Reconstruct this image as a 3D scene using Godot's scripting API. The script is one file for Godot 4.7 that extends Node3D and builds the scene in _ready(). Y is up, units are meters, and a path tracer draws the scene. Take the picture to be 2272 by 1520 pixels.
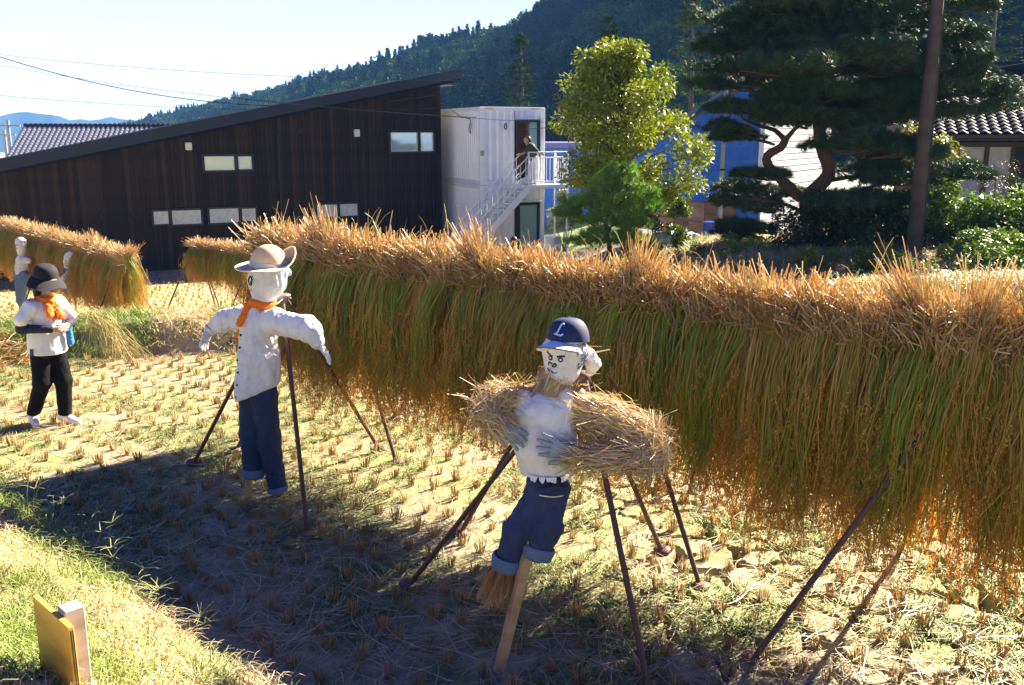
extends Node3D

var M := {}
var rng := RandomNumberGenerator.new()
var taken := {}
var nz := FastNoiseLite.new()

# ------------------------------------------------------------------ mesh builder
class MB:
	var v := PackedVector3Array()
	var n := PackedVector3Array()
	var c := PackedColorArray()
	var ix := PackedInt32Array()
	var col := Color(1, 1, 1)

	func vert(p: Vector3, nn: Vector3) -> int:
		v.append(p); n.append(nn); c.append(col)
		return v.size() - 1

	func tri(a: int, b: int, d: int) -> void:
		ix.append(a); ix.append(b); ix.append(d)

	func flat(a: Vector3, b: Vector3, d: Vector3, e: Vector3, nn: Vector3) -> void:
		var i := vert(a, nn); vert(b, nn); vert(d, nn); vert(e, nn)
		tri(i, i + 1, i + 2); tri(i, i + 2, i + 3)

	func tube(pts: PackedVector3Array, rad: PackedFloat32Array, sides := 6, caps := true) -> void:
		var m := pts.size()
		var prev := Vector3.ZERO
		var start := v.size()
		for i in m:
			var t := (pts[mini(i + 1, m - 1)] - pts[maxi(i - 1, 0)]).normalized()
			if prev == Vector3.ZERO:
				prev = t.cross(Vector3(0.31, 0.2, 0.93)).normalized()
				if prev.length() < 0.1: prev = t.cross(Vector3.RIGHT).normalized()
			prev = (prev - t * prev.dot(t)).normalized()
			var b := t.cross(prev)
			for k in sides:
				var a := TAU * k / sides
				var d := prev * cos(a) + b * sin(a)
				vert(pts[i] + d * rad[i], d)
		for i in m - 1:
			for k in sides:
				var a := start + i * sides + k
				var b := start + i * sides + (k + 1) % sides
				tri(a, b, a + sides); tri(b, b + sides, a + sides)
		if caps:
			for e in [0, m - 1]:
				var t := (pts[0] - pts[1]).normalized() if e == 0 else (pts[m - 1] - pts[m - 2]).normalized()
				var ci := vert(pts[e], t)
				var s0 := v.size()
				for k in sides: vert(v[start + e * sides + k], t)
				for k in sides: tri(ci, s0 + k, s0 + (k + 1) % sides)

	func rod(a: Vector3, b: Vector3, ra: float, rb: float, sides := 6) -> void:
		tube(PackedVector3Array([a, b]), PackedFloat32Array([ra, rb]), sides)

	# a blade: strip of quads, one flat normal for each joint
	func blade(pts: PackedVector3Array, w0: float, w1: float, side: Vector3, c0: Color, c1: Color) -> void:
		var m := pts.size()
		var s := v.size()
		for i in m:
			var t := float(i) / (m - 1)
			var d := (pts[mini(i + 1, m - 1)] - pts[maxi(i - 1, 0)]).normalized()
			var sd := (side - d * side.dot(d)).normalized()
			var w := lerpf(w0, w1, t) * 0.5
			var nn := d.cross(sd)
			col = c0.lerp(c1, t)
			vert(pts[i] - sd * w, nn); vert(pts[i] + sd * w, nn)
		for i in m - 1:
			var a := s + i * 2
			tri(a, a + 1, a + 2); tri(a + 1, a + 3, a + 2)

	func box(xf: Transform3D, sz: Vector3, bev := 0.0) -> void:
		var h := sz * 0.5
		var ax := [Vector3.RIGHT, Vector3.UP, Vector3.BACK]
		var b := minf(bev, minf(h.x, minf(h.y, h.z)) * 0.9)
		for i in 3:
			var u: Vector3 = ax[(i + 1) % 3]
			var w: Vector3 = ax[(i + 2) % 3]
			var hu: float = h[(i + 1) % 3] - b
			var hw: float = h[(i + 2) % 3] - b
			for s in [-1.0, 1.0]:
				var o: Vector3 = ax[i] * h[i] * s
				flat(xf * (o - u * hu - w * hw), xf * (o + u * hu - w * hw), xf * (o + u * hu + w * hw), xf * (o - u * hu + w * hw), (xf.basis * (ax[i] * s)).normalized())
				if b > 0.0:
					for s2 in [-1.0, 1.0]:
						var o2: Vector3 = u * h[(i + 1) % 3] * s2
						var p0: Vector3 = ax[i] * h[i] * s + u * hu * s2
						var p1: Vector3 = o2 + ax[i] * (h[i] - b) * s
						var nn: Vector3 = (xf.basis * (ax[i] * s + u * s2)).normalized()
						flat(xf * (p0 - w * hw), xf * (p0 + w * hw), xf * (p1 + w * hw), xf * (p1 - w * hw), nn)

	func lathe(prof: PackedVector2Array, xf: Transform3D, sides := 24) -> void:
		var s := v.size()
		var m := prof.size()
		for i in m:
			var t := prof[mini(i + 1, m - 1)] - prof[maxi(i - 1, 0)]
			var nr := Vector2(t.y, -t.x).normalized()
			for k in sides:
				var a := TAU * k / sides
				var d := Vector3(cos(a), 0, sin(a))
				vert(xf * (d * prof[i].x + Vector3.UP * prof[i].y), (xf.basis * (d * nr.x + Vector3.UP * nr.y)).normalized())
		for i in m - 1:
			for k in sides:
				var a := s + i * sides + k
				var b := s + i * sides + (k + 1) % sides
				tri(a, b, a + sides); tri(b, b + sides, a + sides)

	# polygon in the xy plane of xf, pushed along z
	func prism(poly: PackedVector2Array, z0: float, z1: float, xf: Transform3D) -> void:
		var tr := Geometry2D.triangulate_polygon(poly)
		for z in [z0, z1]:
			var nn := (xf.basis * Vector3(0, 0, -1.0 if z == z0 else 1.0)).normalized()
			var s := v.size()
			for p in poly: vert(xf * Vector3(p.x, p.y, z), nn)
			for k in range(0, tr.size(), 3): tri(s + tr[k], s + tr[k + 1], s + tr[k + 2])
		var area := 0.0
		for i in poly.size():
			var a := poly[i]
			var b := poly[(i + 1) % poly.size()]
			area += a.x * b.y - b.x * a.y
		for i in poly.size():
			var a := poly[i]
			var b := poly[(i + 1) % poly.size()]
			var e := (b - a).normalized() * signf(area)
			flat(xf * Vector3(a.x, a.y, z0), xf * Vector3(b.x, b.y, z0), xf * Vector3(b.x, b.y, z1), xf * Vector3(a.x, a.y, z1), (xf.basis * Vector3(e.y, -e.x, 0)).normalized())

	func join(o: MB, xf := Transform3D.IDENTITY) -> void:
		var s := v.size()
		for i in o.v.size():
			v.append(xf * o.v[i]); n.append((xf.basis * o.n[i]).normalized()); c.append(o.c[i])
		for i in o.ix: ix.append(i + s)

	func mesh(mat: Material) -> ArrayMesh:
		for k in range(0, ix.size(), 3):   # front faces run clockwise
			var a := ix[k]
			var b := ix[k + 1]
			var d := ix[k + 2]
			if (v[d] - v[a]).cross(v[b] - v[a]).dot(n[a] + n[b] + n[d]) < 0.0:
				ix[k + 1] = d; ix[k + 2] = b
		var arr := []
		arr.resize(Mesh.ARRAY_MAX)
		arr[Mesh.ARRAY_VERTEX] = v
		arr[Mesh.ARRAY_NORMAL] = n
		arr[Mesh.ARRAY_COLOR] = c
		arr[Mesh.ARRAY_INDEX] = ix
		var m := ArrayMesh.new()
		if v.size() < 3 or ix.size() < 3: return m
		m.add_surface_from_arrays(Mesh.PRIMITIVE_TRIANGLES, arr)
		m.surface_set_material(0, mat)
		return m

# ------------------------------------------------------------------ smooth bodies: tapered capsules joined by a smooth minimum, meshed as surface nets
# a bone: [a, b, ra, rb, squash Vector3 (optional)]
func net(mb: MB, bones: Array, cell: float, k: float, cuts: Array = [], wrinkle := 0.0, wfreq := 9.0, wstretch := Vector3.ONE) -> void:
	var lo := Vector3(1e9, 1e9, 1e9)
	var hi := -lo
	for b in bones:
		var r: float = maxf(b[2], b[3]) + k + cell * 3.0
		lo = lo.min(Vector3(b[0]).min(b[1]) - Vector3.ONE * r)
		hi = hi.max(Vector3(b[0]).max(b[1]) + Vector3.ONE * r)
	var nx := int((hi.x - lo.x) / cell) + 2
	var ny := int((hi.y - lo.y) / cell) + 2
	var nzz := int((hi.z - lo.z) / cell) + 2
	var f := PackedFloat32Array()
	f.resize(nx * ny * nzz)
	f.fill(0.2)
	for b in bones:
		var sq: Vector3 = b[4] if b.size() > 4 else Vector3.ONE
		var a: Vector3 = b[0]
		var e: Vector3 = b[1]
		var ra: float = b[2]
		var rb: float = b[3]
		var mid := a
		var ab := (e - a) / sq
		var l2 := maxf(ab.length_squared(), 1e-8)
		var sm := minf(sq.x, minf(sq.y, sq.z))
		var r := maxf(ra, rb) * maxf(1.0, maxf(sq.x, maxf(sq.y, sq.z))) + k + cell * 2.0
		var p0 := a.min(e) - Vector3.ONE * r - lo
		var p1 := a.max(e) + Vector3.ONE * r - lo
		for i in range(maxi(0, int(p0.x / cell)), mini(nx, int(p1.x / cell) + 2)):
			for j in range(maxi(0, int(p0.y / cell)), mini(ny, int(p1.y / cell) + 2)):
				var at := (i * ny + j) * nzz
				for l in range(maxi(0, int(p0.z / cell)), mini(nzz, int(p1.z / cell) + 2)):
					var q := (lo + Vector3(i, j, l) * cell - mid) / sq
					var t := clampf(q.dot(ab) / l2, 0.0, 1.0)
					var d := ((q - ab * t).length() - ra - (rb - ra) * t) * sm
					var o := f[at + l]
					var h := maxf(k - absf(o - d), 0.0) / k
					f[at + l] = minf(o, d) - h * h * k * 0.25
	if wrinkle > 0.0 or cuts.size() > 0:
		for i in nx:
			for j in ny:
				var at := (i * ny + j) * nzz
				for l in nzz:
					var d := f[at + l]
					if d > 3.0 * cell + wrinkle: continue
					var p := lo + Vector3(i, j, l) * cell
					if wrinkle > 0.0 and d > -3.0 * cell - wrinkle:
						var w := p * wfreq * wstretch * 190.0
						d += (0.7 * nz.get_noise_3dv(w) + 0.35 * nz.get_noise_3dv(w * 2.3 + Vector3(50, 0, 0)) + 0.9 * (0.22 - absf(nz.get_noise_3dv(w * 0.8 + Vector3(0, 170, 0))))) * wrinkle
					for pl in cuts:
						d = maxf(d, (pl as Plane).distance_to(p))
					f[at + l] = d
	var id := PackedInt32Array()
	id.resize(nx * ny * nzz)
	id.fill(-1)
	var sx := ny * nzz
	var sy := nzz
	for i in nx - 1:
		for j in ny - 1:
			for l in nzz - 1:
				var at := i * sx + j * sy + l
				var c000 := f[at]
				if absf(c000) > cell * 4.5: continue
				var c100 := f[at + sx]
				var c010 := f[at + sy]
				var c110 := f[at + sx + sy]
				var c001 := f[at + 1]
				var c101 := f[at + sx + 1]
				var c011 := f[at + sy + 1]
				var c111 := f[at + sx + sy + 1]
				var neg := int(c000 < 0) + int(c100 < 0) + int(c010 < 0) + int(c110 < 0) + int(c001 < 0) + int(c101 < 0) + int(c011 < 0) + int(c111 < 0)
				if neg == 0 or neg == 8: continue
				var s := Vector3.ZERO
				var m := 0
				if (c000 < 0) != (c100 < 0): s += Vector3(c000 / (c000 - c100), 0, 0); m += 1
				if (c010 < 0) != (c110 < 0): s += Vector3(c010 / (c010 - c110), 1, 0); m += 1
				if (c001 < 0) != (c101 < 0): s += Vector3(c001 / (c001 - c101), 0, 1); m += 1
				if (c011 < 0) != (c111 < 0): s += Vector3(c011 / (c011 - c111), 1, 1); m += 1
				if (c000 < 0) != (c010 < 0): s += Vector3(0, c000 / (c000 - c010), 0); m += 1
				if (c100 < 0) != (c110 < 0): s += Vector3(1, c100 / (c100 - c110), 0); m += 1
				if (c001 < 0) != (c011 < 0): s += Vector3(0, c001 / (c001 - c011), 1); m += 1
				if (c101 < 0) != (c111 < 0): s += Vector3(1, c101 / (c101 - c111), 1); m += 1
				if (c000 < 0) != (c001 < 0): s += Vector3(0, 0, c000 / (c000 - c001)); m += 1
				if (c100 < 0) != (c101 < 0): s += Vector3(1, 0, c100 / (c100 - c101)); m += 1
				if (c010 < 0) != (c011 < 0): s += Vector3(0, 1, c010 / (c010 - c011)); m += 1
				if (c110 < 0) != (c111 < 0): s += Vector3(1, 1, c110 / (c110 - c111)); m += 1
				var g := Vector3(c100 + c110 + c101 + c111 - c000 - c010 - c001 - c011, c010 + c110 + c011 + c111 - c000 - c100 - c001 - c101, c001 + c101 + c011 + c111 - c000 - c100 - c010 - c110).normalized()
				id[at] = mb.vert(lo + (Vector3(i, j, l) + s / m) * cell, g)
	for i in range(1, nx - 1):
		for j in range(1, ny - 1):
			for l in range(1, nzz - 1):
				var at := i * sx + j * sy + l
				if id[at] < 0: continue
				var o := f[at] < 0
				if o != (f[at + sx] < 0): _netquad(mb, id[at], id[at - sy], id[at - sy - 1], id[at - 1])
				if o != (f[at + sy] < 0): _netquad(mb, id[at], id[at - sx], id[at - sx - 1], id[at - 1])
				if o != (f[at + 1] < 0): _netquad(mb, id[at], id[at - sx], id[at - sx - sy], id[at - sy])

func _netquad(mb: MB, a: int, b: int, c: int, d: int) -> void:
	if a < 0 or b < 0 or c < 0 or d < 0: return
	mb.tri(a, b, c); mb.tri(a, c, d)

# ------------------------------------------------------------------ nodes
func numbered(s: String) -> String:
	taken[s] = taken.get(s, 0) + 1
	return s if taken[s] == 1 else "%s_%03d" % [s, taken[s] - 1]

func tag(o: Node, label: String, category := "", group := "", kind := "") -> void:
	if label: o.set_meta("label", label)
	if category: o.set_meta("category", category)
	if group: o.set_meta("group", group)
	if kind: o.set_meta("kind", kind)

func thing(called: String, label: String, category: String, at := Vector3.ZERO, turn := 0.0, group := "") -> Node3D:
	var o := Node3D.new()
	o.name = numbered(called)
	add_child(o)
	o.position = at
	o.rotation.y = turn
	tag(o, label, category, group)
	return o

func part(called: String, mb: MB, mat: Material, parent: Node) -> MeshInstance3D:
	var o := MeshInstance3D.new()
	o.name = called
	o.mesh = mb.mesh(mat)
	parent.add_child(o, true)
	return o

func single(called: String, mb: MB, mat: Material, label: String, category: String, group := "", kind := "") -> MeshInstance3D:
	var o := MeshInstance3D.new()
	o.name = numbered(called)
	o.mesh = mb.mesh(mat)
	add_child(o)
	tag(o, label, category, group, kind)
	return o

func inst(called: String, me: Mesh, parent: Node, xf := Transform3D.IDENTITY) -> MeshInstance3D:
	var o := MeshInstance3D.new()
	o.name = called
	o.mesh = me
	o.transform = xf
	parent.add_child(o, true)
	return o

func scatter(called: String, me: Mesh, xfs: Array, parent: Node, cols: Array = []) -> MultiMeshInstance3D:
	var mm := MultiMesh.new()
	mm.transform_format = MultiMesh.TRANSFORM_3D
	mm.use_colors = cols.size() > 0
	mm.mesh = me
	mm.instance_count = xfs.size()
	for i in xfs.size():
		mm.set_instance_transform(i, xfs[i])
		if cols.size() > 0: mm.set_instance_color(i, cols[i])
	var o := MultiMeshInstance3D.new()
	o.name = numbered(called) if parent == self else called
	o.multimesh = mm
	parent.add_child(o, true)
	o.set_meta("kind", "stuff")
	return o

func P(a: Array) -> PackedVector3Array:
	return PackedVector3Array(a)

func at(x: float, y: float, z: float) -> Transform3D:
	return Transform3D(Basis.IDENTITY, Vector3(x, y, z))

# basis with y along d
func along(d: Vector3, o := Vector3.ZERO) -> Transform3D:
	var y := d.normalized()
	var x := y.cross(Vector3(0.1, 0.05, 1)).normalized()
	return Transform3D(Basis(x, y, x.cross(y)), o)

func gauss(s := 1.0) -> float:
	return rng.randfn(0.0, s)

func rr(a: float, b: float) -> float:
	return rng.randf_range(a, b)

func smooth(a: float, b: float, x: float) -> float:
	return smoothstep(a, b, x)

# ------------------------------------------------------------------ materials
func std(c: Color, rough := 0.8, o := {}) -> StandardMaterial3D:
	var m := StandardMaterial3D.new()
	m.albedo_color = c.linear_to_srgb()
	m.roughness = rough
	m.metallic = o.get("metal", 0.0)
	if o.has("spec"): m.metallic_specular = o.spec
	if o.get("vc", false): m.vertex_color_use_as_albedo = true
	if o.get("two", false): m.cull_mode = BaseMaterial3D.CULL_DISABLED
	if o.has("back"):
		m.backlight_enabled = true
		m.backlight = (o.back as Color).linear_to_srgb()
	if o.has("tex"):
		m.albedo_texture = o.tex
		m.uv1_triplanar = true
		m.uv1_world_triplanar = o.get("world", false)
		m.uv1_scale = o.get("scale", Vector3.ONE)
	if o.has("bump"):
		m.heightmap_enabled = true
		m.heightmap_texture = o.bump
		m.heightmap_scale = o.get("bump_cm", 0.3)
		m.uv1_triplanar = true
		m.uv1_world_triplanar = o.get("world", false)
		m.uv1_scale = o.get("scale", Vector3.ONE)
	return m

# seamless noise picture, mapped to a ramp of linear colours
func ntex(freq: float, ramp: Array, sd: int, stretch := Vector2i(1, 1), size := 256, kind := FastNoiseLite.TYPE_SIMPLEX_SMOOTH) -> ImageTexture:
	var f := FastNoiseLite.new()
	f.noise_type = kind
	f.frequency = freq
	f.seed = sd
	f.fractal_octaves = 4
	var im := f.get_seamless_image(size / stretch.x, size / stretch.y)
	im.convert(Image.FORMAT_L8)
	im.resize(size, size, Image.INTERPOLATE_CUBIC)
	var d := im.get_data()
	var out := PackedByteArray()
	out.resize(size * size * 3)
	var lut := PackedByteArray()
	for i in 256:
		var t := i / 255.0 * (ramp.size() - 1)
		var k := mini(int(t), ramp.size() - 2)
		var cc: Color = (ramp[k] as Color).lerp(ramp[k + 1], t - k).linear_to_srgb()
		lut.append(int(clampf(cc.r, 0, 1) * 255)); lut.append(int(clampf(cc.g, 0, 1) * 255)); lut.append(int(clampf(cc.b, 0, 1) * 255))
	for i in d.size():
		var k := d[i] * 3
		out[i * 3] = lut[k]; out[i * 3 + 1] = lut[k + 1]; out[i * 3 + 2] = lut[k + 2]
	return ImageTexture.create_from_image(Image.create_from_data(size, size, false, Image.FORMAT_RGB8, out))

func g(v: float) -> Color:
	return Color(v, v, v)

# ------------------------------------------------------------------ terrain
func bank_s(x: float, z: float) -> float:
	return (x + 3.1) * -0.686 + (z + 5.8) * 0.727

func bund_q(x: float, z: float) -> float:
	return (x + 5.1) * -0.226 + (z + 11.64) * -0.974

func base_level(x: float) -> float:
	return lerpf(-1.5, -0.3, smooth(1.0, 7.0, x))

func terrain(x: float, z: float) -> float:
	var s := bank_s(x, z) + nz.get_noise_2d(x * 60.0, z * 60.0) * 0.12
	if s > -0.2:
		var y := 0.2 * smooth(-0.2, 0.04, s)
		if s > 0.0: y += 0.95 * (1.0 - exp(-s * 0.55)) * 1.2
		return minf(y, 1.12) + nz.get_noise_2d(x * 90.0 + 300, z * 90.0) * 0.03
	var q := bund_q(x, z) + nz.get_noise_2d(x * 40.0 + 900.0, z * 40.0) * 0.16
	if q < -0.1:
		return nz.get_noise_2d(x * 25.0, z * 25.0) * 0.025
	var low := lerpf(-1.3, 0.12 + 0.25 * smooth(2.6, 4.5, q), smooth(0.5, 5.0, x))
	low = lerpf(low, base_level(x), smooth(8.0, 14.0, q))
	var y := 0.36 * smooth(-0.1, 0.3, q) + nz.get_noise_2d(x * 50.0, z * 50.0) * 0.06 * smooth(0.0, 0.2, q)
	return lerpf(y, low + nz.get_noise_2d(x * 25.0, z * 25.0) * 0.03, smooth(0.85, 2.0, q))

func ground_color(x: float, z: float) -> Color:
	var a := nz.get_noise_2d(x * 55.0 + 77.0, z * 55.0)
	var b := nz.get_noise_2d(x * 210.0, z * 210.0 + 40.0)
	var mud := Color(0.37, 0.315, 0.19).lerp(Color(0.22, 0.18, 0.095), clampf(0.5 + b, 0, 1))
	var algae := Color(0.15, 0.175, 0.045).lerp(Color(0.27, 0.285, 0.10), clampf(0.5 + b, 0, 1))
	var dry := Color(0.40, 0.33, 0.17).lerp(Color(0.27, 0.23, 0.10), clampf(0.5 + 1.3 * b, 0, 1))
	var gr := Color(0.16, 0.20, 0.05)
	var s := bank_s(x, z)
	if s > -0.15:
		if s > 2.4: return Color(0.2, 0.195, 0.185)
		return dry.lerp(gr, 0.7 * smooth(0.0, 0.4, a))
	var q := bund_q(x, z)
	if q < -0.05: return mud.lerp(algae, 0.85 * smooth(-0.45, 0.2, a + 0.4 * b))
	if q < 1.2: return dry.lerp(gr, smooth(-0.2, 0.2, a)).lerp(Color(0.1, 0.075, 0.05), smooth(0.2, 0.4, nz.get_noise_2d(x * 80.0, z * 80.0)))
	if x > 3.0 and q < 10.0: return dry.lerp(gr, 0.6 * smooth(-0.1, 0.35, a))
	if q < 19.0 and x < 1.5: return Color(0.42, 0.34, 0.18).lerp(Color(0.26, 0.27, 0.09), smooth(-0.1, 0.3, a))
	if x > 0.5 and x < 5 and z < -33.0: return Color(0.13, 0.19, 0.05)
	return Color(0.34, 0.33, 0.3).lerp(Color(0.16, 0.18, 0.07), smooth(-0.1, 0.3, a))

func build_ground() -> void:
	var tex := ntex(0.02, [g(0.45), g(0.8), g(1.0), g(1.0)], 5, Vector2i(1, 1), 512)
	var mud := std(Color(1, 1, 1), 0.95, {"vc": true, "tex": tex, "world": true, "scale": Vector3.ONE * 0.9, "bump": ntex(0.03, [g(0), g(1)], 8, Vector2i(1, 1), 512), "bump_cm": 0.8})
	# near patch: fine enough for the drying cracks of the mud
	var cr := FastNoiseLite.new()
	cr.noise_type = FastNoiseLite.TYPE_CELLULAR
	cr.cellular_return_type = FastNoiseLite.RETURN_DISTANCE2_SUB
	cr.fractal_type = FastNoiseLite.FRACTAL_NONE
	cr.frequency = 3.3
	cr.cellular_jitter = 0.9
	cr.seed = 4
	var mb := MB.new()
	var x0 := -6.5
	var z0 := -14.0
	var st := 0.018
	var nx := 694
	var nn := 633
	var hs := PackedFloat32Array()
	hs.resize((nx + 1) * (nn + 1))
	for i in nx + 1:
		for j in nn + 1:
			var x := x0 + i * st
			var z := z0 + j * st
			var y := terrain(x, z)
			var q := bund_q(x, z)
			if q < -0.3 and bank_s(x, z) < -0.3:
				var wx := x + nz.get_noise_2d(x * 130.0, z * 130.0) * 0.14
				var wz := z + nz.get_noise_2d(x * 130.0 + 500.0, z * 130.0) * 0.14
				var d := cr.get_noise_2d(wx, wz) + 1.0
				var open := 0.02 + 0.12 * smooth(-0.2, 0.6, nz.get_noise_2d(x * 30.0 + 31.0, z * 30.0) * 0.8 + 0.3 * (x - 0.7) + 0.1 * (z + 6.0))
				y -= 0.11 * (1.0 - smooth(open * 0.4, open, d)) * smooth(0.03, 0.08, open)
				y += nz.get_noise_2d(x * 300.0, z * 300.0) * 0.012
			hs[i * (nn + 1) + j] = y
	for i in nx + 1:
		for j in nn + 1:
			var x := x0 + i * st
			var z := z0 + j * st
			var k := i * (nn + 1) + j
			var dx := hs[mini(i + 1, nx) * (nn + 1) + j] - hs[maxi(i - 1, 0) * (nn + 1) + j]
			var dz := hs[i * (nn + 1) + mini(j + 1, nn)] - hs[i * (nn + 1) + maxi(j - 1, 0)]
			mb.col = ground_color(x, z)
			mb.vert(Vector3(x, hs[k], z), Vector3(-dx, 2.0 * st, -dz).normalized())
	for i in nx:
		for j in nn:
			var k := i * (nn + 1) + j
			mb.tri(k, k + 1, k + nn + 1); mb.tri(k + 1, k + nn + 2, k + nn + 1)
	single("paddy_ground", mb, mud, "harvested rice paddy with cracked drying mud", "", "", "structure")
	# the land around it
	var xs := []
	var x := -6.5
	var d := 0.5
	while x > -220.0:
		xs.push_front(x); x -= d; d *= 1.15
	x = -6.0
	while x < 5.9: xs.append(x); x += 0.5
	x = 6.0; d = 0.5
	while x < 220.0:
		xs.append(x); x += d; d *= 1.15
	var zs := []
	var z := -2.6
	d = 0.5
	while z < 60.0:
		zs.push_front(z); z += d; d *= 1.25
	z = -3.1
	while z > -13.9: zs.append(z); z -= 0.5
	z = -14.0
	while z > -28.0: zs.append(z); z -= 0.35
	d = 0.5
	while z > -230.0:
		zs.append(z); z -= d; d *= 1.15
	mb = MB.new()
	for xi in xs:
		for zi in zs:
			mb.col = ground_color(xi, zi)
			var e := 0.15
			mb.vert(Vector3(xi, terrain(xi, zi), zi), Vector3(terrain(xi - e, zi) - terrain(xi + e, zi), 2.0 * e, terrain(xi, zi - e) - terrain(xi, zi + e)).normalized())
	var w := zs.size()
	for i in xs.size() - 1:
		for j in w - 1:
			if xs[i] > -6.6 and xs[i + 1] < 6.1 and zs[j] < -2.5 and zs[j + 1] > -14.1: continue
			var k := i * w + j
			mb.tri(k, k + 1, k + w); mb.tri(k + 1, k + w + 1, k + w)
	single("ground", mb, mud, "terraced farmland ground around the paddy", "", "", "structure")

func hill_pt(u: float, v: float) -> Vector3:
	# u along the ridge (0 left far end .. 1 right), v 0 at the foot .. 1 at the ridge
	var rx := [-238.0, -172.0, -86.0, -37.0, 0.0, 13.0, 60.0, 130.0, 210.0]
	var rz := [-560.0, -470.0, -385.0, -310.0, -255.0, -225.0, -190.0, -165.0, -140.0]
	var ry := [-3.0, 5.5, 17.0, 20.0, 21.5, 27.0, 48.0, 64.0, 72.0]
	var t := u * 8.0
	var i := mini(int(t), 7)
	var fr := t - i
	var top := Vector3(lerpf(rx[i], rx[i + 1], fr), lerpf(ry[i], ry[i + 1], fr), lerpf(rz[i], rz[i + 1], fr))
	var foot := Vector3(lerpf(-140.0, 170.0, u), -3.0, lerpf(-330.0, -52.0, smooth(0.0, 0.7, u)))
	if v > 1.0: return top + Vector3(0.3, -0.25, -1) * (v - 1.0) * 60.0
	var p := foot.lerp(top, v)
	p.y = lerpf(foot.y, top.y, pow(v, 0.9)) + nz.get_noise_2d(p.x * 1.2, p.z * 1.2) * 9.0 * v * (1.0 - v)
	return p

func build_hills() -> void:
	var mb := MB.new()
	mb.col = Color(0.035, 0.05, 0.02)
	for i in 81:
		for j in 27:
			var u := i / 80.0
			var v := j / 20.0
			var p := hill_pt(u, v)
			var a := hill_pt(minf(u + 0.01, 1.0), v) - hill_pt(maxf(u - 0.01, 0.0), v)
			var b := hill_pt(u, v + 0.02) - hill_pt(u, maxf(v - 0.02, 0.0))
			mb.vert(p, a.cross(b).normalized())
	for i in 80:
		for j in 26:
			var k := i * 27 + j
			mb.tri(k, k + 1, k + 27); mb.tri(k + 1, k + 28, k + 27)
	single("hill", mb, std(Color(1, 1, 1), 1.0, {"vc": true}), "wooded hillside behind the village", "", "", "structure")
	# pale range across the valley
	mb = MB.new()
	mb.col = Color(0.05, 0.075, 0.05)
	var n2 := 60
	for i in n2 + 1:
		var x := lerpf(-1500.0, -420.0, float(i) / n2)
		var h := 26.0 + 14.0 * nz.get_noise_1d(i * 14.0) + 16.0 * exp(-pow((x + 815.0) / 60.0, 2.0)) - (x + 900.0) * 0.012
		for r in [[-1250.0, -90.0], [-1500.0, h * 0.55 - 20.0], [-1700.0, h], [-2100.0, -40.0]]:
			mb.vert(Vector3(x * -r[0] / 1700.0, r[1] + 7.0 * nz.get_noise_2d(x * 0.6, r[0]), r[0]), Vector3(nz.get_noise_1d(x * 3.0) * 0.3, 0.8, 0.55).normalized())
	for i in n2:
		for j in 3:
			var k := i * 4 + j
			mb.tri(k, k + 1, k + 4); mb.tri(k + 1, k + 5, k + 4)
	single("distant_mountain", mb, std(Color(1, 1, 1), 1.0, {"vc": true}), "pale blue mountain range far across the valley", "", "", "structure")
	# the wood on the hill
	var con: Array = []
	var brd: Array = []
	for k in 2:
		con.append(far_conifer(100 + k))
		brd.append(far_broadleaf(200 + k))
	var lists := [[], [], [], []]
	var cols := [[], [], [], []]
	rng.seed = 91
	for i in 11000:
		var u := rng.randf()
		var v := pow(rng.randf(), 0.75)
		if i < 2600: v = rr(0.94, 1.06)
		var p := hill_pt(u, v)
		if p.z > -58.0: continue
		var broad := nz.get_noise_2d(p.x * 2.2 + 60.0, p.z * 2.2) > -0.12 + (0.25 if u > 0.6 else 0.0)
		var sc := rr(0.55, 1.1) * (0.75 if p.z < -300.0 else 1.0)
		var kx := rng.randi() % 2 + (2 if broad else 0)
		lists[kx].append(Transform3D(Basis(Vector3.UP, rng.randf() * TAU).scaled(Vector3(sc, sc * rr(0.9, 1.15), sc)), p + Vector3(0, -0.6, 0)))
		var t := rng.randf()
		cols[kx].append(Color(0.8, 0.9, 0.9).lerp(Color(2.2, 1.9, 0.9), t * t) if broad else Color(0.5, 0.65, 0.75).lerp(Color(1.4, 1.5, 1.0), t * t))
	var o := Node3D.new()
	o.name = "hillside_wood"
	add_child(o)
	tag(o, "dense mixed wood covering the hillside behind the houses", "wood", "", "stuff")
	for k in 4:
		scatter("conifer_mass" if k < 2 else "broadleaf_mass", con[k] if k < 2 else brd[k - 2], lists[k], o, cols[k])

func far_conifer(sd: int) -> ArrayMesh:
	rng.seed = sd
	var mb := MB.new()
	mb.col = Color(0.06, 0.04, 0.03)
	mb.rod(Vector3.ZERO, Vector3(0, 9, 0), 0.16, 0.04, 4)
	for i in 330:
		var t := pow(rng.randf(), 0.8)
		var y := lerpf(1.2, 10.2, t)
		var r := (1.0 - t) * 2.2 * rr(0.45, 1.0) + 0.15
		var a := rng.randf() * TAU
		var p := Vector3(cos(a) * r, y - r * 0.25, sin(a) * r)
		var o := Vector3(cos(a), rr(-0.2, 0.6), sin(a)).normalized()
		var sd2 := Vector3(-sin(a), rr(-0.3, 0.3), cos(a))
		mb.col = Color(0.010, 0.028, 0.018).lerp(Color(0.022, 0.045, 0.02), rng.randf())
		leaf(mb, p - o * 0.4, o, sd2, 0.85, 0.55)
	return mb.mesh(M.far_leaf)

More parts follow.
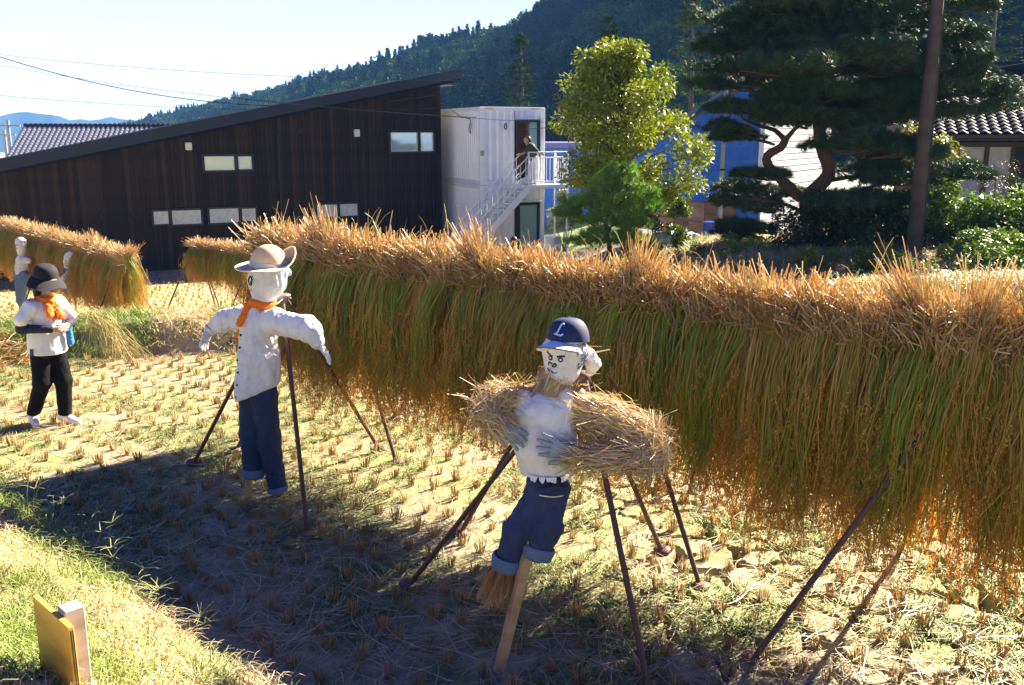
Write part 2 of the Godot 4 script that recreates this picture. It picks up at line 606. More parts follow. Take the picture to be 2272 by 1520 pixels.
func far_broadleaf(sd: int) -> ArrayMesh:
	rng.seed = sd
	var mb := MB.new()
	mb.col = Color(0.06, 0.04, 0.03)
	mb.rod(Vector3.ZERO, Vector3(0, 4.5, 0), 0.2, 0.08, 4)
	var blobs := []
	for i in 11:
		var a := rng.randf() * TAU
		var r := rr(0.2, 2.0)
		blobs.append([Vector3(cos(a) * r, rr(3.0, 7.0), sin(a) * r), rr(1.0, 1.7)])
	for b in blobs:
		for i in 44:
			var d := Vector3(gauss(), gauss() + 0.3, gauss()).normalized()
			var p: Vector3 = b[0] + d * b[1] * rr(0.7, 1.05)
			mb.col = Color(0.022, 0.048, 0.016).lerp(Color(0.045, 0.075, 0.018), rng.randf())
			leaf(mb, p, (d + Vector3(gauss(0.6), gauss(0.6), gauss(0.6))).normalized(), Vector3(gauss(), gauss(), gauss()).normalized(), rr(0.5, 0.95), rr(0.4, 0.7))
	return mb.mesh(M.far_leaf)

# one leaf: a bent rhomb
func leaf(mb: MB, p: Vector3, d: Vector3, side: Vector3, l: float, w: float) -> void:
	var s := (side - d * side.dot(d)).normalized()
	var nn := d.cross(s)
	var mid := p + d * l * 0.45
	var i := mb.vert(p, nn)
	mb.vert(mid + s * w * 0.5 - nn * w * 0.1, (nn - s * 0.3).normalized()); mb.vert(mid - s * w * 0.5 - nn * w * 0.1, (nn + s * 0.3).normalized()); mb.vert(p + d * l, nn)
	mb.tri(i, i + 1, i + 2); mb.tri(i + 1, i + 3, i + 2)

# stubble, loose straw, grass
func build_field_cover() -> void:
	var tufts: Array = []
	for k in 6:
		rng.seed = 300 + k
		var mb := MB.new()
		for i in 22:
			var a := rng.randf() * TAU
			var r := sqrt(rng.randf()) * 0.032
			var b := Vector3(cos(a) * r, -0.02, sin(a) * r)
			var h := rr(0.055, 0.115)
			var e := b + Vector3(cos(a) * rr(0, 0.035) + gauss(0.008), h + 0.02, sin(a) * rr(0, 0.035) + gauss(0.008))
			mb.col = Color(0.54, 0.39, 0.17).lerp(Color(0.30, 0.19, 0.07), rng.randf())
			mb.rod(b, e, 0.0035, 0.003, 3)
		for i in 5:
			var a := rng.randf() * TAU
			var l := rr(0.08, 0.2)
			var o := Vector3(cos(a), 0, sin(a))
			mb.blade(P([Vector3(0, 0, 0), o * l * 0.4 + Vector3(0, l * 0.5, 0), o * l * 0.9 + Vector3(0, l * rr(0.1, 0.6), 0)]), 0.006, 0.002, Vector3.UP.cross(o), Color(0.42, 0.34, 0.15), Color(0.46, 0.38, 0.2))
		tufts.append(mb.mesh(M.straw))
	# rows run along the rack
	var u := Vector3(0.766, 0, 0.643)
	var w := Vector3(0.643, 0, -0.766)
	var spots: Array = []
	rng.seed = 17
	for i in range(-45, 60):
		for j in range(-30, 40):
			var p := Vector3(0, 0, -6.5) + u * (i * 0.205 + gauss(0.025)) + w * (j * 0.285 + gauss(0.022))
			if rng.randf() < 0.05: continue
			if bank_s(p.x, p.z) > -0.25 or bund_q(p.x, p.z) > -0.12: continue
			if p.z > -2.7 or absf(p.x) > 0.62 * -p.z + 0.3: continue
			p.y = terrain(p.x, p.z)
			spots.append(p)
	for i in range(-40, 60):
		for j in range(-30, 50):
			var p := Vector3(-7, 0, -21) + u * (i * 0.27 + gauss(0.03)) + w * (j * 0.36 + gauss(0.03))
			var q := bund_q(p.x, p.z)
			if q < 2.2 or q > 18.0 or p.x > -1.0 or absf(p.x) > 0.62 * -p.z: continue
			p.y = terrain(p.x, p.z)
			spots.append(p)
	spots.sort_custom(func(a, b): return a.length_squared() < b.length_squared())
	var rest := [[], [], [], [], [], []]
	for i in spots.size():
		var sc := rr(0.62, 0.98)
		var xf := Transform3D(Basis(Vector3.UP, rng.randf() * TAU).scaled(Vector3(sc, sc * rr(0.7, 1.25), sc)), spots[i])
		var k := rng.randi() % 6
		var in_view: bool = absf(spots[i].x) < 0.55 * -spots[i].z + 0.15 and spots[i].z < -3.9
		if in_view and i < 420 and get_meta("n_tuft", 0) < 300:
			set_meta("n_tuft", get_meta("n_tuft", 0) + 1)
			var o := inst(numbered("rice_stubble"), tufts[k], self, xf)
			var off: float = (spots[i] - Vector3(-2.28, 0, -8.65)).dot(Vector3(-0.643, 0, 0.766))
			var lab := "short cut rice stubble tuft in the shadow of the long rack"
			if off < 0.6: lab = "short sunlit stubble tuft under and behind the long rack"
			elif off > 2.9 or spots[i].x < -3.6: lab = "short sunlit stubble tuft left of the rack shadow"
			tag(o, lab, "stubble", "cut stubble tufts in the near paddy")
		else:
			rest[k].append(xf)
	remove_meta("n_tuft")
	var o := Node3D.new()
	o.name = "far_stubble"
	add_child(o)
	tag(o, "rows of cut rice stubble farther off in the paddies", "stubble", "", "stuff")
	for k in 6: scatter("stubble_rows", tufts[k], rest[k], o)
	# loose straw
	var straws: Array = []
	for k in 5:
		rng.seed = 330 + k
		var mb := MB.new()
		var pts := []
		var a := 0.0
		var p := Vector3(-0.14, 0.006, 0)
		for i in 6:
			pts.append(p)
			a += gauss(0.11)
			p += Vector3(cos(a), rr(-0.05, 0.08), sin(a)) * 0.06
		mb.blade(P(pts), 0.0055, 0.003, Vector3(0.1, 0.25, 1).normalized(), Color(1, 1, 1), Color(0.9, 0.9, 0.85))
		straws.append(mb.mesh(M.straw))
	var xf := [[], [], [], [], []]
	var cl := [[], [], [], [], []]
	rng.seed = 41
	for i in 46000:
		var z := -lerpf(3.0, 28.0, pow(rng.randf(), 1.35))
		var x := rr(-0.62, 0.62) * -z
		if bund_q(x, z) > 18.0 or bank_s(x, z) > -0.1 or (x > 0.0 and bund_q(x, z) > 0.0): continue
		var den := 0.55 + 0.9 * nz.get_noise_2d(x * 40.0 + 11.0, z * 40.0) + (0.25 if x < 1.0 else -0.2)
		if rng.randf() > den: continue
		var k := rng.randi() % 5
		var sc := rr(0.4, 1.25)
		xf[k].append(Transform3D(Basis.from_euler(Vector3(gauss(0.12), rng.randf() * TAU, gauss(0.07))).scaled(Vector3(sc, sc, sc)), Vector3(x, terrain(x, z) + rr(0.004, 0.03), z)))
		cl[k].append(Color(0.58, 0.50, 0.31).lerp(Color(0.30, 0.22, 0.10), rng.randf()))
	var so := Node3D.new()
	so.name = "loose_straw"
	add_child(so)
	tag(so, "loose straw littering the harvested paddy", "straw", "", "stuff")
	for k in 5: scatter("straw_litter", straws[k], xf[k], so, cl[k])
	# low weeds between the stubble
	var weeds: Array = []
	for k in 3:
		rng.seed = 350 + k
		var mb := MB.new()
		for i in 16:
			var a2 := rng.randf() * TAU
			var o2 := Vector3(cos(a2), 0, sin(a2))
			var l := rr(0.02, 0.055)
			var b := Vector3(gauss(0.03), 0, gauss(0.03))
			mb.blade(P([b, b + o2 * l * 0.5 + Vector3(0, l * 0.6, 0), b + o2 * l * 1.1 + Vector3(0, l * 0.5, 0)]), 0.007, 0.002, Vector3.UP.cross(o2), Color(0.12, 0.17, 0.03), Color(0.19, 0.25, 0.05))
		weeds.append(mb.mesh(M.leaf_vc))
	var wx := [[], [], []]
	for i in 7500:
		var z := -lerpf(3.2, 12.0, pow(rng.randf(), 1.3))
		var x := rr(-0.6, 0.6) * -z
		if bund_q(x, z) > -0.1 or bank_s(x, z) > -0.15: continue
		if nz.get_noise_2d(x * 55.0 + 77.0, z * 55.0) < rr(-0.2, 0.15): continue
		var sc := rr(0.6, 1.3)
		wx[i % 3].append(Transform3D(Basis(Vector3.UP, rng.randf() * TAU).scaled(Vector3(sc, sc, sc)), Vector3(x, terrain(x, z), z)))
	var wo := Node3D.new()
	wo.name = "paddy_weeds"
	add_child(wo)
	tag(wo, "tiny green weeds sprouting between the stubble", "weeds", "", "stuff")
	for k in 3: scatter("weed_sprouts", weeds[k], wx[k], wo)
	# grass of the bank and the bund
	var tuf: Array = []
	for k in 6:
		rng.seed = 370 + k
		var dryk := k % 3 != 2
		var mb := MB.new()
		for i in 15:
			var a2 := rng.randf() * TAU
			var o2 := Vector3(cos(a2), 0, sin(a2))
			var l := rr(0.04, 0.12) * (1.0 if dryk else 0.95)
			var b := Vector3(gauss(0.035), -0.01, gauss(0.035))
			var up := rr(0.25, 0.9) if dryk else rr(0.5, 1.0)
			var c0 := Color(0.42, 0.33, 0.16) if dryk else Color(0.15, 0.22, 0.03)
			var c1 := Color(0.62, 0.52, 0.31) if dryk else Color(0.28, 0.33, 0.08)
			mb.blade(P([b, b + o2 * l * 0.3 + Vector3(0, l * up * 0.7, 0), b + o2 * l * 0.75 + Vector3(0, l * up, 0), b + o2 * l * 1.15 + Vector3(0, l * up * 0.75, 0)]), 0.006, 0.0015, Vector3.UP.cross(o2), c0.lerp(c1, rng.randf() * 0.4), c1.lerp(c0, rng.randf() * 0.4))
		tuf.append(mb.mesh(M.straw if dryk else M.leaf_vc))
	var gx := [[], [], [], [], [], []]
	rng.seed = 58
	for i in 9000:
		var s := rr(-0.12, 1.9)
		var t := rr(-2.2, 4.6)
		var x := -3.1 - 0.686 * s + 0.727 * t
		var z := -5.8 + 0.727 * s + 0.686 * t
		if z > -1.5: continue
		var green := nz.get_noise_2d(x * 55.0 + 77.0, z * 55.0) > 0.06 + gauss(0.16)
		var k: int = (2 + 3 * (rng.randi() % 2)) if green else [0, 1, 3, 4][rng.randi() % 4]
		var sc := rr(0.5, 1.1)
		gx[k].append(Transform3D(Basis.from_euler(Vector3(gauss(0.2), rng.randf() * TAU, gauss(0.2))).scaled(Vector3(sc, sc, sc)), Vector3(x, terrain(x, z), z)))
	for i in 9600:
		var x := rr(-9.0, 9.5)
		var q := rr(-0.05, 1.3)
		if i > 3600: q = rr(0.6, 9.0)
		var z := -11.64 - 0.232 * (x + 5.1) - q / 0.974
		if q > 1.3 and x < 3.4: continue
		var green := nz.get_noise_2d(x * 55.0 + 77.0, z * 55.0) > 0.1 + gauss(0.12)
		var k: int = (2 + 3 * (rng.randi() % 2)) if green else [0, 1, 3, 4][rng.randi() % 4]
		var sc := rr(0.7, 1.6)
		gx[k].append(Transform3D(Basis.from_euler(Vector3(gauss(0.2), rng.randf() * TAU, gauss(0.2))).scaled(Vector3(sc, sc, sc)), Vector3(x, terrain(x, z), z)))
	for i in 4200:   # rank growth on the bank behind the long rack
		var x := rr(2.2, 10.0)
		var q := rr(0.5, 7.5)
		var z := -11.64 - 0.232 * (x + 5.1) - q / 0.974
		var k: int = (2 + 3 * (rng.randi() % 2)) if rng.randf() < 0.15 else [0, 1, 3, 4][rng.randi() % 4]
		var sc := rr(1.2, 2.4)
		gx[k].append(Transform3D(Basis.from_euler(Vector3(gauss(0.2), rng.randf() * TAU, gauss(0.2))).scaled(Vector3(sc, sc, sc)), Vector3(x, terrain(x, z), z)))
	var go := Node3D.new()
	go.name = "bank_grass"
	add_child(go)
	tag(go, "dry and green grass covering the banks of the paddy", "grass", "", "stuff")
	for k in 6: scatter("grass_tufts", tuf[k], gx[k], go)
	# crabgrass plants along the lip of the near bank
	var lip := [[-3.08, -5.95, 0.34], [-2.85, -5.72, 0.3], [-2.62, -5.5, 0.36], [-2.5, -5.25, 0.3], [-2.2, -5.1, 0.34], [-2.05, -4.88, 0.26], [-3.35, -6.05, 0.32], [-1.72, -4.6, 0.22]]
	var says := ["farthest up the lip", "second from the far end", "with the widest star of spikes", "leaning over the shadowed mud", "arching toward the field", "beside the pale bent blade", "at the dark corner of the bank", "nearest the wooden board"]
	for k in lip.size():
		rng.seed = 390 + k
		var mb := MB.new()
		var top := Vector3.ZERO
		for j in 3:
			var h: float = lip[k][2] * rr(0.6, 1.0)
			var ln := Vector3(rr(0.05, 0.3), 0, rr(-0.25, 0.1)) * h
			var b := Vector3(gauss(0.03), -0.02, gauss(0.03))
			top = b + Vector3(0, h, 0) + ln * 1.2
			mb.col = Color(0.22, 0.26, 0.07)
			mb.tube(P([b, b + Vector3(0, h * 0.55, 0) + ln * 0.4, top]), PackedFloat32Array([0.0028, 0.002, 0.0015]), 4)
			for i in 5:
				var a2 := TAU * i / 5.0 + rng.randf()
				var o2 := Vector3(cos(a2), rr(0.1, 0.7), sin(a2)).normalized()
				mb.blade(P([top, top + o2 * 0.06, top + o2 * 0.11 + Vector3(0, -0.012, 0)]), 0.006, 0.002, o2.cross(Vector3(0.2, 1, 0.1)).normalized(), Color(0.3, 0.32, 0.1), Color(0.42, 0.40, 0.2))
			for i in 4:
				var a2 := rng.randf() * TAU
				var o2 := Vector3(cos(a2), 0, sin(a2))
				var y := rr(0.0, h * 0.5)
				mb.blade(P([b + Vector3(0, y, 0), b + o2 * 0.06 + Vector3(0, y + 0.05, 0), b + o2 * 0.14 + Vector3(0, y + 0.03, 0)]), 0.007, 0.001, Vector3.UP.cross(o2), Color(0.13, 0.2, 0.04), Color(0.25, 0.3, 0.08))
		var o3 := single("crabgrass_plant", mb, M.leaf_vc, "wild crabgrass with star seed head on the bank, " + says[k], "weed", "crabgrass along the bank lip")
		o3.position = Vector3(lip[k][0], terrain(lip[k][0], lip[k][1]), lip[k][1])

# ------------------------------------------------------------------ rice sheaves and racks
# local axes: the pole runs along x at the origin; half of the sheaf hangs in front (+z), half behind
func sheaf_parts(sd: int, green: float, tall: float) -> Array:
	rng.seed = sd
	var butts := MB.new()
	var stalks := MB.new()
	var ears := MB.new()
	var tan0 := Color(0.38, 0.26, 0.12)
	var tan1 := Color(0.68, 0.54, 0.32)
	var lean := gauss(0.05)
	# cut butts standing up above the pole, the outer ones combed over to either side
	var rust := Color(0.40, 0.20, 0.06)
	for i in 270:
		var side := 1.0 if rng.randf() < 0.6 else -1.0
		var x0 := gauss(0.045)
		var p0 := Vector3(x0, rr(-0.12, 0.04), side * rr(0.015, 0.08))
		var fl := rng.randf()
		var h := rr(0.15, 0.30) * tall
		var e := p0 + Vector3(x0 * 0.8 + gauss(0.055) + lean, h * (1.0 - 0.6 * fl * fl), side * fl * rr(0.05, 0.2) + gauss(0.03))
		if rng.randf() < 0.05: e = p0 + (e - p0) * 1.3 + Vector3(gauss(0.05), 0, gauss(0.05))
		var mid := p0.lerp(e, 0.5) + Vector3(gauss(0.01), 0.03 * fl + 0.01, gauss(0.01))
		var cc := tan0.lerp(tan1, rng.randf())
		if rng.randf() < 0.4: cc = cc.lerp(rust, rr(0.5, 1.0))
		elif rng.randf() < 0.1: cc = Color(0.27, 0.29, 0.07)
		butts.blade(P([p0, mid, e]), 0.006, 0.0065, Vector3(gauss(), gauss(0.4), gauss()).normalized(), cc, cc)
	# dead leaf sheaths frizzing out of the tied zone
	for i in 70:
		var side := 1.0 if rng.randf() < 0.65 else -1.0
		var p0 := Vector3(gauss(0.05), rr(-0.12, 0.16), side * rr(0.03, 0.1))
		var d := Vector3(gauss(0.8), gauss(0.5) - 0.3, side * rr(0.1, 0.8)).normalized() * rr(0.07, 0.18)
		var cc := rust.lerp(tan1, rng.randf())
		butts.blade(P([p0, p0 + d * 0.5 + Vector3(0, 0.02, 0), p0 + d + Vector3(0, rr(-0.08, 0.02), 0)]), 0.007, 0.002, Vector3(gauss(), gauss(), gauss()).normalized(), cc, cc)
	# tie
	var band := MB.new()
	band.col = Color(0.42, 0.31, 0.13)
	for k in 3:
		var pts := []
		for i in 13:
			var a := TAU * i / 12.0
			pts.append(Vector3(cos(a) * 0.085, 0.035 + 0.012 * k + gauss(0.004), sin(a) * 0.095))
		var rad := PackedFloat32Array()
		rad.resize(13); rad.fill(0.006)
		band.tube(P(pts), rad, 4, false)
	# stalks and leaves hanging, in a few strands of their own lean and length
	var locks := []
	for k in 9:
		locks.append([gauss(0.06), gauss(0.07) + lean * 1.6, rr(0.78, 1.12), rr(0.05, 0.2), rng.randf()])
	for i in 250:
		var side := 1.0 if rng.randf() < 0.62 else -1.0
		var lk: Array = locks[rng.randi() % 9]
		var x0 := gauss(0.045)
		var l: float = lk[2] * rr(0.72, 1.05)
		var xe: float = x0 * 0.8 + lk[0] + lk[1] + gauss(0.035)
		var zo: float = lk[3] * rr(0.7, 1.25)
		var flick := rr(-0.02, 0.05) if rng.randf() < 0.7 else rr(0.05, 0.16)
		var wv := gauss(0.011)
		var wz := gauss(0.014)
		var pts := P([Vector3(x0, 0.06, side * 0.035), Vector3(x0 * 1.1, -0.07, side * (0.05 + zo * 0.45)), Vector3(lerpf(x0, xe, 0.3) + wv, -l * 0.3, side * (0.04 + zo * 0.85 + wz)), Vector3(lerpf(x0, xe, 0.55) - wv * 0.5, -l * 0.55, side * (0.05 + zo)), Vector3(lerpf(x0, xe, 0.8) + wv, -l * 0.8, side * (0.05 + zo - wz)), Vector3(xe + gauss(0.03), -l, side * (0.05 + zo * 0.9 + flick))])
		var gr: float = clampf(green + (lk[4] - 0.5) * 0.7, 0.03, 0.97)
		var c0 := Color(0.17, 0.25, 0.018) if rng.randf() < gr else Color(0.44, 0.27, 0.07)
		var c1 := Color(0.14, 0.23, 0.012) if rng.randf() < gr else (Color(0.38, 0.32, 0.02) if rng.randf() < 0.45 else Color(0.45, 0.23, 0.025))
		c0 = c0.lerp(Color(0.36, 0.24, 0.06), rng.randf() * 0.3)
		stalks.blade(pts, rr(0.004, 0.008), 0.0025, Vector3(1, gauss(0.2), gauss(0.7)).normalized(), c0 * rr(0.95, 1.45), c1 * rr(0.9, 1.5))
	# panicles: drooping stems set with grains
	for i in 124:
		var side := 1.0 if rng.randf() < 0.68 else -1.0
		var lk: Array = locks[rng.randi() % 9]
		var x0: float = gauss(0.08) + lk[0] + lk[1] * 0.8
		var y := rr(-1.0, -0.5) if rng.randf() < 0.72 else rr(-0.55, -0.2)
		y *= lk[2]
		var zo := rr(0.1, 0.27)
		var bend := gauss(0.05)
		var l := rr(0.13, 0.23)
		var p0 := Vector3(x0, y, side * zo)
		var stem := [p0]
		for k in 5:
			var t := (k + 1) / 5.0
			stem.append(p0 + Vector3(bend * t * t, -l * t, side * 0.03 * sin(t * 3.0)))
		var cc := Color(0.56, 0.31, 0.075).lerp(Color(0.38, 0.19, 0.03), rng.randf()).lerp(Color(0.36, 0.29, 0.03), 0.35 * rng.randf())
		ears.blade(P(stem), 0.003, 0.002, Vector3(1, 0, 0.3), cc, cc)
		for k in 24:
			var t := rr(0.05, 1.0)
			var q := p0 + Vector3(bend * t * t + gauss(0.009), -l * t, side * 0.03 * sin(t * 3.0) + gauss(0.009))
			var d := Vector3(gauss(0.35), -1, gauss(0.35)).normalized()
			ears.col = cc * rr(0.85, 1.4)
			leaf(ears, q, d, Vector3(gauss(), 0, gauss()), 0.0135, 0.0085)
	return [butts.mesh(M.straw), band.mesh(M.straw), stalks.mesh(M.rice), ears.mesh(M.rice)]

func make_sheaf(pm: Array, label: String, group: String) -> Node3D:
	var o := thing("rice_sheaf", label, "rice sheaf", Vector3.ZERO, 0.0, group)
	inst("straw_butts", pm[0], o)
	inst("tie_band", pm[1], o)
	inst("stalks", pm[2], o)
	inst("grain_ears", pm[3], o)
	return o

var sheaf_sets: Array = []

func hang(k: int, p: Vector3, u: Vector3, sc: Vector3, label: String, group: String, tilt := 0.0) -> Node3D:
	var o := make_sheaf(sheaf_sets[k], label, group)
	var f := u.cross(Vector3.UP)
	if rng.randf() < 0.25: f = -f; u = -u
	o.transform = Transform3D(Basis(u, Vector3.UP, f) * Basis.from_euler(Vector3(gauss(0.03), gauss(0.12), tilt + gauss(0.04))) * Basis.from_scale(sc), p)
	return o

func tripod(called: String, label: String, apex: Vector3, feet: Array, plate: bool, group: String) -> void:
	var o := thing(called, label, "tripod", Vector3(apex.x, feet[0].y, apex.z), 0.0, group)
	var org := o.position
	var top := apex - org
	for fi in feet.size():
		var fp: Vector3 = feet[fi] - org
		var hd := top + (fp - top).normalized() * 0.03 + Vector3(fp.x, 0, fp.z).normalized() * 0.035
		var mb := MB.new()
		mb.rod(hd, fp + Vector3(0, 0.0, 0), 0.0165, 0.0165, 10)
		var lg := part("leg", mb, M.rust, o)
		mb = MB.new()
		var d := (hd - fp).normalized()
		mb.lathe(PackedVector2Array([Vector2(0.0, -0.012), Vector2(0.055, -0.012), Vector2(0.062, -0.004), Vector2(0.058, 0.01), Vector2(0.03, 0.022), Vector2(0.0, 0.024)]), along(Vector3.UP.lerp(d, 0.35), fp + Vector3(0, 0.015, 0)), 18)
		part("foot_plate", mb, M.rust_dark, lg)
	var mb := MB.new()
	if plate:
		mb.lathe(PackedVector2Array([Vector2(0, -0.05), Vector2(0.05, -0.05), Vector2(0.052, -0.012), Vector2(0.066, -0.01), Vector2(0.068, 0.006), Vector2(0.06, 0.012), Vector2(0, 0.012)]), at(top.x, top.y + 0.02, top.z), 20)
		part("top_plate", mb, M.steel_worn, o)
	else:
		mb.lathe(PackedVector2Array([Vector2(0, -0.06), Vector2(0.045, -0.06), Vector2(0.05, 0.0), Vector2(0.03, 0.02), Vector2(0, 0.022)]), at(top.x, top.y, top.z), 14)
		part("collar", mb, M.rust, o)

func rack_pole(a: Vector3, b: Vector3, label: String) -> void:
	var mb := MB.new()
	mb.rod(a, b, 0.024, 0.024, 10)
	single("rack_pole", mb, M.rust, label, "pole", "poles of the rice racks")

func build_racks() -> void:
	# twelve looks: k 0-6 common, 7-8 greener, 9-11 with tall brushes of butts
	for k in 12:
		sheaf_sets.append(sheaf_parts(500 + k, [0.55, 0.8, 0.3, 0.88, 0.62, 0.22, 0.72, 0.95, 0.92, 0.5, 0.4, 0.45][k], 1.0 if k < 9 else 1.35))
	var u := Vector3(0.766, 0, 0.643)
	var a := Vector3(-2.28, 1.70, -8.65)
	rack_pole(a - u * 0.12, a + u * 8.4, "long steel pole running inside the nearest rice rack")
	rng.seed = 77
	var grp := "rice sheaves hung on the nearest long rack"
	var common := "sheaf of cut rice hung ears down among others on the longest rack"
	var t := 0.03
	while t < 8.2:
		var p := a + u * t + Vector3(-0.643, 0, 0.766) * gauss(0.03) + Vector3(0, gauss(0.018), 0)
		var k: int = [0, 1, 2, 3, 4, 5, 6, 0, 1, 2, 4, 5, 7, 8][rng.randi() % 14]
		common = "sheaf of cut rice hung ears down on the long rack, " + ("behind the straw hat scarecrow" if t < 1.5 else ("between the two scarecrows" if t < 3.1 else ("behind the capped scarecrow" if t < 4.6 else "right of the capped scarecrow")))
		hang(k, p, u, Vector3(rr(0.9, 1.15), rr(0.98, 1.15), rr(0.8, 1.35)), common, grp, gauss(0.05))
		t += rr(0.07, 0.115)
	# the ones that stand out
	var tallp := [[0.98, 9, "tall tan brush of sheaf butts rising highest above the rack by the hat", 0.0], [2.75, 9, "fan of sheaf butts standing up below the white container stairs", 0.1], [4.08, 10, "flaring sheaf leaning right on the rack above the capped scarecrow", -0.35], [4.05, 7, "green sheaf hanging outermost on the rack above the capped scarecrow", -0.3], [5.85, 9, "short upright sheaf right of the dip in the rack crest", 0.1], [6.14, 11, "tallest upright sheaf standing at the right on the rack", -0.02], [6.42, 10, "upright sheaf cut by the right edge of the picture", 0.0], [0.75, 8, "green leafy sheaf hanging in front near the straw hat", -0.12], [2.42, 8, "green sheaf draped outermost in the middle of the rack", -0.1]]
	for e in tallp:
		var f := Vector3(-0.643, 0, 0.766)
		var o := make_sheaf(sheaf_sets[e[1]], e[2], grp)
		var sc := Vector3(0.85, 1.0, 0.85) if e[1] > 8 else Vector3(0.8, 0.9, 0.9)
		var up := 0.1 if e[1] > 8 else 0.03
		o.transform = Transform3D(Basis(u, Vector3.UP, f) * Basis.from_euler(Vector3(0.06, 0, e[3])) * Basis.from_scale(sc), a + u * (e[0] as float) + f * (0.05 if e[1] > 8 else 0.12) + Vector3(0, up, 0))
	# long stray stalks arching over the crest
	rng.seed = 79
	for k in 3:
		var mb := MB.new()
		for i in [26, 14, 20][k]:
			var tt := rr([0.0, 2.6, 5.2][k], [2.6, 5.2, 8.0][k])
			var p := a + u * tt + Vector3(gauss(0.05), 0.22, gauss(0.05))
			var d := u * gauss(0.5) + Vector3(-0.643, 0, 0.766) * gauss(0.35) + Vector3(0, rr(0.4, 1.1), 0)
			d = d.normalized() * rr(0.12, 0.36)
			mb.blade(P([p, p + d * 0.5, p + d * 0.85 + Vector3(0, -0.01, 0), p + d * 1.15 + Vector3(0, -0.05, 0)]), 0.005, 0.002, Vector3(gauss(), gauss(), gauss()).normalized(), Color(0.42, 0.36, 0.12), Color(0.55, 0.45, 0.18))
		single("stray_stalks", mb, M.straw, ["loose stalks sticking up from the rack crest at its far end", "loose stalks sticking up from the middle of the rack crest", "loose stalks sticking up from the rack crest below the pine"][k], "straw", "", "stuff")
	# tripods: three carry the rack, two stand free before it and hold the scarecrows
	var tg := "iron tripods of the rice racks"
	tripod("rack_tripod", "rusty iron tripod under the far end of the near rack", Vector3(-1.55, 1.74, -8.04), [Vector3(-2.47, 0, -7.99), Vector3(-0.99, 0, -7.64), Vector3(-1.15, 0, -8.95)], false, tg)
	tripod("rack_tripod", "rusty iron tripod under the middle of the near rack", Vector3(0.63, 1.74, -6.2), [Vector3(-0.37, 0, -6.2), Vector3(1.18, 0, -5.39), Vector3(1.2, 0, -7.1)], false, tg)
	tripod("rack_tripod", "iron tripod at the right with one leg slanting far out of the rice", Vector3(2.48, 1.74, -4.66), [Vector3(1.3, 0, -4.57), Vector3(2.57, 0, -5.8), Vector3(3.35, 0, -3.9)], false, tg)
	tripod("free_tripod", "iron tripod with round top plate behind the straw hat scarecrow", Vector3(-1.755, 1.55, -7.05), [Vector3(-2.74, 0, -7.64), Vector3(-1.44, 0, -6.16), Vector3(-1.18, 0, -7.99)], true, tg)
	tripod("free_tripod", "iron tripod behind the scarecrow with the baseball cap", Vector3(0.39, 1.46, -5.08), [Vector3(-0.65, 0, -5.42), Vector3(0.7, 0, -4.27), Vector3(1.02, 0, -5.91)], false, tg)
	# the rack on the lower terrace, left
	var v0 := Vector3(-7.42, 0.36, -18.0)
	var v1 := Vector3(-13.4, 0.36, -24.8)
	var vu := (v0 - v1).normalized()
	rack_pole(v0 + vu * 0.1, v1, "pole of the rack behind the walking person, on the lower terrace")
	var len := (v0 - v1).length()
	t = 0.0
	rng.seed = 83
	while t < len:
		hang([0, 1, 2, 3, 4, 5, 6, 7, 7, 8][rng.randi() % 10], v0 - vu * t + Vector3(0, gauss(0.02), 0), vu, Vector3(rr(1.0, 1.25), rr(0.98, 1.1), rr(1.1, 1.35)), "sheaf of rice among others on the far rack behind the walking person", "rice sheaves on the rack behind the walking person", gauss(0.03))
		t += rr(0.12, 0.17)
	for e in [[0.06, 7, "green tied sheaf closing the near end of the rack behind the walking person"], [1.9, 10, "upright sheaf sticking out of the rack behind the walking person"]]:
		var o := make_sheaf(sheaf_sets[e[1]], e[2], "rice sheaves on the rack behind the walking person")
		o.transform = Transform3D(Basis(vu, Vector3.UP, vu.cross(Vector3.UP)) * Basis(Vector3.UP, PI * 0.5 if e[1] == 7 else 0.0), v0 - vu * (e[0] as float) + Vector3(0, 0.1, 0) + (vu * 0.15 if e[1] == 7 else Vector3.ZERO))
	for e in [[0.5, "behind the walking person, at its near end"], [5.2, "behind the walking person, at its far end"]]:
		var c := v0 - vu * (e[0] as float)
		var f2 := vu.cross(Vector3.UP)
		var feet := [c + f2 * 0.85 + vu * 0.3, c - f2 * 0.7 + vu * 0.5, c - f2 * 0.1 - vu * 0.95]
		for i in 3: feet[i].y = terrain(feet[i].x, feet[i].z)
		tripod("rack_tripod", "iron tripod of the rack " + e[1], c, feet, false, tg)
	# two short lengths in the middle distance
	var w0 := Vector3(-5.35, 0.36, -19.2)
	var w1 := Vector3(-7.0, 0.38, -20.5)
	var wu := (w0 - w1).normalized()
	rack_pole(w0 + wu * 0.3, w1 - wu * 0.3, "pole of the short rack between the two long racks")
	rng.seed = 87
	for i in 13:
		var tt := i * 0.16
		hang([0, 1, 3, 7, 8][rng.randi() % 5], w0 - wu * tt, wu, Vector3(1.15, 0.8 - (0.1 if i > 6 else 0.0), 1.15), "sheaf of rice on the short rack between the two long racks", "rice sheaves on the short rack")
	for e in [[-0.15, "at the straw hat end of the short rack"], [1.95, "at the far end of the short rack"]]:
		var c := w0 - wu * (e[0] as float) + Vector3(0, 0.05, 0)
		var f2 := wu.cross(Vector3.UP)
		var feet := [c + f2 * 0.9 - wu * 0.2, c - f2 * 0.7 - wu * 0.4, c + wu * 0.9]
		for i in 3: feet[i].y = terrain(feet[i].x, feet[i].z)
		tripod("rack_tripod", "iron tripod " + e[1], c, feet, false, tg)
	# cut straw lying on the bund beside the walking person
	rng.seed = 95
	var mb := MB.new()
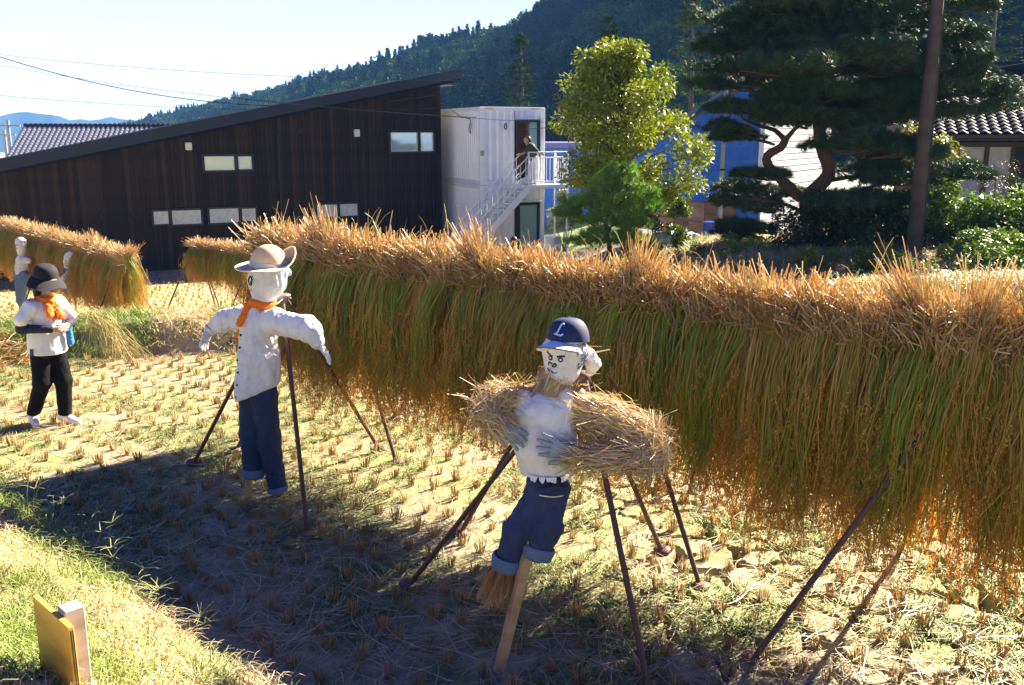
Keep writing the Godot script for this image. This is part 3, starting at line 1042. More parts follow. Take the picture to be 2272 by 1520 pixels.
	for i in 190:
		var p := Vector3(-5.25 + gauss(0.09), 0.45 + rr(0, 0.12), -11.65 + gauss(0.08))
		var e := Vector3(-4.95 + gauss(0.2) + absf(gauss(0.12)), 0.05 + absf(gauss(0.05)), -11.2 + gauss(0.08))
		var m := p.lerp(e, 0.5) + Vector3(gauss(0.03), 0.09, gauss(0.03))
		mb.blade(P([p, m, e]), 0.006, 0.003, Vector3(1, gauss(0.4), gauss(0.4)).normalized(), Color(0.36, 0.33, 0.09), Color(0.50, 0.40, 0.16) if rng.randf() < 0.8 else Color(0.18, 0.24, 0.05))
	single("fallen_sheaf", mb, M.straw, "yellow green rice straw spilling over the bund beside the walking person", "straw")
	mb = MB.new()
	for i in 700:
		var aa := rng.randf() * TAU
		var r := sqrt(rng.randf())
		var p := Vector3(-6.6 + cos(aa) * r * 0.75, 0.05 + 0.42 * (1.0 - r * r) * rng.randf(), -11.35 + sin(aa) * r * 0.4)
		var d := Vector3(gauss(), gauss(0.35), gauss()).normalized() * rr(0.08, 0.2)
		mb.blade(P([p - d, p + Vector3(0, 0.02, 0), p + d]), 0.006, 0.004, Vector3(gauss(), gauss(), gauss()).normalized(), Color(0.42, 0.24, 0.09), Color(0.5, 0.33, 0.14))
	single("straw_heap", mb, M.straw, "heap of reddish brown straw left of the walking person", "straw")

# ------------------------------------------------------------------ buildings
func wall_box(x0: float, x1: float, y0: float, y1: float, z0: float, z1: float, bev := 0.0) -> MB:
	var mb := MB.new()
	mb.box(at((x0 + x1) * 0.5, (y0 + y1) * 0.5, (z0 + z1) * 0.5), Vector3(x1 - x0, y1 - y0, z1 - z0), bev)
	return mb

func window(parent: Node, x0: float, x1: float, y0: float, y1: float, z: float, fr: Material, glass: Material, label := "") -> void:
	var mb := MB.new()
	var w := 0.07
	mb.box(at((x0 + x1) * 0.5, y1 + w * 0.5, z), Vector3(x1 - x0 + 2 * w, w, 0.09), 0.006)
	mb.box(at((x0 + x1) * 0.5, y0 - w * 0.5, z + 0.005), Vector3(x1 - x0 + 2 * w, w, 0.1), 0.006)
	for s in [x0 - w * 0.5, x1 + w * 0.5]:
		mb.box(at(s, (y0 + y1) * 0.5, z), Vector3(w, y1 - y0, 0.09), 0.006)
	var o := part("window", mb, fr, parent)
	if label: o.set_meta("label", label)
	mb = MB.new()
	for s in [[x0 + 0.012, (y0 + y1) * 0.5, 0.024, y1 - y0], [x1 - 0.012, (y0 + y1) * 0.5, 0.024, y1 - y0], [(x0 + x1) * 0.5, y0 + 0.012, x1 - x0 - 0.048, 0.024], [(x0 + x1) * 0.5, y1 - 0.012, x1 - x0 - 0.048, 0.024]]:
		mb.box(at(s[0], s[1], z + 0.005), Vector3(s[2], s[3], 0.04))
	part("sash", mb, M.alu, o)
	part("pane", wall_box(x0 + 0.02, x1 - 0.02, y0 + 0.02, y1 - 0.02, z - 0.02, z - 0.005), glass, o)

func build_dark_building() -> void:
	var b := thing("timber_building", "long dark charred timber building with single slope roof and small windows", "building", Vector3(-2.49, -1.55, -34), deg_to_rad(26))
	var und := func(x: float) -> float: return 5.99 + 0.2024 * x
	var mb := MB.new()
	var L := -18.2
	mb.prism(PackedVector2Array([Vector2(L, 0), Vector2(-0.02, 0), Vector2(-0.02, und.call(-0.02)), Vector2(L, und.call(L))]), -9.0, -0.04, Transform3D.IDENTITY)
	part("wall", mb, M.char_dark, b)
	rng.seed = 1001
	var x := L
	while x < -0.01:
		var w := minf(rr(0.125, 0.145), -x)
		if w < 0.03: break
		var h0: float = und.call(x + 0.004)
		var h1: float = und.call(x + w - 0.004)
		var pr := rr(0.0, 0.012)
		mb = MB.new()
		mb.prism(PackedVector2Array([Vector2(x + 0.004, 0.0), Vector2(x + w - 0.004, 0.0), Vector2(x + w - 0.004, h1 - 0.01), Vector2(x + 0.004, h0 - 0.01)]), -0.038, -0.012 + pr, Transform3D.IDENTITY)
		part("plank", mb, M.plank[rng.randi() % 6], b)
		x += w
	# roof
	mb = MB.new()
	mb.prism(PackedVector2Array([Vector2(L - 0.6, und.call(L - 0.6)), Vector2(0.56, und.call(0.56)), Vector2(0.56, und.call(0.56) + 0.33), Vector2(L - 0.6, und.call(L - 0.6) + 0.27)]), -9.5, 0.42, Transform3D.IDENTITY)
	var rf := part("roof", mb, M.roof_metal, b)
	mb = MB.new()
	mb.prism(PackedVector2Array([Vector2(L - 0.65, und.call(L - 0.65) + 0.06), Vector2(0.6, und.call(0.6) + 0.08), Vector2(0.6, und.call(0.6) + 0.4), Vector2(L - 0.65, und.call(L - 0.65) + 0.42)]), 0.423, 0.455, Transform3D.IDENTITY)
	part("fascia", mb, M.fascia, rf)
	part("verge_soffit", wall_box(0.03, 0.5, und.call(0.03) - 0.03, und.call(0.03) - 0.012, -8.9, 0.3), M.plank[1], rf)
	# windows: x from the corner, heights above the base
	var f: Material = M.black_frame
	var up := 1.55
	for w in [[-8.15, -7.23, 1.61, 2.05, M.mirror_glass], [-7.1, -6.68, 1.63, 2.04, M.mirror_glass], [-1.92, -0.94, 2.15, 2.8, M.mirror_glass], [-0.83, -0.35, 2.15, 2.8, M.mirror_glass], [-9.8, -9.37, -0.03, 0.36, M.frosted], [-9.25, -8.38, -0.06, 0.37, M.frosted], [-8.1, -7.2, -0.06, 0.38, M.frosted], [-7.08, -6.65, -0.04, 0.36, M.frosted], [-4.6, -3.9, 0.0, 0.4, M.frosted], [-3.8, -3.2, 0.0, 0.4, M.frosted]]:
		window(b, w[0], w[1], w[2] + up, w[3] + up, 0.045, f, w[4])
	# vents, downpipe, bracket
	for v in [[-8.7, -8.5, 2.25, 2.49], [-3.21, -3.02, 2.65, 2.9]]:
		part("vent_hood", wall_box(v[0], v[1], v[2] + up, v[3] + up, 0.0, 0.13, 0.02), M.vent_white, b)
	for v in [[-5.12, 2.85], [-11.4, 0.3], [-10.5, 0.28]]:
		part("vent_cap", wall_box(v[0], v[0] + 0.13, v[1] + up - 0.1, v[1] + up + 0.1, 0.0, 0.07, 0.015), M.char_dark, b)
	mb = MB.new()
	mb.tube(P([Vector3(-5.79, 2.75 + up, 0.0), Vector3(-5.79, 2.72 + up, 0.07), Vector3(-5.79, 0.1, 0.07)]), PackedFloat32Array([0.035, 0.035, 0.035]), 8)
	part("downpipe", mb, M.black_frame, b)

func corrugated(w: float, h: float, pitch: float, dep: float) -> MB:
	# trapezoid waves across x, from 0 to w; face looks to +z
	var mb := MB.new()
	var pts := [Vector2(0, 0)]
	var x := 0.0
	while x < w - 0.001:
		for e in [[0.32, 0.0], [0.5, -dep], [0.82, -dep], [1.0, 0.0]]:
			pts.append(Vector2(minf(x + pitch * e[0], w), e[1]))
		x += pitch
	for i in pts.size() - 1:
		var a: Vector2 = pts[i]
		var b: Vector2 = pts[i + 1]
		if b.x - a.x < 1e-4: continue
		var d := (b - a).normalized()
		mb.flat(Vector3(a.x, 0, a.y), Vector3(b.x, 0, b.y), Vector3(b.x, h, b.y), Vector3(a.x, h, a.y), Vector3(-d.y, 0, d.x))
	return mb

func container(called: String, label: String, y: float, upper: bool) -> Node3D:
	var c := thing(called, label, "container", Vector3(-1.07, y, -32.2), deg_to_rad(25), "stacked white containers")
	var W := 2.44
	var D := 6.06
	var Hh := 2.59
	for p in [[0, 0], [W - 0.16, 0], [0, -D + 0.16], [W - 0.16, -D + 0.16]]:
		part("corner_post", wall_box(p[0], p[0] + 0.16, 0.0, Hh, p[1] - 0.16, p[1], 0.012), M.container_white, c)
	for yy in [[0.0, 0.15], [Hh - 0.13, Hh]]:
		for z in [[-0.1, -0.006], [-D + 0.006, -D + 0.1]]:
			part("rail", wall_box(0.16, W - 0.16, yy[0], yy[1], z[0], z[1], 0.008), M.container_white, c)
		for xx in [[0.006, 0.1], [W - 0.1, W - 0.006]]:
			part("rail", wall_box(xx[0], xx[1], yy[0], yy[1], -D + 0.16, -0.16, 0.008), M.container_white, c)
	part("roof_sheet", wall_box(0.05, W - 0.05, Hh - 0.06, Hh - 0.025, -D + 0.05, -0.05), M.container_white, c)
	part("floor_slab", wall_box(0.1, W - 0.1, 0.02, 0.12, -D + 0.1, -0.1), M.container_white, c)
	# left side and far side, back
	var mb := MB.new()
	mb.join(corrugated(D - 0.32, Hh - 0.28, 0.19, 0.036), Transform3D(Basis(Vector3.UP, -PI / 2), Vector3(0.035, 0.15, -D + 0.16)))
	part("side_wall", mb, M.container_white, c)
	mb = MB.new()
	mb.join(corrugated(D - 0.32, Hh - 0.28, 0.19, 0.036), Transform3D(Basis(Vector3.UP, PI / 2), Vector3(W - 0.035, 0.15, -0.16)))
	part("side_wall", mb, M.container_white, c)
	part("back_wall", wall_box(0.16, W - 0.16, 0.15, Hh - 0.13, -D + 0.03, -D + 0.06), M.container_white, c)
	# front: corrugated left of the door, over it a plain panel
	var dx0 := 1.36
	var dx1 := 2.2
	var dt := 2.13 if upper else 1.92
	mb = MB.new()
	mb.join(corrugated(dx0 - 0.2, Hh - 0.28, 0.26, 0.04), at(0.16, 0.15, -0.035))
	part("front_wall", mb, M.container_white, c)
	mb = MB.new()
	mb.join(corrugated(W - 0.16 - dx0 + 0.04, Hh - 0.13 - dt - 0.04, 0.26, 0.04), at(dx0 - 0.04, dt + 0.04, -0.035))
	part("front_wall", mb, M.container_white, c)
	part("front_wall", wall_box(dx1 + 0.04, W - 0.16, 0.15, dt + 0.04, -0.07, -0.035), M.container_white, c)
	# door
	mb = MB.new()
	mb.box(at(dx0, (dt + 0.1) * 0.5, -0.03), Vector3(0.08, dt - 0.1, 0.12), 0.006)
	mb.box(at(dx1, (dt + 0.1) * 0.5, -0.03), Vector3(0.08, dt - 0.1, 0.12), 0.006)
	mb.box(at((dx0 + dx1) * 0.5, dt, -0.03), Vector3(dx1 - dx0 + 0.08, 0.08, 0.12), 0.006)
	var fr := part("door_frame", mb, M.black_frame, c)
	part("canopy", wall_box(dx0 - 0.05, dx1 + 0.12, dt + 0.08, dt + 0.11, -0.02, 0.14), M.container_white, c)
	if upper:
		# door stands open: one sees a timber lined room and the far pane
		part("room_lining", wall_box(dx0 - 0.1, dx1 + 0.1, 0.16, dt + 0.1, -1.3, -1.22), M.ply_room, c)
		part("glass_door", wall_box(dx1 - 0.34, dx1 - 0.05, 0.2, dt - 0.06, -0.05, -0.03), M.door_glass, fr)
	else:
		part("glass_door", wall_box(dx0 + 0.05, dx1 - 0.05, 0.12, dt - 0.05, -0.05, -0.02), M.door_glass, fr)
		part("door_stile", wall_box(dx0 + 0.05, dx0 + 0.13, 0.12, dt - 0.05, -0.018, 0.0), M.black_frame, fr)
		part("door_handle", wall_box(dx0 + 0.17, dx0 + 0.22, 0.8, 1.0, 0.0, 0.05, 0.01), M.alu, fr)
	# hazard stripes on the corner castings
	if upper:
		for x in [0.25, 1.95]:
			var hm := MB.new()
			for k in 4: hm.box(Transform3D(Basis(Vector3.FORWARD, 0.5), Vector3(x + k * 0.075, Hh - 0.055, 0.0)), Vector3(0.035, 0.05, 0.006))
			part("hazard_stripe", hm, M.hazard, c)
	return c

func build_containers() -> void:
	container("container_unit", "lower white container with glass door under the balcony", -1.55, false)
	var c := container("container_unit", "upper white container with open balcony door", 1.045, true)
	# lamp ring, cable loop, plate
	var mb := MB.new()
	var ring := []
	var rr2 := PackedFloat32Array()
	for i in 17:
		ring.append(Vector3(0.93 + cos(TAU * i / 16.0) * 0.045, 1.95 + sin(TAU * i / 16.0) * 0.1, 0.02)); rr2.append(0.018)
	mb.tube(P(ring), rr2, 6, false)
	part("wall_lamp", mb, M.black_frame, c)
	part("plate", wall_box(0.0, 0.14, 0.98, 1.16, 0.002, 0.012), M.plate, c)
	mb = MB.new()
	mb.tube(P([Vector3(-0.03, 2.5, -2.4), Vector3(-0.05, 2.3, -1.7), Vector3(-0.05, 2.2, -0.75), Vector3(-0.06, 2.0, -0.62), Vector3(-0.06, 1.72, -0.7), Vector3(-0.05, 1.8, -0.85), Vector3(-0.05, 2.05, -0.8)]), PackedFloat32Array([0.014, 0.014, 0.014, 0.014, 0.014, 0.014, 0.014]), 6)
	part("cable", mb, M.black_frame, c)
	# balcony and stairs, one piece of steelwork before the front
	var s := thing("steel_staircase", "white steel staircase and balcony in front of the containers", "staircase", Vector3(-1.07, -1.55, -32.2), deg_to_rad(25))
	var fy := 2.62
	part("platform", wall_box(1.3, 2.85, fy - 0.12, fy, 0.05, 1.05, 0.01), M.rail_white, s)
	for p in [[1.33, 1.0], [2.8, 1.0], [2.8, 0.1]]:
		mb = MB.new()
		mb.rod(Vector3(p[0], 0, p[1]) if p[0] > 2 else Vector3(p[0], fy - 0.1, p[1]), Vector3(p[0], fy + 1.1, p[1]), 0.03, 0.03, 8)
		part("post", mb, M.rail_white, s)
	for yy in [0.12, 0.9, 1.08]:
		mb = MB.new()
		mb.rod(Vector3(1.33, fy + yy, 1.0), Vector3(2.8, fy + yy, 1.0), 0.022, 0.022, 8)
		part("handrail", mb, M.rail_white, s)
		mb = MB.new()
		mb.rod(Vector3(2.8, fy + yy, 1.0), Vector3(2.8, fy + yy, 0.1), 0.022, 0.022, 8)
		part("handrail", mb, M.rail_white, s)
	for i in 10:
		mb = MB.new()
		mb.rod(Vector3(1.33 + 0.134 * (i + 1), fy + 0.12, 1.0), Vector3(1.33 + 0.134 * (i + 1), fy + 0.9, 1.0), 0.013, 0.013, 6)
		part("baluster", mb, M.rail_white, s)
	for i in 5:
		mb = MB.new()
		mb.rod(Vector3(2.8, fy + 0.12, 0.1 + 0.16 * (i + 0.5)), Vector3(2.8, fy + 0.9, 0.1 + 0.16 * (i + 0.5)), 0.013, 0.013, 6)
		part("baluster", mb, M.rail_white, s)
	# flight going down to the left
	var a := Vector3(1.33, fy - 0.1, 0)
	var d := Vector3(-2.45, -2.42, 0)
	for z in [0.25, 1.0]:
		mb = MB.new()
		var m := a + d * 0.5 + Vector3(0, 0, z)
		mb.box(Transform3D(Basis(Vector3.BACK, atan2(d.y, d.x)), m), Vector3(d.length(), 0.22, 0.03), 0.004)
		part("stringer", mb, M.rail_white, s)
		for hh in [0.35, 0.62, 0.95]:
			mb = MB.new()
			var o := Vector3(0, hh + 0.12, z)
			mb.rod(a + o, a + d + o, 0.02, 0.02, 8)
			part("handrail", mb, M.rail_white, s)
		for i in 12:
			mb = MB.new()
			var q := a + d * ((i + 0.5) / 12.0) + Vector3(0, 0.1, z)
			mb.rod(q, q + Vector3(0, 0.97, 0), 0.013, 0.013, 6)
			part("baluster", mb, M.rail_white, s)
	for i in 12:
		var q := a + d * ((i + 0.5) / 12.0)
		part("tread", wall_box(q.x - 0.13, q.x + 0.13, q.y - 0.02, q.y + 0.01, 0.27, 0.98), M.rail_white, s)
	# things by the door
	var ac := thing("air_conditioner", "white outdoor air conditioner unit at the right of the containers", "air conditioner", Vector3(1.43, -1.5, -33.3), deg_to_rad(25))
	part("casing", wall_box(-0.16, 0.16, 0.1, 0.72, -0.4, 0.4, 0.02), M.rail_white, ac)
	for i in 2:
		mb = MB.new()
		for k in 6: mb.box(at(0.0, 0.2 + 0.3 * i + k * 0.04, 0.41), Vector3(0.24, 0.012, 0.014))
		part("grille", mb, M.black_frame, ac)
	mb = MB.new()
	net(mb, [[Vector3(-0.12, 0.08, 0), Vector3(0.12, 0.09, 0.02), 0.1, 0.12], [Vector3(0.0, 0.15, 0), Vector3(0.05, 0.22, 0), 0.08, 0.06]], 0.025, 0.05, [Plane(Vector3.DOWN, 0.0)], 0.03, 6.0)
	var bag := single("laundry_bundle", mb, M.cloth_pale, "pale bundle of cloth on the balcony floor behind the rail", "bundle")
	bag.position = Vector3(0.45, 1.07, -32.25)

func siding(called: String, label: String, o: Vector3, dir: float, L: float, y0: float, top0: float, top1: float, mat: Array, base: bool) -> Node3D:
	# lap boards on a wall running to +x from o, facing +z; top from top0 at x=0 to top1 at x=L
	var s := thing(called, label, "shed", o, dir)
	var mb := MB.new()
	mb.prism(PackedVector2Array([Vector2(0.03, 0), Vector2(L - 0.03, 0), Vector2(L - 0.03, top1 - 0.05), Vector2(0.03, top0 - 0.05)]), -0.15, -0.03, Transform3D.IDENTITY)
	part("wall", mb, mat[0], s)
	var y := y0
	rng.seed = 1200
	var ex := 0.185
	while y < maxf(top0, top1) - 0.02:
		# the slanting roof line cuts the upper boards
		var xa := 0.0
		var xb := L
		var ym := y + ex * 0.9
		if ym > minf(top0, top1):
			var xc := L * (ym - top0) / (top1 - top0)
			if top1 > top0: xa = clampf(xc, 0, L)
			else: xb = clampf(xc, 0, L)
		if xb - xa > 0.05:
			mb = MB.new()
			var t := atan2(0.013, ex)
			mb.box(Transform3D(Basis(Vector3.RIGHT, -t), Vector3((xa + xb) * 0.5, y + ex * 0.5, 0.012 + rr(-0.002, 0.002))), Vector3(xb - xa, ex + 0.02, 0.014))
			part("siding_board", mb, mat[rng.randi() % mat.size()], s)
		y += ex
	return s

func build_sheds() -> void:
	# blue lap siding on the left flank, the tall end wall of white boards to its right
	var dirL := Vector3(-0.46, 0, -0.888)
	var L := 6.4
	var o := Vector3(7.02, -0.4, -27.0) + dirL * L
	var s := siding("blue_shed", "shed with blue lap siding above bare plywood, behind the pine", o, atan2(-(-dirL.z), -dirL.x), L, 1.12, 2.35, 4.85, [M.blue1, M.blue2, M.blue1], true)
	# plywood below the boards
	rng.seed = 1300
	var x := 0.0
	while x < L - 0.05:
		var w := minf(rr(0.55, 1.0), L - x)
		for y in [[0.0, 0.48], [0.5, 1.1]]:
			if x + w > L - 0.6 and y[0] > 0.2 and rng.randf() < 0.3: continue
			part("plywood_panel", wall_box(x + 0.006, x + w - 0.006, y[0], y[1], -0.028, 0.0 + rr(0, 0.012)), M.ply[rng.randi() % 3], s)
		x += w
	part("drip_board", wall_box(0.0, L, 1.06, 1.12, 0.0, 0.06, 0.008), M.ply[2], s)
	var mb := MB.new()
	var sl := (4.85 - 2.35) / L
	mb.prism(PackedVector2Array([Vector2(-0.35, 2.35 - 0.35 * sl), Vector2(L + 0.05, 4.85 + 0.05 * sl), Vector2(L + 0.05, 4.97 + 0.05 * sl), Vector2(-0.35, 2.47 - 0.35 * sl)]), -0.25, 0.25, Transform3D.IDENTITY)
	part("roof", mb, M.roof_blue, s)
	part("corner_board", wall_box(L - 0.03, L + 0.06, 1.1, 4.8, -0.06, 0.05, 0.006), M.white_paint, s)
	var d2 := deg_to_rad(57)   # runs away to the right
	var ws := siding("white_shed", "shed wall of glossy white lap siding seen through the pine branches", Vector3(7.1, -0.4, -27.02), d2, 7.0, 0.0, 4.9, 4.9, [M.white_paint, M.white_paint, M.white_paint2], false)
	mb = MB.new()
	part("roof_edge", wall_box(0.0, 7.2, 4.9, 5.02, -0.2, 0.3, 0.01), M.roof_blue, ws)
	# long low roof behind the containers
	var lr := thing("low_building", "low building with violet grey metal roof behind the containers", "building", Vector3(1.6, -1.5, -44), deg_to_rad(5))
	part("wall", wall_box(0, 9, 0, 3.6, -5, 0), M.blue2, lr)
	part("roof", wall_box(-0.3, 9.3, 3.6, 3.85, -5.3, 0.4, 0.02), M.roof_violet, lr)

func tile_roof(w: float, run: float, rise: float, pitch: float, course: float) -> MB:
	# pan tiles: rounded waves across x, stepped down z; eave at z = run, y = 0, ridge at z = 0, y = rise
	var mb := MB.new()
	var nc := int(w / pitch)
	var nr := int(run / course)
	var sl := rise / run
	var up := Vector3(0, run, rise).normalized()
	for j in nr:
		var z0 := j * course
		var z1 := (j + 1) * course + 0.03
		for i in nc:
			var s := mb.v.size()
			for k in 7:
				var t := k / 6.0
				var hgt := 0.055 * sin(t * PI) if t < 0.62 else 0.052 * sin(0.62 * PI) * (1.0 - (t - 0.62) / 0.38) - 0.02 * sin((t - 0.62) / 0.38 * PI)
				var dx := 0.6 * cos(t * PI)
				var nn := (up + Vector3(-dx, 0, 0)).normalized()
				var x := (i + t) * pitch
				mb.vert(Vector3(x, rise - z0 * sl + hgt, z0), nn)
				mb.vert(Vector3(x, rise - z1 * sl + hgt + 0.035, z1), nn)
				mb.vert(Vector3(x, rise - z1 * sl + hgt + 0.005, z1), Vector3(0, 0, 1))
			for k in 6:
				var a := s + k * 3
				mb.tri(a, a + 1, a + 3); mb.tri(a + 1, a + 4, a + 3)
				mb.tri(a + 1, a + 2, a + 4); mb.tri(a + 2, a + 5, a + 4)
	return mb

func build_tiled_houses() -> void:
	# left: only the roof shows over the dark one
	var h := thing("tiled_house", "house with grey glazed tile roof behind the dark timber building", "house", Vector3(-27.6, -1.5, -51.5), deg_to_rad(9))
	var tr := tile_roof(11.4, 4.2, 2.1, 0.268, 0.26)
	var mb := MB.new()
	mb.join(tr, at(0, 2.55, -4.2))
	var rf := part("roof", mb, M.tile_glazed, h)
	rf.set_meta("kind", "stuff")
	mb = MB.new()
	for i in 42:
		mb.box(at(0.14 + i * 0.272, 4.72, -4.25), Vector3(0.24, 0.2, 0.3), 0.05)
	part("ridge_tiles", mb, M.tile_dark, h)
	part("wall", wall_box(0.6, 10.8, 0, 2.5, -7.6, -0.5), M.plaster, h)
	mb = MB.new()
	mb.prism(PackedVector2Array([Vector2(8.4, 2.5), Vector2(0, 2.5), Vector2(4.2, 4.6)]), 0.0, 11.3, Transform3D(Basis(Vector3.UP, PI / 2) , Vector3(0, 0, 0)))
	part("roof_frame", mb, M.tile_dark, h)
	# right: old farmhouse
	var f := thing("farmhouse", "old farmhouse with dark tile roof and white plaster panels at the right", "house", Vector3(11.9, -0.1, -27.0), deg_to_rad(-18))
	mb = MB.new()
	mb.join(tile_roof(13.0, 5.4, 1.95, 0.27, 0.27), at(-0.9, 2.85, -4.4))
	var fr := part("roof", mb, M.tile_dark, f)
	fr.set_meta("kind", "stuff")
	part("ridge_tiles", wall_box(-0.9, 12.1, 4.76, 5.05, -4.65, -4.25, 0.06), M.tile_dark, f)
	mb = MB.new()
	mb.prism(PackedVector2Array([Vector2(9.8, 2.72), Vector2(-1.0, 2.72), Vector2(4.4, 4.7)]), -0.8, 12.0, Transform3D(Basis(Vector3.UP, PI / 2), Vector3(0, 0, 0)))
	part("roof_frame", mb, M.old_wood, f)
	part("wall", wall_box(0, 11, 0, 2.75, -8.0, -0.05), M.dark_room, f)
	part("eave_board", wall_box(-0.9, 12, 2.68, 2.84, 0.86, 0.95), M.old_wood, f)
	for x in [0.0, 0.62, 1.36, 2.02, 3.1, 4.2]:
		part("post", wall_box(x - 0.06, x + 0.06, 0, 2.7, -0.05, 0.09, 0.008), M.old_wood, f)
	for x in [[0.06, 0.56], [0.68, 1.3], [1.42, 1.96]]:
		part("plaster_panel", wall_box(x[0], x[1], 0.2, 2.5, -0.045, 0.02), M.plaster, f)
	part("beam", wall_box(-0.1, 6.0, 2.5, 2.64, -0.04, 0.1, 0.008), M.old_wood, f)
	part("clay_wall", wall_box(-0.9, -0.06, 0, 2.6, -1.0, -0.9), M.clay, f)

func build_street_things() -> void:
	var p := thing("utility_pole", "tall weathered wooden utility pole in front of the pine", "utility pole", Vector3(8.17, 0.1, -19))
	var mb := MB.new()
	mb.tube(P([Vector3(0, -0.3, 0), Vector3(0, 3, 0), Vector3(0, 8, 0)]), PackedFloat32Array([0.165, 0.135, 0.09]), 18)
	part("shaft", mb, M.pole_wood, p)
	for y in [2.35, 4.5]:
		mb = MB.new()
		mb.lathe(PackedVector2Array([Vector2(0.1, -0.015), Vector2(0.148 - 0.009 * y, -0.015), Vector2(0.148 - 0.009 * y, 0.015), Vector2(0.1, 0.015)]), at(0, y, 0), 18)
		part("steel_band", mb, M.black_frame if y < 4.0 else M.galv, p)
	mb = MB.new()
	mb.rod(Vector3(-0.17, 4.5, 0.05), Vector3(-0.23, 4.52, 0.05), 0.04, 0.04, 10)
	part("bolt", mb, M.galv, p)
	mb = MB.new()
	mb.tube(P([Vector3(0.1, 0, 0.13), Vector3(0.1, 4.4, 0.12), Vector3(0.08, 7.9, 0.1)]), PackedFloat32Array([0.012, 0.012, 0.012]), 5)
	part("ground_wire", mb, M.black_frame, p)
	p = thing("steel_pole", "thin grey steel pole standing in front of the blue shed", "pole", Vector3(5.74, -0.3, -26))
	mb = MB.new()
	mb.rod(Vector3.ZERO, Vector3(0, 4.25, 0), 0.07, 0.05, 12)
	part("shaft", mb, M.galv, p)
	for y in [1.2, 2.1, 2.9, 3.3]:
		mb = MB.new()
		mb.lathe(PackedVector2Array([Vector2(0.05, -0.02), Vector2(0.075, -0.02), Vector2(0.075, 0.02), Vector2(0.05, 0.02)]), at(0, y, 0), 12)
		part("pole_band", mb, M.black_frame, p)
	mb = MB.new()
	mb.lathe(PackedVector2Array([Vector2(0, 0), Vector2(0.19, 0), Vector2(0.2, 0.03), Vector2(0.215, 0.3), Vector2(0.2, 0.55), Vector2(0.19, 0.6), Vector2(0.205, 0.62), Vector2(0.2, 0.66), Vector2(0, 0.66)]), at(5.28, -0.18, -25), 22)
	single("plastic_barrel", mb, M.barrel, "blue plastic barrel standing by the plywood wall", "barrel")
	mb = MB.new()
	net(mb, [[Vector3(-0.5, 0.1, 0), Vector3(0.5, 0.12, 0), 0.2, 0.16], [Vector3(0, 0.2, 0.1), Vector3(0.3, 0.2, 0), 0.12, 0.1]], 0.05, 0.1, [Plane(Vector3.DOWN, 0.0)], 0.06, 3.0)
	var o := single("tarpaulin", mb, M.tarp, "grey blue tarpaulin heaped before the plywood wall", "tarpaulin")
	o.position = Vector3(4.3, -0.05, -24.5)
	var sg := thing("garden_sign", "small white label on a stake beside the blue barrel", "sign", Vector3(5.42, 0.2, -21))
	part("stake", wall_box(-0.012, 0.012, 0, 0.3, -0.012, 0.012), M.stake_wood, sg)
	part("plate", wall_box(-0.05, 0.05, 0.26, 0.44, 0.013, 0.022), M.white_paint, sg)
	# board by the path
	var bd := thing("wooden_board", "yellow plywood board on a grey post at the lower left corner", "board", Vector3(-1.755, 0.2, -3.27), deg_to_rad(-44))
	mb = MB.new()
	mb.box(at(0, 0.3, 0), Vector3(0.35, 1.0, 0.022), 0.002)
	var face := part("panel", mb, M.board, bd)
	for k in 2:
		part("ply_edge", wall_box(0.1751, 0.1765, -0.19, 0.785, -0.0075 + 0.008 * k, -0.0035 + 0.008 * k), M.old_wood, face)
	rng.seed = 7
	mb = MB.new()
	for k in 9:
		var x := -0.02 + 0.018 * (k % 3) + gauss(0.003)
		var y := 0.47 - 0.03 * (k / 3)
		for j in 3:
			var q := Vector3(x + gauss(0.004), y + gauss(0.006), 0.0118)
			mb.rod(q, q + Vector3(gauss(0.006), gauss(0.008), 0), 0.0008, 0.0008, 4)
	part("faded_writing", mb, M.ink_green, face)
	mb = MB.new()
	mb.box(at(0.05, 0.3, -0.05), Vector3(0.075, 1.04, 0.075), 0.004)
	part("post", mb, M.grey_wood, bd)
	# far poles at the left
	for e in [[-33.0, -63.0, 5.6, "distant utility pole left of the tiled roof, the taller one"], [-37.0, -70.0, 5.0, "distant utility pole at the left edge, the shorter one"]]:
		var fp := thing("far_utility_pole", e[3], "utility pole", Vector3(e[0], -2.0, e[1]), 0.0, "distant utility poles")
		mb = MB.new()
		mb.rod(Vector3.ZERO, Vector3(0, e[2], 0), 0.15, 0.1, 8)
		part("shaft", mb, M.galv, fp)
		part("cross_arm", wall_box(-0.8, 0.8, e[2] - 0.4, e[2] - 0.3, -0.05, 0.05), M.galv, fp)
	# overhead wires
	var wires := [
		["thin wire crossing the sky highest at the left", Vector3(-21, 5.85, -36), Vector3(2, 4.2, -27), 0.35, 0.008],
		["wire crossing the sky second from the top", Vector3(-21, 5.6, -36), Vector3(-1.0, 3.2, -27), 0.3, 0.008],
		["thick sagging cable running to the timber building corner", Vector3(-19, 6.0, -32), Vector3(-2.6, 4.05, -33.3), 1.15, 0.016],
		["lowest wire crossing the sky at the left", Vector3(-21, 4.4, -33), Vector3(-2.6, 3.6, -33.2), 0.35, 0.008],
		["thin wire passing in front of the upper container", Vector3(-9, 3.9, -31), Vector3(9, 2.9, -28), 0.25, 0.007],
		["wire from the steel pole toward the leafy tree", Vector3(5.74, 3.55, -26), Vector3(-2.6, 2.9, -36), 0.25, 0.009],
		["wire running right from the pine toward the farmhouse", Vector3(5.74, 3.85, -26), Vector3(17, 5.2, -27), 0.25, 0.008]]
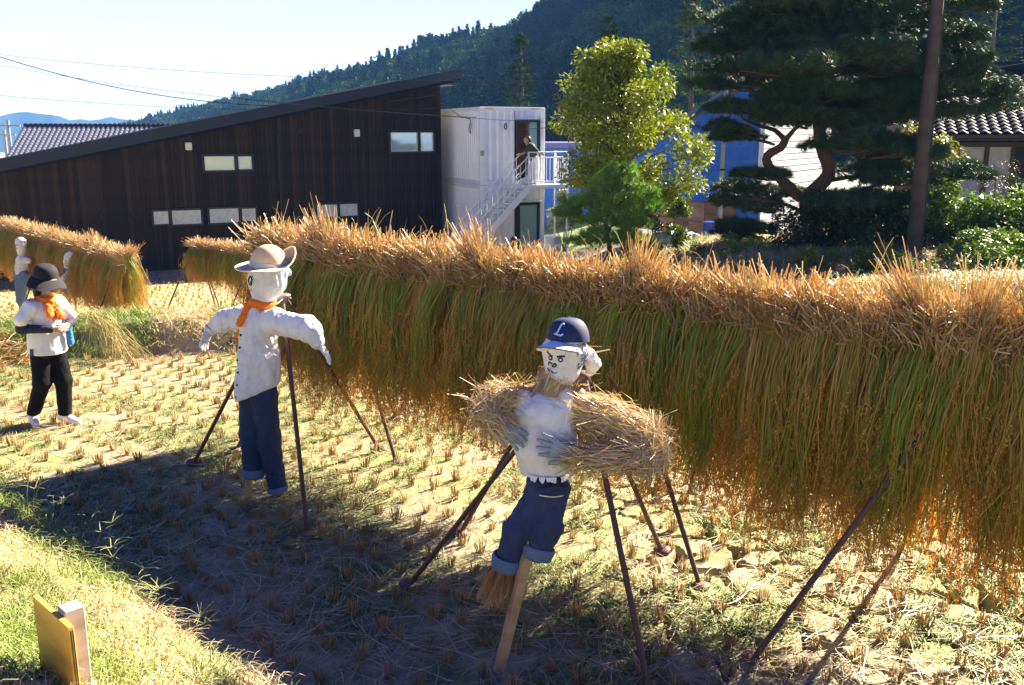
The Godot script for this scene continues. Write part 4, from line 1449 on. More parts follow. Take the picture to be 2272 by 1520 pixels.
	for w in wires:
		mb = MB.new()
		var pts := []
		var rad := PackedFloat32Array()
		for i in 25:
			var t := i / 24.0
			pts.append((w[1] as Vector3).lerp(w[2], t) + Vector3(0, -4.0 * w[3] * t * (1.0 - t), 0)); rad.append(w[4])
		mb.tube(P(pts), rad, 5)
		single("overhead_wire", mb, M.wire, w[0], "wire", "overhead wires")

# ------------------------------------------------------------------ trees and shrubs
func limb(mb: MB, pts: Array, r0: float, r1: float, sides := 8) -> void:
	var cv := Curve3D.new()
	for i in pts.size():
		var t: Vector3 = (pts[mini(i + 1, pts.size() - 1)] - pts[maxi(i - 1, 0)]) * 0.22
		cv.add_point(pts[i], -t, t)
	var q := []
	var r := PackedFloat32Array()
	var n := pts.size() * 4
	for i in n + 1:
		var t := float(i) / n
		q.append(cv.sample_baked(cv.get_baked_length() * t, true))
		r.append(lerpf(r0, r1, t) * (1.0 + 0.12 * nz.get_noise_1d(i * 40.0 + r0 * 900.0)))
	mb.tube(P(q), r, sides)

func needle_tuft(sd: int, n: int, l: float, w: float, c0: Color, c1: Color, mat: Material) -> ArrayMesh:
	rng.seed = sd
	var mb := MB.new()
	mb.col = Color(0.10, 0.06, 0.035)
	mb.rod(Vector3(0, -0.07, 0), Vector3(0, 0.03, 0), 0.006, 0.004, 3)
	for i in n:
		var d := Vector3(gauss(0.75), rr(0.15, 1.0), gauss(0.75)).normalized()
		var sd2 := d.cross(Vector3(gauss(), gauss(), gauss())).normalized()
		var b := Vector3(gauss(0.012), rr(-0.05, 0.03), gauss(0.012))
		mb.col = c0.lerp(c1, rng.randf())
		var nn := d.cross(sd2)
		var k := mb.vert(b - sd2 * w * 0.5, nn)
		mb.vert(b + sd2 * w * 0.5, nn); mb.vert(b + d * l * rr(0.7, 1.1), nn)
		mb.tri(k, k + 1, k + 2)
	return mb.mesh(mat)

func pad_xfs(c: Vector3, rx: float, ry: float, rz: float, n: int, out: Array) -> void:
	# tufts on a flat cushion: dense above, a few hanging at the rim, gaps between lobes
	for i in n:
		var a := rng.randf() * TAU
		var r := sqrt(rng.randf())
		var w := nz.get_noise_2d(c.x * 90.0 + cos(a) * r * 130.0, c.z * 90.0 + sin(a) * r * 130.0)
		if w < -0.22: continue
		var q := Vector3(cos(a) * r * rx * (1.0 + 0.5 * w), (sqrt(1.0 - r * r) * rr(-0.25, 1.0) + gauss(0.12) + 0.5 * w) * ry, sin(a) * r * rz * (1.0 + 0.5 * w))
		var d := (Vector3(q.x / rx * 0.9, 0.75, q.z / rz * 0.9) + Vector3(gauss(0.25), gauss(0.2), gauss(0.25))).normalized()
		var sc := rr(0.8, 1.25)
		var xf := along(d, c + q)
		xf.basis = xf.basis * Basis(Vector3.UP, rng.randf() * TAU) * Basis.from_scale(Vector3(sc, sc, sc))
		out.append(xf)

func build_pine() -> void:
	var t := thing("pine_tree", "large old garden pine with layered dark green pads and crooked limbs", "tree", Vector3(6.55, 0.1, -20.5))
	var org := t.position
	var limbs := [[Vector3(6.59, -0.18, -20.50), Vector3(6.54, 0.62, -20.50), Vector3(6.39, 1.30, -20.50), Vector3(6.61, 1.64, -20.50), Vector3(6.83, 1.98, -20.50), Vector3(6.62, 2.54, -20.50), Vector3(6.50, 3.20, -20.50), Vector3(6.36, 3.85, -20.50), Vector3(6.17, 4.57, -20.50), Vector3(5.85, 5.11, -20.50), Vector3(5.42, 6.00, -20.50)],
		[Vector3(6.49, 1.30, -20.50), Vector3(6.13, 1.54, -20.50), Vector3(5.72, 1.88, -20.50), Vector3(5.46, 2.24, -20.50), Vector3(5.78, 2.50, -20.50), Vector3(5.84, 2.62, -20.50)],
		[Vector3(5.84, 2.62, -20.50), Vector3(5.68, 2.83, -20.75), Vector3(5.45, 2.92, -21.00), Vector3(5.11, 3.07, -21.25)],
		[Vector3(5.84, 2.62, -20.50), Vector3(5.97, 2.87, -20.25), Vector3(6.12, 3.01, -20.00)],
		[Vector3(6.50, 3.20, -20.50), Vector3(7.40, 3.30, -20.75), Vector3(8.45, 3.45, -21.00), Vector3(9.73, 3.55, -21.25)],
		[Vector3(6.62, 2.54, -20.50), Vector3(7.28, 2.45, -20.25), Vector3(8.13, 2.53, -20.00), Vector3(8.75, 2.73, -19.75)],
		[Vector3(6.36, 3.85, -20.50), Vector3(5.80, 4.00, -20.75), Vector3(4.90, 4.06, -21.00)],
		[Vector3(6.29, 4.12, -20.50), Vector3(7.14, 4.28, -20.25), Vector3(8.42, 4.44, -20.00)],
		[Vector3(6.84, 1.78, -20.50), Vector3(7.71, 1.87, -20.75), Vector3(9.19, 1.91, -21.00)],
		[Vector3(6.17, 4.57, -20.50), Vector3(6.61, 5.08, -20.25), Vector3(6.75, 5.75, -20.00)],
		[Vector3(6.05, 4.84, -20.50), Vector3(5.54, 5.14, -20.75), Vector3(4.93, 5.35, -21.00)],
		[Vector3(6.51, 1.01, -20.50), Vector3(5.73, 1.32, -20.25), Vector3(4.80, 1.43, -20.00)],
		[Vector3(6.37, 3.66, -20.50), Vector3(5.63, 3.67, -20.75), Vector3(4.72, 3.78, -21.00)]]
	var rad := [[0.19, 0.07], [0.13, 0.085], [0.06, 0.03], [0.06, 0.03], [0.055, 0.015], [0.055, 0.015], [0.05, 0.015], [0.05, 0.015], [0.05, 0.015], [0.06, 0.025], [0.045, 0.02], [0.05, 0.015], [0.045, 0.012]]
	for i in limbs.size():
		var mb := MB.new()
		var pts := []
		for p in limbs[i]: pts.append(p - org)
		limb(mb, pts, rad[i][0], rad[i][1], 10)
		part("trunk" if i == 0 else "limb", mb, M.pine_bark, t)
	var pads := [[4.97, 5.14, -21.13, 0.98, 0.41], [5.81, 5.28, -20.39, 0.90, 0.35], [5.59, 4.65, -20.81, 1.12, 0.41], [6.63, 4.82, -20.25, 0.99, 0.40], [7.52, 5.08, -20.20, 0.89, 0.40], [8.93, 4.95, -21.54, 0.85, 0.42], [9.55, 4.53, -21.08, 0.62, 0.31], [9.35, 4.80, -20.10, 0.34, 0.25], [4.34, 4.60, -20.79, 0.41, 0.22], [4.93, 4.16, -21.14, 0.93, 0.27], [5.57, 4.04, -19.31, 0.95, 0.27], [7.07, 4.17, -20.57, 1.01, 0.28], [7.77, 4.16, -19.69, 0.87, 0.27], [9.15, 4.12, -20.53, 0.70, 0.24], [9.64, 4.02, -20.33, 0.40, 0.16], [4.50, 3.82, -20.92, 0.51, 0.16], [6.51, 3.60, -20.18, 1.09, 0.24], [5.33, 3.54, -19.62, 0.48, 0.13], [7.83, 3.61, -20.44, 1.00, 0.24], [8.73, 3.68, -19.92, 0.88, 0.25], [9.94, 3.65, -20.29, 0.60, 0.24], [10.67, 3.45, -21.02, 0.31, 0.12], [4.77, 3.28, -19.88, 0.78, 0.19], [6.01, 3.09, -20.28, 0.99, 0.24], [7.40, 3.07, -20.98, 1.13, 0.25], [8.83, 3.22, -21.63, 0.85, 0.23], [9.21, 3.24, -20.06, 0.79, 0.18], [4.87, 2.71, -20.57, 0.50, 0.14], [4.50, 2.87, -20.24, 0.50, 0.16], [6.85, 2.63, -19.59, 0.67, 0.23], [7.75, 2.53, -19.99, 0.78, 0.24], [8.30, 2.45, -19.49, 0.57, 0.17], [7.89, 2.04, -20.75, 0.81, 0.24], [8.01, 1.82, -19.78, 0.78, 0.21], [9.48, 1.99, -20.57, 0.81, 0.15], [9.74, 1.92, -19.98, 0.39, 0.12], [5.05, 1.97, -19.59, 0.58, 0.12], [5.24, 1.54, -21.47, 0.74, 0.19], [6.14, 1.49, -21.37, 0.73, 0.15], [5.09, 1.25, -21.18, 0.62, 0.17], [6.69, 1.43, -19.38, 0.86, 0.19], [8.11, 1.39, -20.65, 0.81, 0.20], [5.07, 0.84, -20.20, 0.59, 0.18], [4.82, 0.67, -20.74, 0.41, 0.12]]
	pads.append_array([[5.6, 5.9, -20.6, 1.1, 0.4], [6.8, 5.8, -20.2, 1.0, 0.4], [7.9, 5.6, -20.8, 0.9, 0.4], [5.2, 6.5, -20.4, 0.8, 0.4], [6.2, 6.7, -20.5, 0.9, 0.4], [6.2, 3.9, -22.0, 1.2, 0.35], [7.4, 3.4, -22.0, 1.2, 0.35], [7.0, 4.4, -19.3, 0.9, 0.3]])
	rng.seed = 599
	for i in 26:   # smaller cushions between the layers
		pads.append([rr(5.0, 9.2), rr(3.15, 5.6), rr(-21.8, -19.4), rr(0.25, 0.5), rr(0.16, 0.3)])
	var xfs := [[], []]
	rng.seed = 600
	for p in pads:
		var out := []
		var c := Vector3(p[0], p[1] - 0.04, p[2]) - org
		for k in 4:   # each cushion is a few lobes
			var o := Vector3(gauss(0.4) * p[3], gauss(0.35) * p[4], gauss(0.4) * p[3])
			var f := rr(0.45, 0.75)
			pad_xfs(c + o, p[3] * f, p[4] * rr(0.6, 1.0), p[3] * f, int(190.0 * p[3] * f * (p[3] * 0.6 + 0.5)) + 30, out)
		pad_xfs(c, p[3] * 1.02, p[4] * 0.85, p[3] * 0.85, int(130.0 * p[3] * (p[3] * 0.6 + 0.5)) + 15, out)
		for i in out.size(): xfs[i % 2].append(out[i])
		# twigs that carry the pad
	var tw := MB.new()
	rng.seed = 601
	for p in pads:
		var c := Vector3(p[0], p[1] - p[4] * 0.4, p[2]) - org
		var from := Vector3(lerpf(c.x, 0.0, 0.45), c.y - 0.12, lerpf(c.z, 0.0, 0.5))
		for k in 3:
			var e := c + Vector3(gauss(p[3] * 0.45), 0.02, gauss(p[3] * 0.35))
			tw.tube(P([from, from.lerp(e, 0.5) + Vector3(0, gauss(0.05), 0), e]), PackedFloat32Array([0.028, 0.018, 0.008]), 5)
	part("twigs", tw, M.pine_bark, t)
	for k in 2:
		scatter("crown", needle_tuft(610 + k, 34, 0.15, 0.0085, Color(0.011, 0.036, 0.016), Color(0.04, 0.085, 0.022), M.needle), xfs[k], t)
	# the small bright pine shrub before the containers
	t = thing("young_pine", "small bushy bright green pine beside the white containers", "tree", Vector3(2.25, terrain(2.25, -22.0), -22.0))
	var mb := MB.new()
	limb(mb, [Vector3(0, -0.1, 0), Vector3(0.08, 0.7, 0), Vector3(-0.05, 1.4, 0.05), Vector3(0.1, 2.0, 0)], 0.09, 0.03)
	part("trunk", mb, M.pine_bark, t)
	mb = MB.new()
	xfs = [[], []]
	rng.seed = 620
	var by := 1.2 - t.position.y
	for p in [[0.0, 0.35, 0.0, 0.55, 0.3], [0.55, 0.2, 0.1, 0.55, 0.25], [-0.65, -0.05, 0.0, 0.5, 0.22], [0.25, 0.6, -0.1, 0.4, 0.28], [-0.3, 0.1, 0.35, 0.5, 0.25], [0.9, -0.1, 0.0, 0.4, 0.2], [-0.95, -0.25, 0.1, 0.3, 0.14], [0.3, -0.2, 0.3, 0.6, 0.25], [-0.3, -0.4, 0.0, 0.6, 0.22], [0.5, -0.5, 0.1, 0.5, 0.2], [0.0, -0.75, 0.1, 0.75, 0.25], [0.6, -0.95, 0.0, 0.5, 0.2], [-0.5, -0.9, 0.1, 0.5, 0.2]]:
		var c := Vector3(p[0], p[1] + by, p[2])
		mb.tube(P([Vector3(0, c.y - 0.5, 0), c * Vector3(0.5, 1, 0.5) - Vector3(0, 0.2, 0), c]), PackedFloat32Array([0.03, 0.02, 0.01]), 5)
		var out := []
		pad_xfs(c, p[3], p[4], p[3] * 0.8, 150, out)
		for i in out.size(): xfs[i % 2].append(out[i])
	part("limb", mb, M.pine_bark, t)
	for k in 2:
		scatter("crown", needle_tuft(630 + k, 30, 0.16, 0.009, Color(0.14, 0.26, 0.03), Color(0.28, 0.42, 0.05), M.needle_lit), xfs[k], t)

func leafy(parent: Node3D, clumps: Array, per: int, l: float, w: float, c0: Color, c1: Color, mat: Material, sd: int, droop := 0.3) -> void:
	rng.seed = sd
	var mb := MB.new()
	for cl in clumps:
		var c: Vector3 = cl[0]
		var r: float = cl[1]
		var tone := rng.randf()
		for i in int(per * (cl[2] if cl.size() > 2 else 1.0)):
			var d := Vector3(gauss(), gauss(), gauss()).normalized()
			var p := c + d * r * pow(rng.randf(), 0.42) * Vector3(1, 0.8, 1)
			var dir := (d * 0.7 + Vector3(gauss(0.6), gauss(0.4) - droop, gauss(0.6))).normalized()
			mb.col = c0.lerp(c1, clampf(0.5 * tone + 0.7 * rng.randf() - 0.1, 0, 1))
			leaf(mb, p, dir, Vector3(gauss(), gauss(0.3), gauss()), l * rr(0.65, 1.2), w * rr(0.7, 1.2))
	part("crown", mb, mat, parent)

func build_trees() -> void:
	# broadleaf tree before the shed
	var t := thing("leafy_tree", "glossy yellow green broadleaf tree between the containers and the blue shed", "tree", Vector3(2.85, terrain(2.85, -24.0), -24.0))
	var g0 := t.position.y
	var mb := MB.new()
	limb(mb, [Vector3(0, -0.2, 0), Vector3(0.05, 1.2, 0.0), Vector3(-0.05, 2.4, 0.05), Vector3(-0.1, 3.8, 0), Vector3(-0.25, 5.0, 0.0)], 0.13, 0.03)
	part("trunk", mb, M.bark, t)
	rng.seed = 640
	var cl := []
	var y0 := -g0
	# outline: half width at each height
	var prof := [[1.2, 0.9], [1.6, 1.6], [2.1, 1.9], [2.6, 1.85], [3.1, 1.65], [3.6, 1.4], [4.0, 1.15], [4.35, 0.9], [4.65, 0.5]]
	for pr in prof:
		for k in 17:
			var a := rng.randf() * TAU
			var r: float = sqrt(rng.randf()) * pr[1]
			var off := 0.25 if pr[0] < 3.0 else -0.25
			cl.append([Vector3(cos(a) * r + off, pr[0] + y0 + gauss(0.15), sin(a) * r * 0.9), rr(0.26, 0.46)])
	mb = MB.new()
	for k in range(0, cl.size(), 3):
		var c: Vector3 = cl[k][0]
		mb.tube(P([Vector3(0, c.y * 0.75, 0), Vector3(c.x * 0.5, c.y * 0.92, c.z * 0.5), c]), PackedFloat32Array([0.035, 0.02, 0.006]), 5)
	part("limb", mb, M.bark, t)
	leafy(t, cl, 190, 0.13, 0.062, Color(0.14, 0.19, 0.012), Color(0.36, 0.38, 0.03), M.leaf_gloss, 641)
	# shrubs and hedge under the pine and to the right of it
	var list := [
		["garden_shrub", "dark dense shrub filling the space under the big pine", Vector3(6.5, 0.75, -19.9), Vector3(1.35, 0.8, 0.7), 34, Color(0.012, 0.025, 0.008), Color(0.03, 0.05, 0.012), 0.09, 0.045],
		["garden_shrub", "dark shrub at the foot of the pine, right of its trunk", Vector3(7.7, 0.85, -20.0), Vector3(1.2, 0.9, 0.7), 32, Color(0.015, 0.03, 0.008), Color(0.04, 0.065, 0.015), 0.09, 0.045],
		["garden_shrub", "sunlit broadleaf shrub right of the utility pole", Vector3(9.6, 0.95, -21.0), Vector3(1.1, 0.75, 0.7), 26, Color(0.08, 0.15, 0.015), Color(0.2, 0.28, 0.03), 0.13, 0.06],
		["garden_shrub", "tall leafy shrub at the right edge of the picture", Vector3(10.6, 0.8, -20.0), Vector3(1.0, 0.85, 0.7), 26, Color(0.06, 0.13, 0.015), Color(0.16, 0.26, 0.03), 0.15, 0.07],
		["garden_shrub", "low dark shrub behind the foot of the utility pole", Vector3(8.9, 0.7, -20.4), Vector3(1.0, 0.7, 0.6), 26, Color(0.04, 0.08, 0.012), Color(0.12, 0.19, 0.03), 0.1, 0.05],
		["garden_shrub", "low green shrub in front of the farmhouse shrubs", Vector3(9.3, 0.55, -18.6), Vector3(0.9, 0.4, 0.5), 15, Color(0.07, 0.13, 0.015), Color(0.17, 0.26, 0.03), 0.1, 0.05],
		["garden_shrub", "bare purple brown shrub before the farmhouse wall", Vector3(11.75, 1.6, -23.0), Vector3(0.65, 0.6, 0.5), 14, Color(0.09, 0.055, 0.06), Color(0.15, 0.1, 0.09), 0.05, 0.015],
		["garden_shrub", "rounded dark clipped shrub before the farmhouse", Vector3(11.9, 1.35, -22.4), Vector3(0.4, 0.5, 0.4), 10, Color(0.015, 0.03, 0.015), Color(0.03, 0.05, 0.02), 0.06, 0.03],
		["garden_shrub", "yellow leaved small tree behind the utility pole", Vector3(10.4, 2.3, -24.0), Vector3(0.75, 0.75, 0.5), 16, Color(0.14, 0.16, 0.015), Color(0.24, 0.24, 0.03), 0.12, 0.06],
		["garden_shrub", "bright low weeds left of the pine trunk", Vector3(4.95, 0.4, -19.3), Vector3(0.75, 0.35, 0.4), 16, Color(0.1, 0.17, 0.02), Color(0.24, 0.3, 0.04), 0.08, 0.03],
		["garden_shrub", "low weeds on the bank before the blue barrel", Vector3(4.0, 0.1, -20.5), Vector3(0.5, 0.3, 0.4), 8, Color(0.07, 0.11, 0.02), Color(0.16, 0.2, 0.05), 0.08, 0.03],
		["garden_shrub", "slender upright leafy plant before the plywood panels", Vector3(3.9, 0.6, -22.0), Vector3(0.22, 0.75, 0.22), 9, Color(0.07, 0.11, 0.02), Color(0.15, 0.2, 0.04), 0.1, 0.04],
		["garden_shrub", "dark conifer shrub right of the young pine", Vector3(3.35, 0.5, -22.5), Vector3(0.3, 0.7, 0.3), 9, Color(0.012, 0.028, 0.012), Color(0.025, 0.045, 0.015), 0.07, 0.03],
		["garden_shrub", "tangle of bushes behind the right end of the containers", Vector3(1.9, 0.3, -34.0), Vector3(0.7, 1.2, 0.7), 18, Color(0.09, 0.11, 0.03), Color(0.2, 0.2, 0.08), 0.1, 0.04],
		["garden_shrub", "leafy growth behind the leafy tree and the low roof", Vector3(4.2, 1.6, -35.0), Vector3(1.5, 1.6, 0.8), 26, Color(0.03, 0.06, 0.012), Color(0.07, 0.11, 0.02), 0.14, 0.07],
		["garden_shrub", "low bright shrub right behind the rack at the picture's right edge", Vector3(10.0, 0.5, -17.4), Vector3(0.9, 0.4, 0.4), 18, Color(0.07, 0.13, 0.015), Color(0.2, 0.28, 0.03), 0.1, 0.045],
		["garden_shrub", "low green shrub right behind the rack, right of the pole foot", Vector3(8.7, 0.45, -17.2), Vector3(0.8, 0.35, 0.4), 16, Color(0.06, 0.12, 0.015), Color(0.17, 0.25, 0.03), 0.09, 0.04],
		["garden_shrub", "low green shrub right behind the rack, left of the pole foot", Vector3(7.1, 0.4, -17.4), Vector3(0.9, 0.35, 0.4), 16, Color(0.05, 0.1, 0.012), Color(0.15, 0.22, 0.03), 0.09, 0.04],
		["garden_shrub", "patch of yellow green weeds behind the rack below the pine pads", Vector3(5.7, 0.35, -17.8), Vector3(0.8, 0.3, 0.4), 14, Color(0.1, 0.15, 0.02), Color(0.26, 0.3, 0.05), 0.09, 0.03],
		["garden_shrub", "low bush behind the tarpaulin by the plywood", Vector3(2.9, -0.1, -21.5), Vector3(0.7, 0.45, 0.5), 12, Color(0.05, 0.09, 0.015), Color(0.12, 0.17, 0.03), 0.09, 0.035]]
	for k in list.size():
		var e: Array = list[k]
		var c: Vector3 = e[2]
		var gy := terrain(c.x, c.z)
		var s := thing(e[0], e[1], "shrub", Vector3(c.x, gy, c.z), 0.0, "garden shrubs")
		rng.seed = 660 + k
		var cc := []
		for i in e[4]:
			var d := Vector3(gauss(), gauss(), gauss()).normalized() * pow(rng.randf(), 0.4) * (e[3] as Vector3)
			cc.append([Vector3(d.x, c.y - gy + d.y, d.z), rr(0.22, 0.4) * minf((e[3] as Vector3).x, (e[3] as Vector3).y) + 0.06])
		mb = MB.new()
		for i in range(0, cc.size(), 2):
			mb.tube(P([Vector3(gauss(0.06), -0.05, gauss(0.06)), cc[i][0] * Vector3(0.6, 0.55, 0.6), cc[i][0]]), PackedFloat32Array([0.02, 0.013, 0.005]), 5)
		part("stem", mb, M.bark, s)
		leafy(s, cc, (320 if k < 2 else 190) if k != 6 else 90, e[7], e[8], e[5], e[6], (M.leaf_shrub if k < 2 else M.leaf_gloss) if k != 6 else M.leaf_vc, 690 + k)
	# conifers just behind the houses
	var far := [[8.6, -47.0, 1.05, "pale larch rising behind the blue shed, left of the pine"], [5.2, -52.0, 1.0, "dark conifer behind the leafy tree"], [12.5, -44.0, 1.1, "dark conifer behind the big pine crown"], [17.5, -42.0, 1.15, "dark conifer behind the farmhouse roof"], [22.0, -45.0, 1.2, "tall conifer at the right edge behind the farmhouse"], [0.5, -56.0, 0.95, "conifer behind the containers"]]
	for k in far.size():
		var f := thing("conifer_tree", far[k][3], "tree", Vector3(far[k][0], -1.0, far[k][1]), 0.0, "conifers behind the houses")
		rng.seed = 720 + k
		var sc: float = far[k][2]
		mb = MB.new()
		limb(mb, [Vector3(0, -0.3, 0), Vector3(0.1, 5, 0), Vector3(0, 9.6 * sc, 0)], 0.22, 0.04, 8)
		part("trunk", mb, M.bark, f)
		mb = MB.new()
		for i in 95:
			var tt := pow(rng.randf(), 0.85)
			var y := lerpf(1.0, 9.8, tt) * sc
			var L := ((1.0 - tt) * 2.4 + 0.2) * sc * rr(0.65, 1.05)
			var a := rng.randf() * TAU
			var d := Vector3(cos(a), rr(-0.05, 0.25), sin(a))
			mb.col = Color(0.06, 0.045, 0.03)
			mb.rod(Vector3(0, y, 0), Vector3(0, y, 0) + d * L * 0.9, 0.02, 0.006, 3)
			for j in 26:
				var q := Vector3(0, y, 0) + d * L * rr(0.15, 1.0) + Vector3(gauss(0.08), gauss(0.05) - 0.05, gauss(0.08))
				mb.col = (Color(0.05, 0.085, 0.025) if k == 0 else Color(0.022, 0.045, 0.018)).lerp(Color(0.09, 0.13, 0.035) if k == 0 else Color(0.04, 0.075, 0.025), rng.randf())
				leaf(mb, q, (d + Vector3(gauss(0.6), gauss(0.3) - 0.25, gauss(0.6))).normalized(), Vector3(gauss(), gauss(), gauss()), rr(0.16, 0.34), rr(0.05, 0.11))
		part("crown", mb, M.far_leaf, f)

# ------------------------------------------------------------------ scarecrows and people
func sdf(bones: Array, p: Vector3) -> float:
	var o := 0.3
	for b in bones:
		var sq: Vector3 = b[4] if b.size() > 4 else Vector3.ONE
		var ab: Vector3 = (b[1] - b[0]) / sq
		var q: Vector3 = (p - b[0]) / sq
		var t := clampf(q.dot(ab) / maxf(ab.length_squared(), 1e-8), 0.0, 1.0)
		var d: float = ((q - ab * t).length() - lerpf(b[2], b[3], t)) * minf(sq.x, minf(sq.y, sq.z))
		var h := maxf(0.04 - absf(o - d), 0.0) / 0.04
		o = minf(o, d) - h * h * 0.01
	return o

# a drawn line on a body: points are (yaw, pitch) in degrees seen from c, laid on the surface
func stroke(mb: MB, bones: Array, c: Vector3, line: Array, r: float) -> void:
	var pts := []
	var n := []
	for i in line.size() - 1:
		for k in 4:
			n.append((line[i] as Vector2).lerp(line[i + 1], k / 4.0))
	n.append(line[line.size() - 1])
	for a in n:
		var d := Vector3(sin(deg_to_rad(a.x)) * cos(deg_to_rad(a.y)), sin(deg_to_rad(a.y)), cos(deg_to_rad(a.x)) * cos(deg_to_rad(a.y)))
		var s := 0.3
		for k in 24: s -= sdf(bones, c + d * s) * 0.7 if sdf(bones, c + d * s) > 0.0005 else 0.0
		pts.append(c + d * (s + 0.0008))
	var rad := PackedFloat32Array()
	rad.resize(pts.size()); rad.fill(r)
	mb.tube(P(pts), rad, 5)

func ring(mb: MB, c: Vector3, axis: Vector3, r: float, thick: float, sy := 1.0, wob := 0.0) -> void:
	var xf := along(axis, c)
	var pts := []
	var rad := PackedFloat32Array()
	for i in 25:
		var a := TAU * i / 24.0
		pts.append(xf * Vector3(cos(a) * r, wob * sin(a * 3.0 + c.x * 40.0), sin(a) * r)); rad.append(thick)
	mb.tube(P(pts), rad, 8, false)

# open cloth tube with a little thickness (trouser cuffs, sleeves' ends)
func cuff(mb: MB, a: Vector3, b: Vector3, r0: float, r1: float, th: float) -> void:
	var prof := PackedVector2Array([Vector2(r0 - th, 0), Vector2(r0, 0), Vector2(r0 + 0.004, (b - a).length() * 0.2), Vector2(r1 + 0.006, (b - a).length() * 0.8), Vector2(r1, (b - a).length()), Vector2(r1 - th, (b - a).length()), Vector2(r0 - th, 0)])
	mb.lathe(prof, along(b - a, a), 22)

func hand(mb: MB, wrist: Vector3, dir: Vector3, nrm: Vector3, sc: float, curl: float, thumb: float, cell := 0.0042) -> void:
	var d := dir.normalized()
	var n := (nrm - d * nrm.dot(d)).normalized()
	var c := d.cross(n)
	var b := []
	var pe := wrist + d * 0.075 * sc
	for s in [-0.024, -0.008, 0.008, 0.024]:
		b.append([wrist + c * s * 0.55 * sc, pe + c * s * sc, 0.017 * sc, 0.015 * sc])
	var ln := [0.062, 0.074, 0.069, 0.054]
	for i in 4:
		var s: float = [-0.029, -0.0095, 0.0095, 0.029][i] * sc
		var p := pe + c * s
		var dd := (d + c * s * 6.0).normalized()
		for k in 3:
			dd = (dd + n * curl * (0.5 + 0.5 * k)).normalized()
			var e: Vector3 = p + dd * ln[i] * sc * [0.45, 0.32, 0.26][k]
			b.append([p, e, (0.0098 - 0.0009 * k) * sc, (0.0092 - 0.0009 * k) * sc])
			p = e
	var tp := wrist + d * 0.022 * sc + c * thumb * 0.026 * sc
	var td := (d * 0.75 + c * thumb * 0.75 + n * 0.35).normalized()
	b.append([tp, tp + td * 0.038 * sc, 0.0125 * sc, 0.011 * sc])
	b.append([tp + td * 0.038 * sc, tp + td * 0.038 * sc + (td + d * 0.6 + n * curl).normalized() * 0.03 * sc, 0.0105 * sc, 0.009 * sc])
	net(mb, b, cell, 0.007)

func straws(mb: MB, a: Vector3, b: Vector3, r0: float, r1: float, n: int, c0: Color, c1: Color, wild := 0.12, l := 0.22) -> void:
	var ax := (b - a).normalized()
	var xf := along(ax)
	for i in n:
		var t := rr(-0.05, 1.05)
		var an := rng.randf() * TAU
		var o := xf.basis.x * cos(an) + xf.basis.z * sin(an)
		var p := a.lerp(b, t) + o * lerpf(r0, r1, clampf(t, 0, 1)) * rr(0.92, 1.06)
		var d := (ax * (1.0 if rng.randf() < 0.5 else -1.0) + Vector3(gauss(wild * 2.0), gauss(wild * 2.0), gauss(wild * 2.0))).normalized() * rr(0.5, 1.2) * l
		var bow := o * rr(0.0, 0.03)
		if rng.randf() < wild * 0.5: bow += o * 0.05; d *= 0.8
		mb.blade(P([p - d * 0.5, p - d * 0.2 + bow * 0.7, p + d * 0.2 + bow, p + d * 0.5 + o * gauss(0.02)]), 0.0045, 0.003, o.cross(d).normalized() + o * gauss(0.5), c0.lerp(c1, rng.randf()), c0.lerp(c1, rng.randf()))

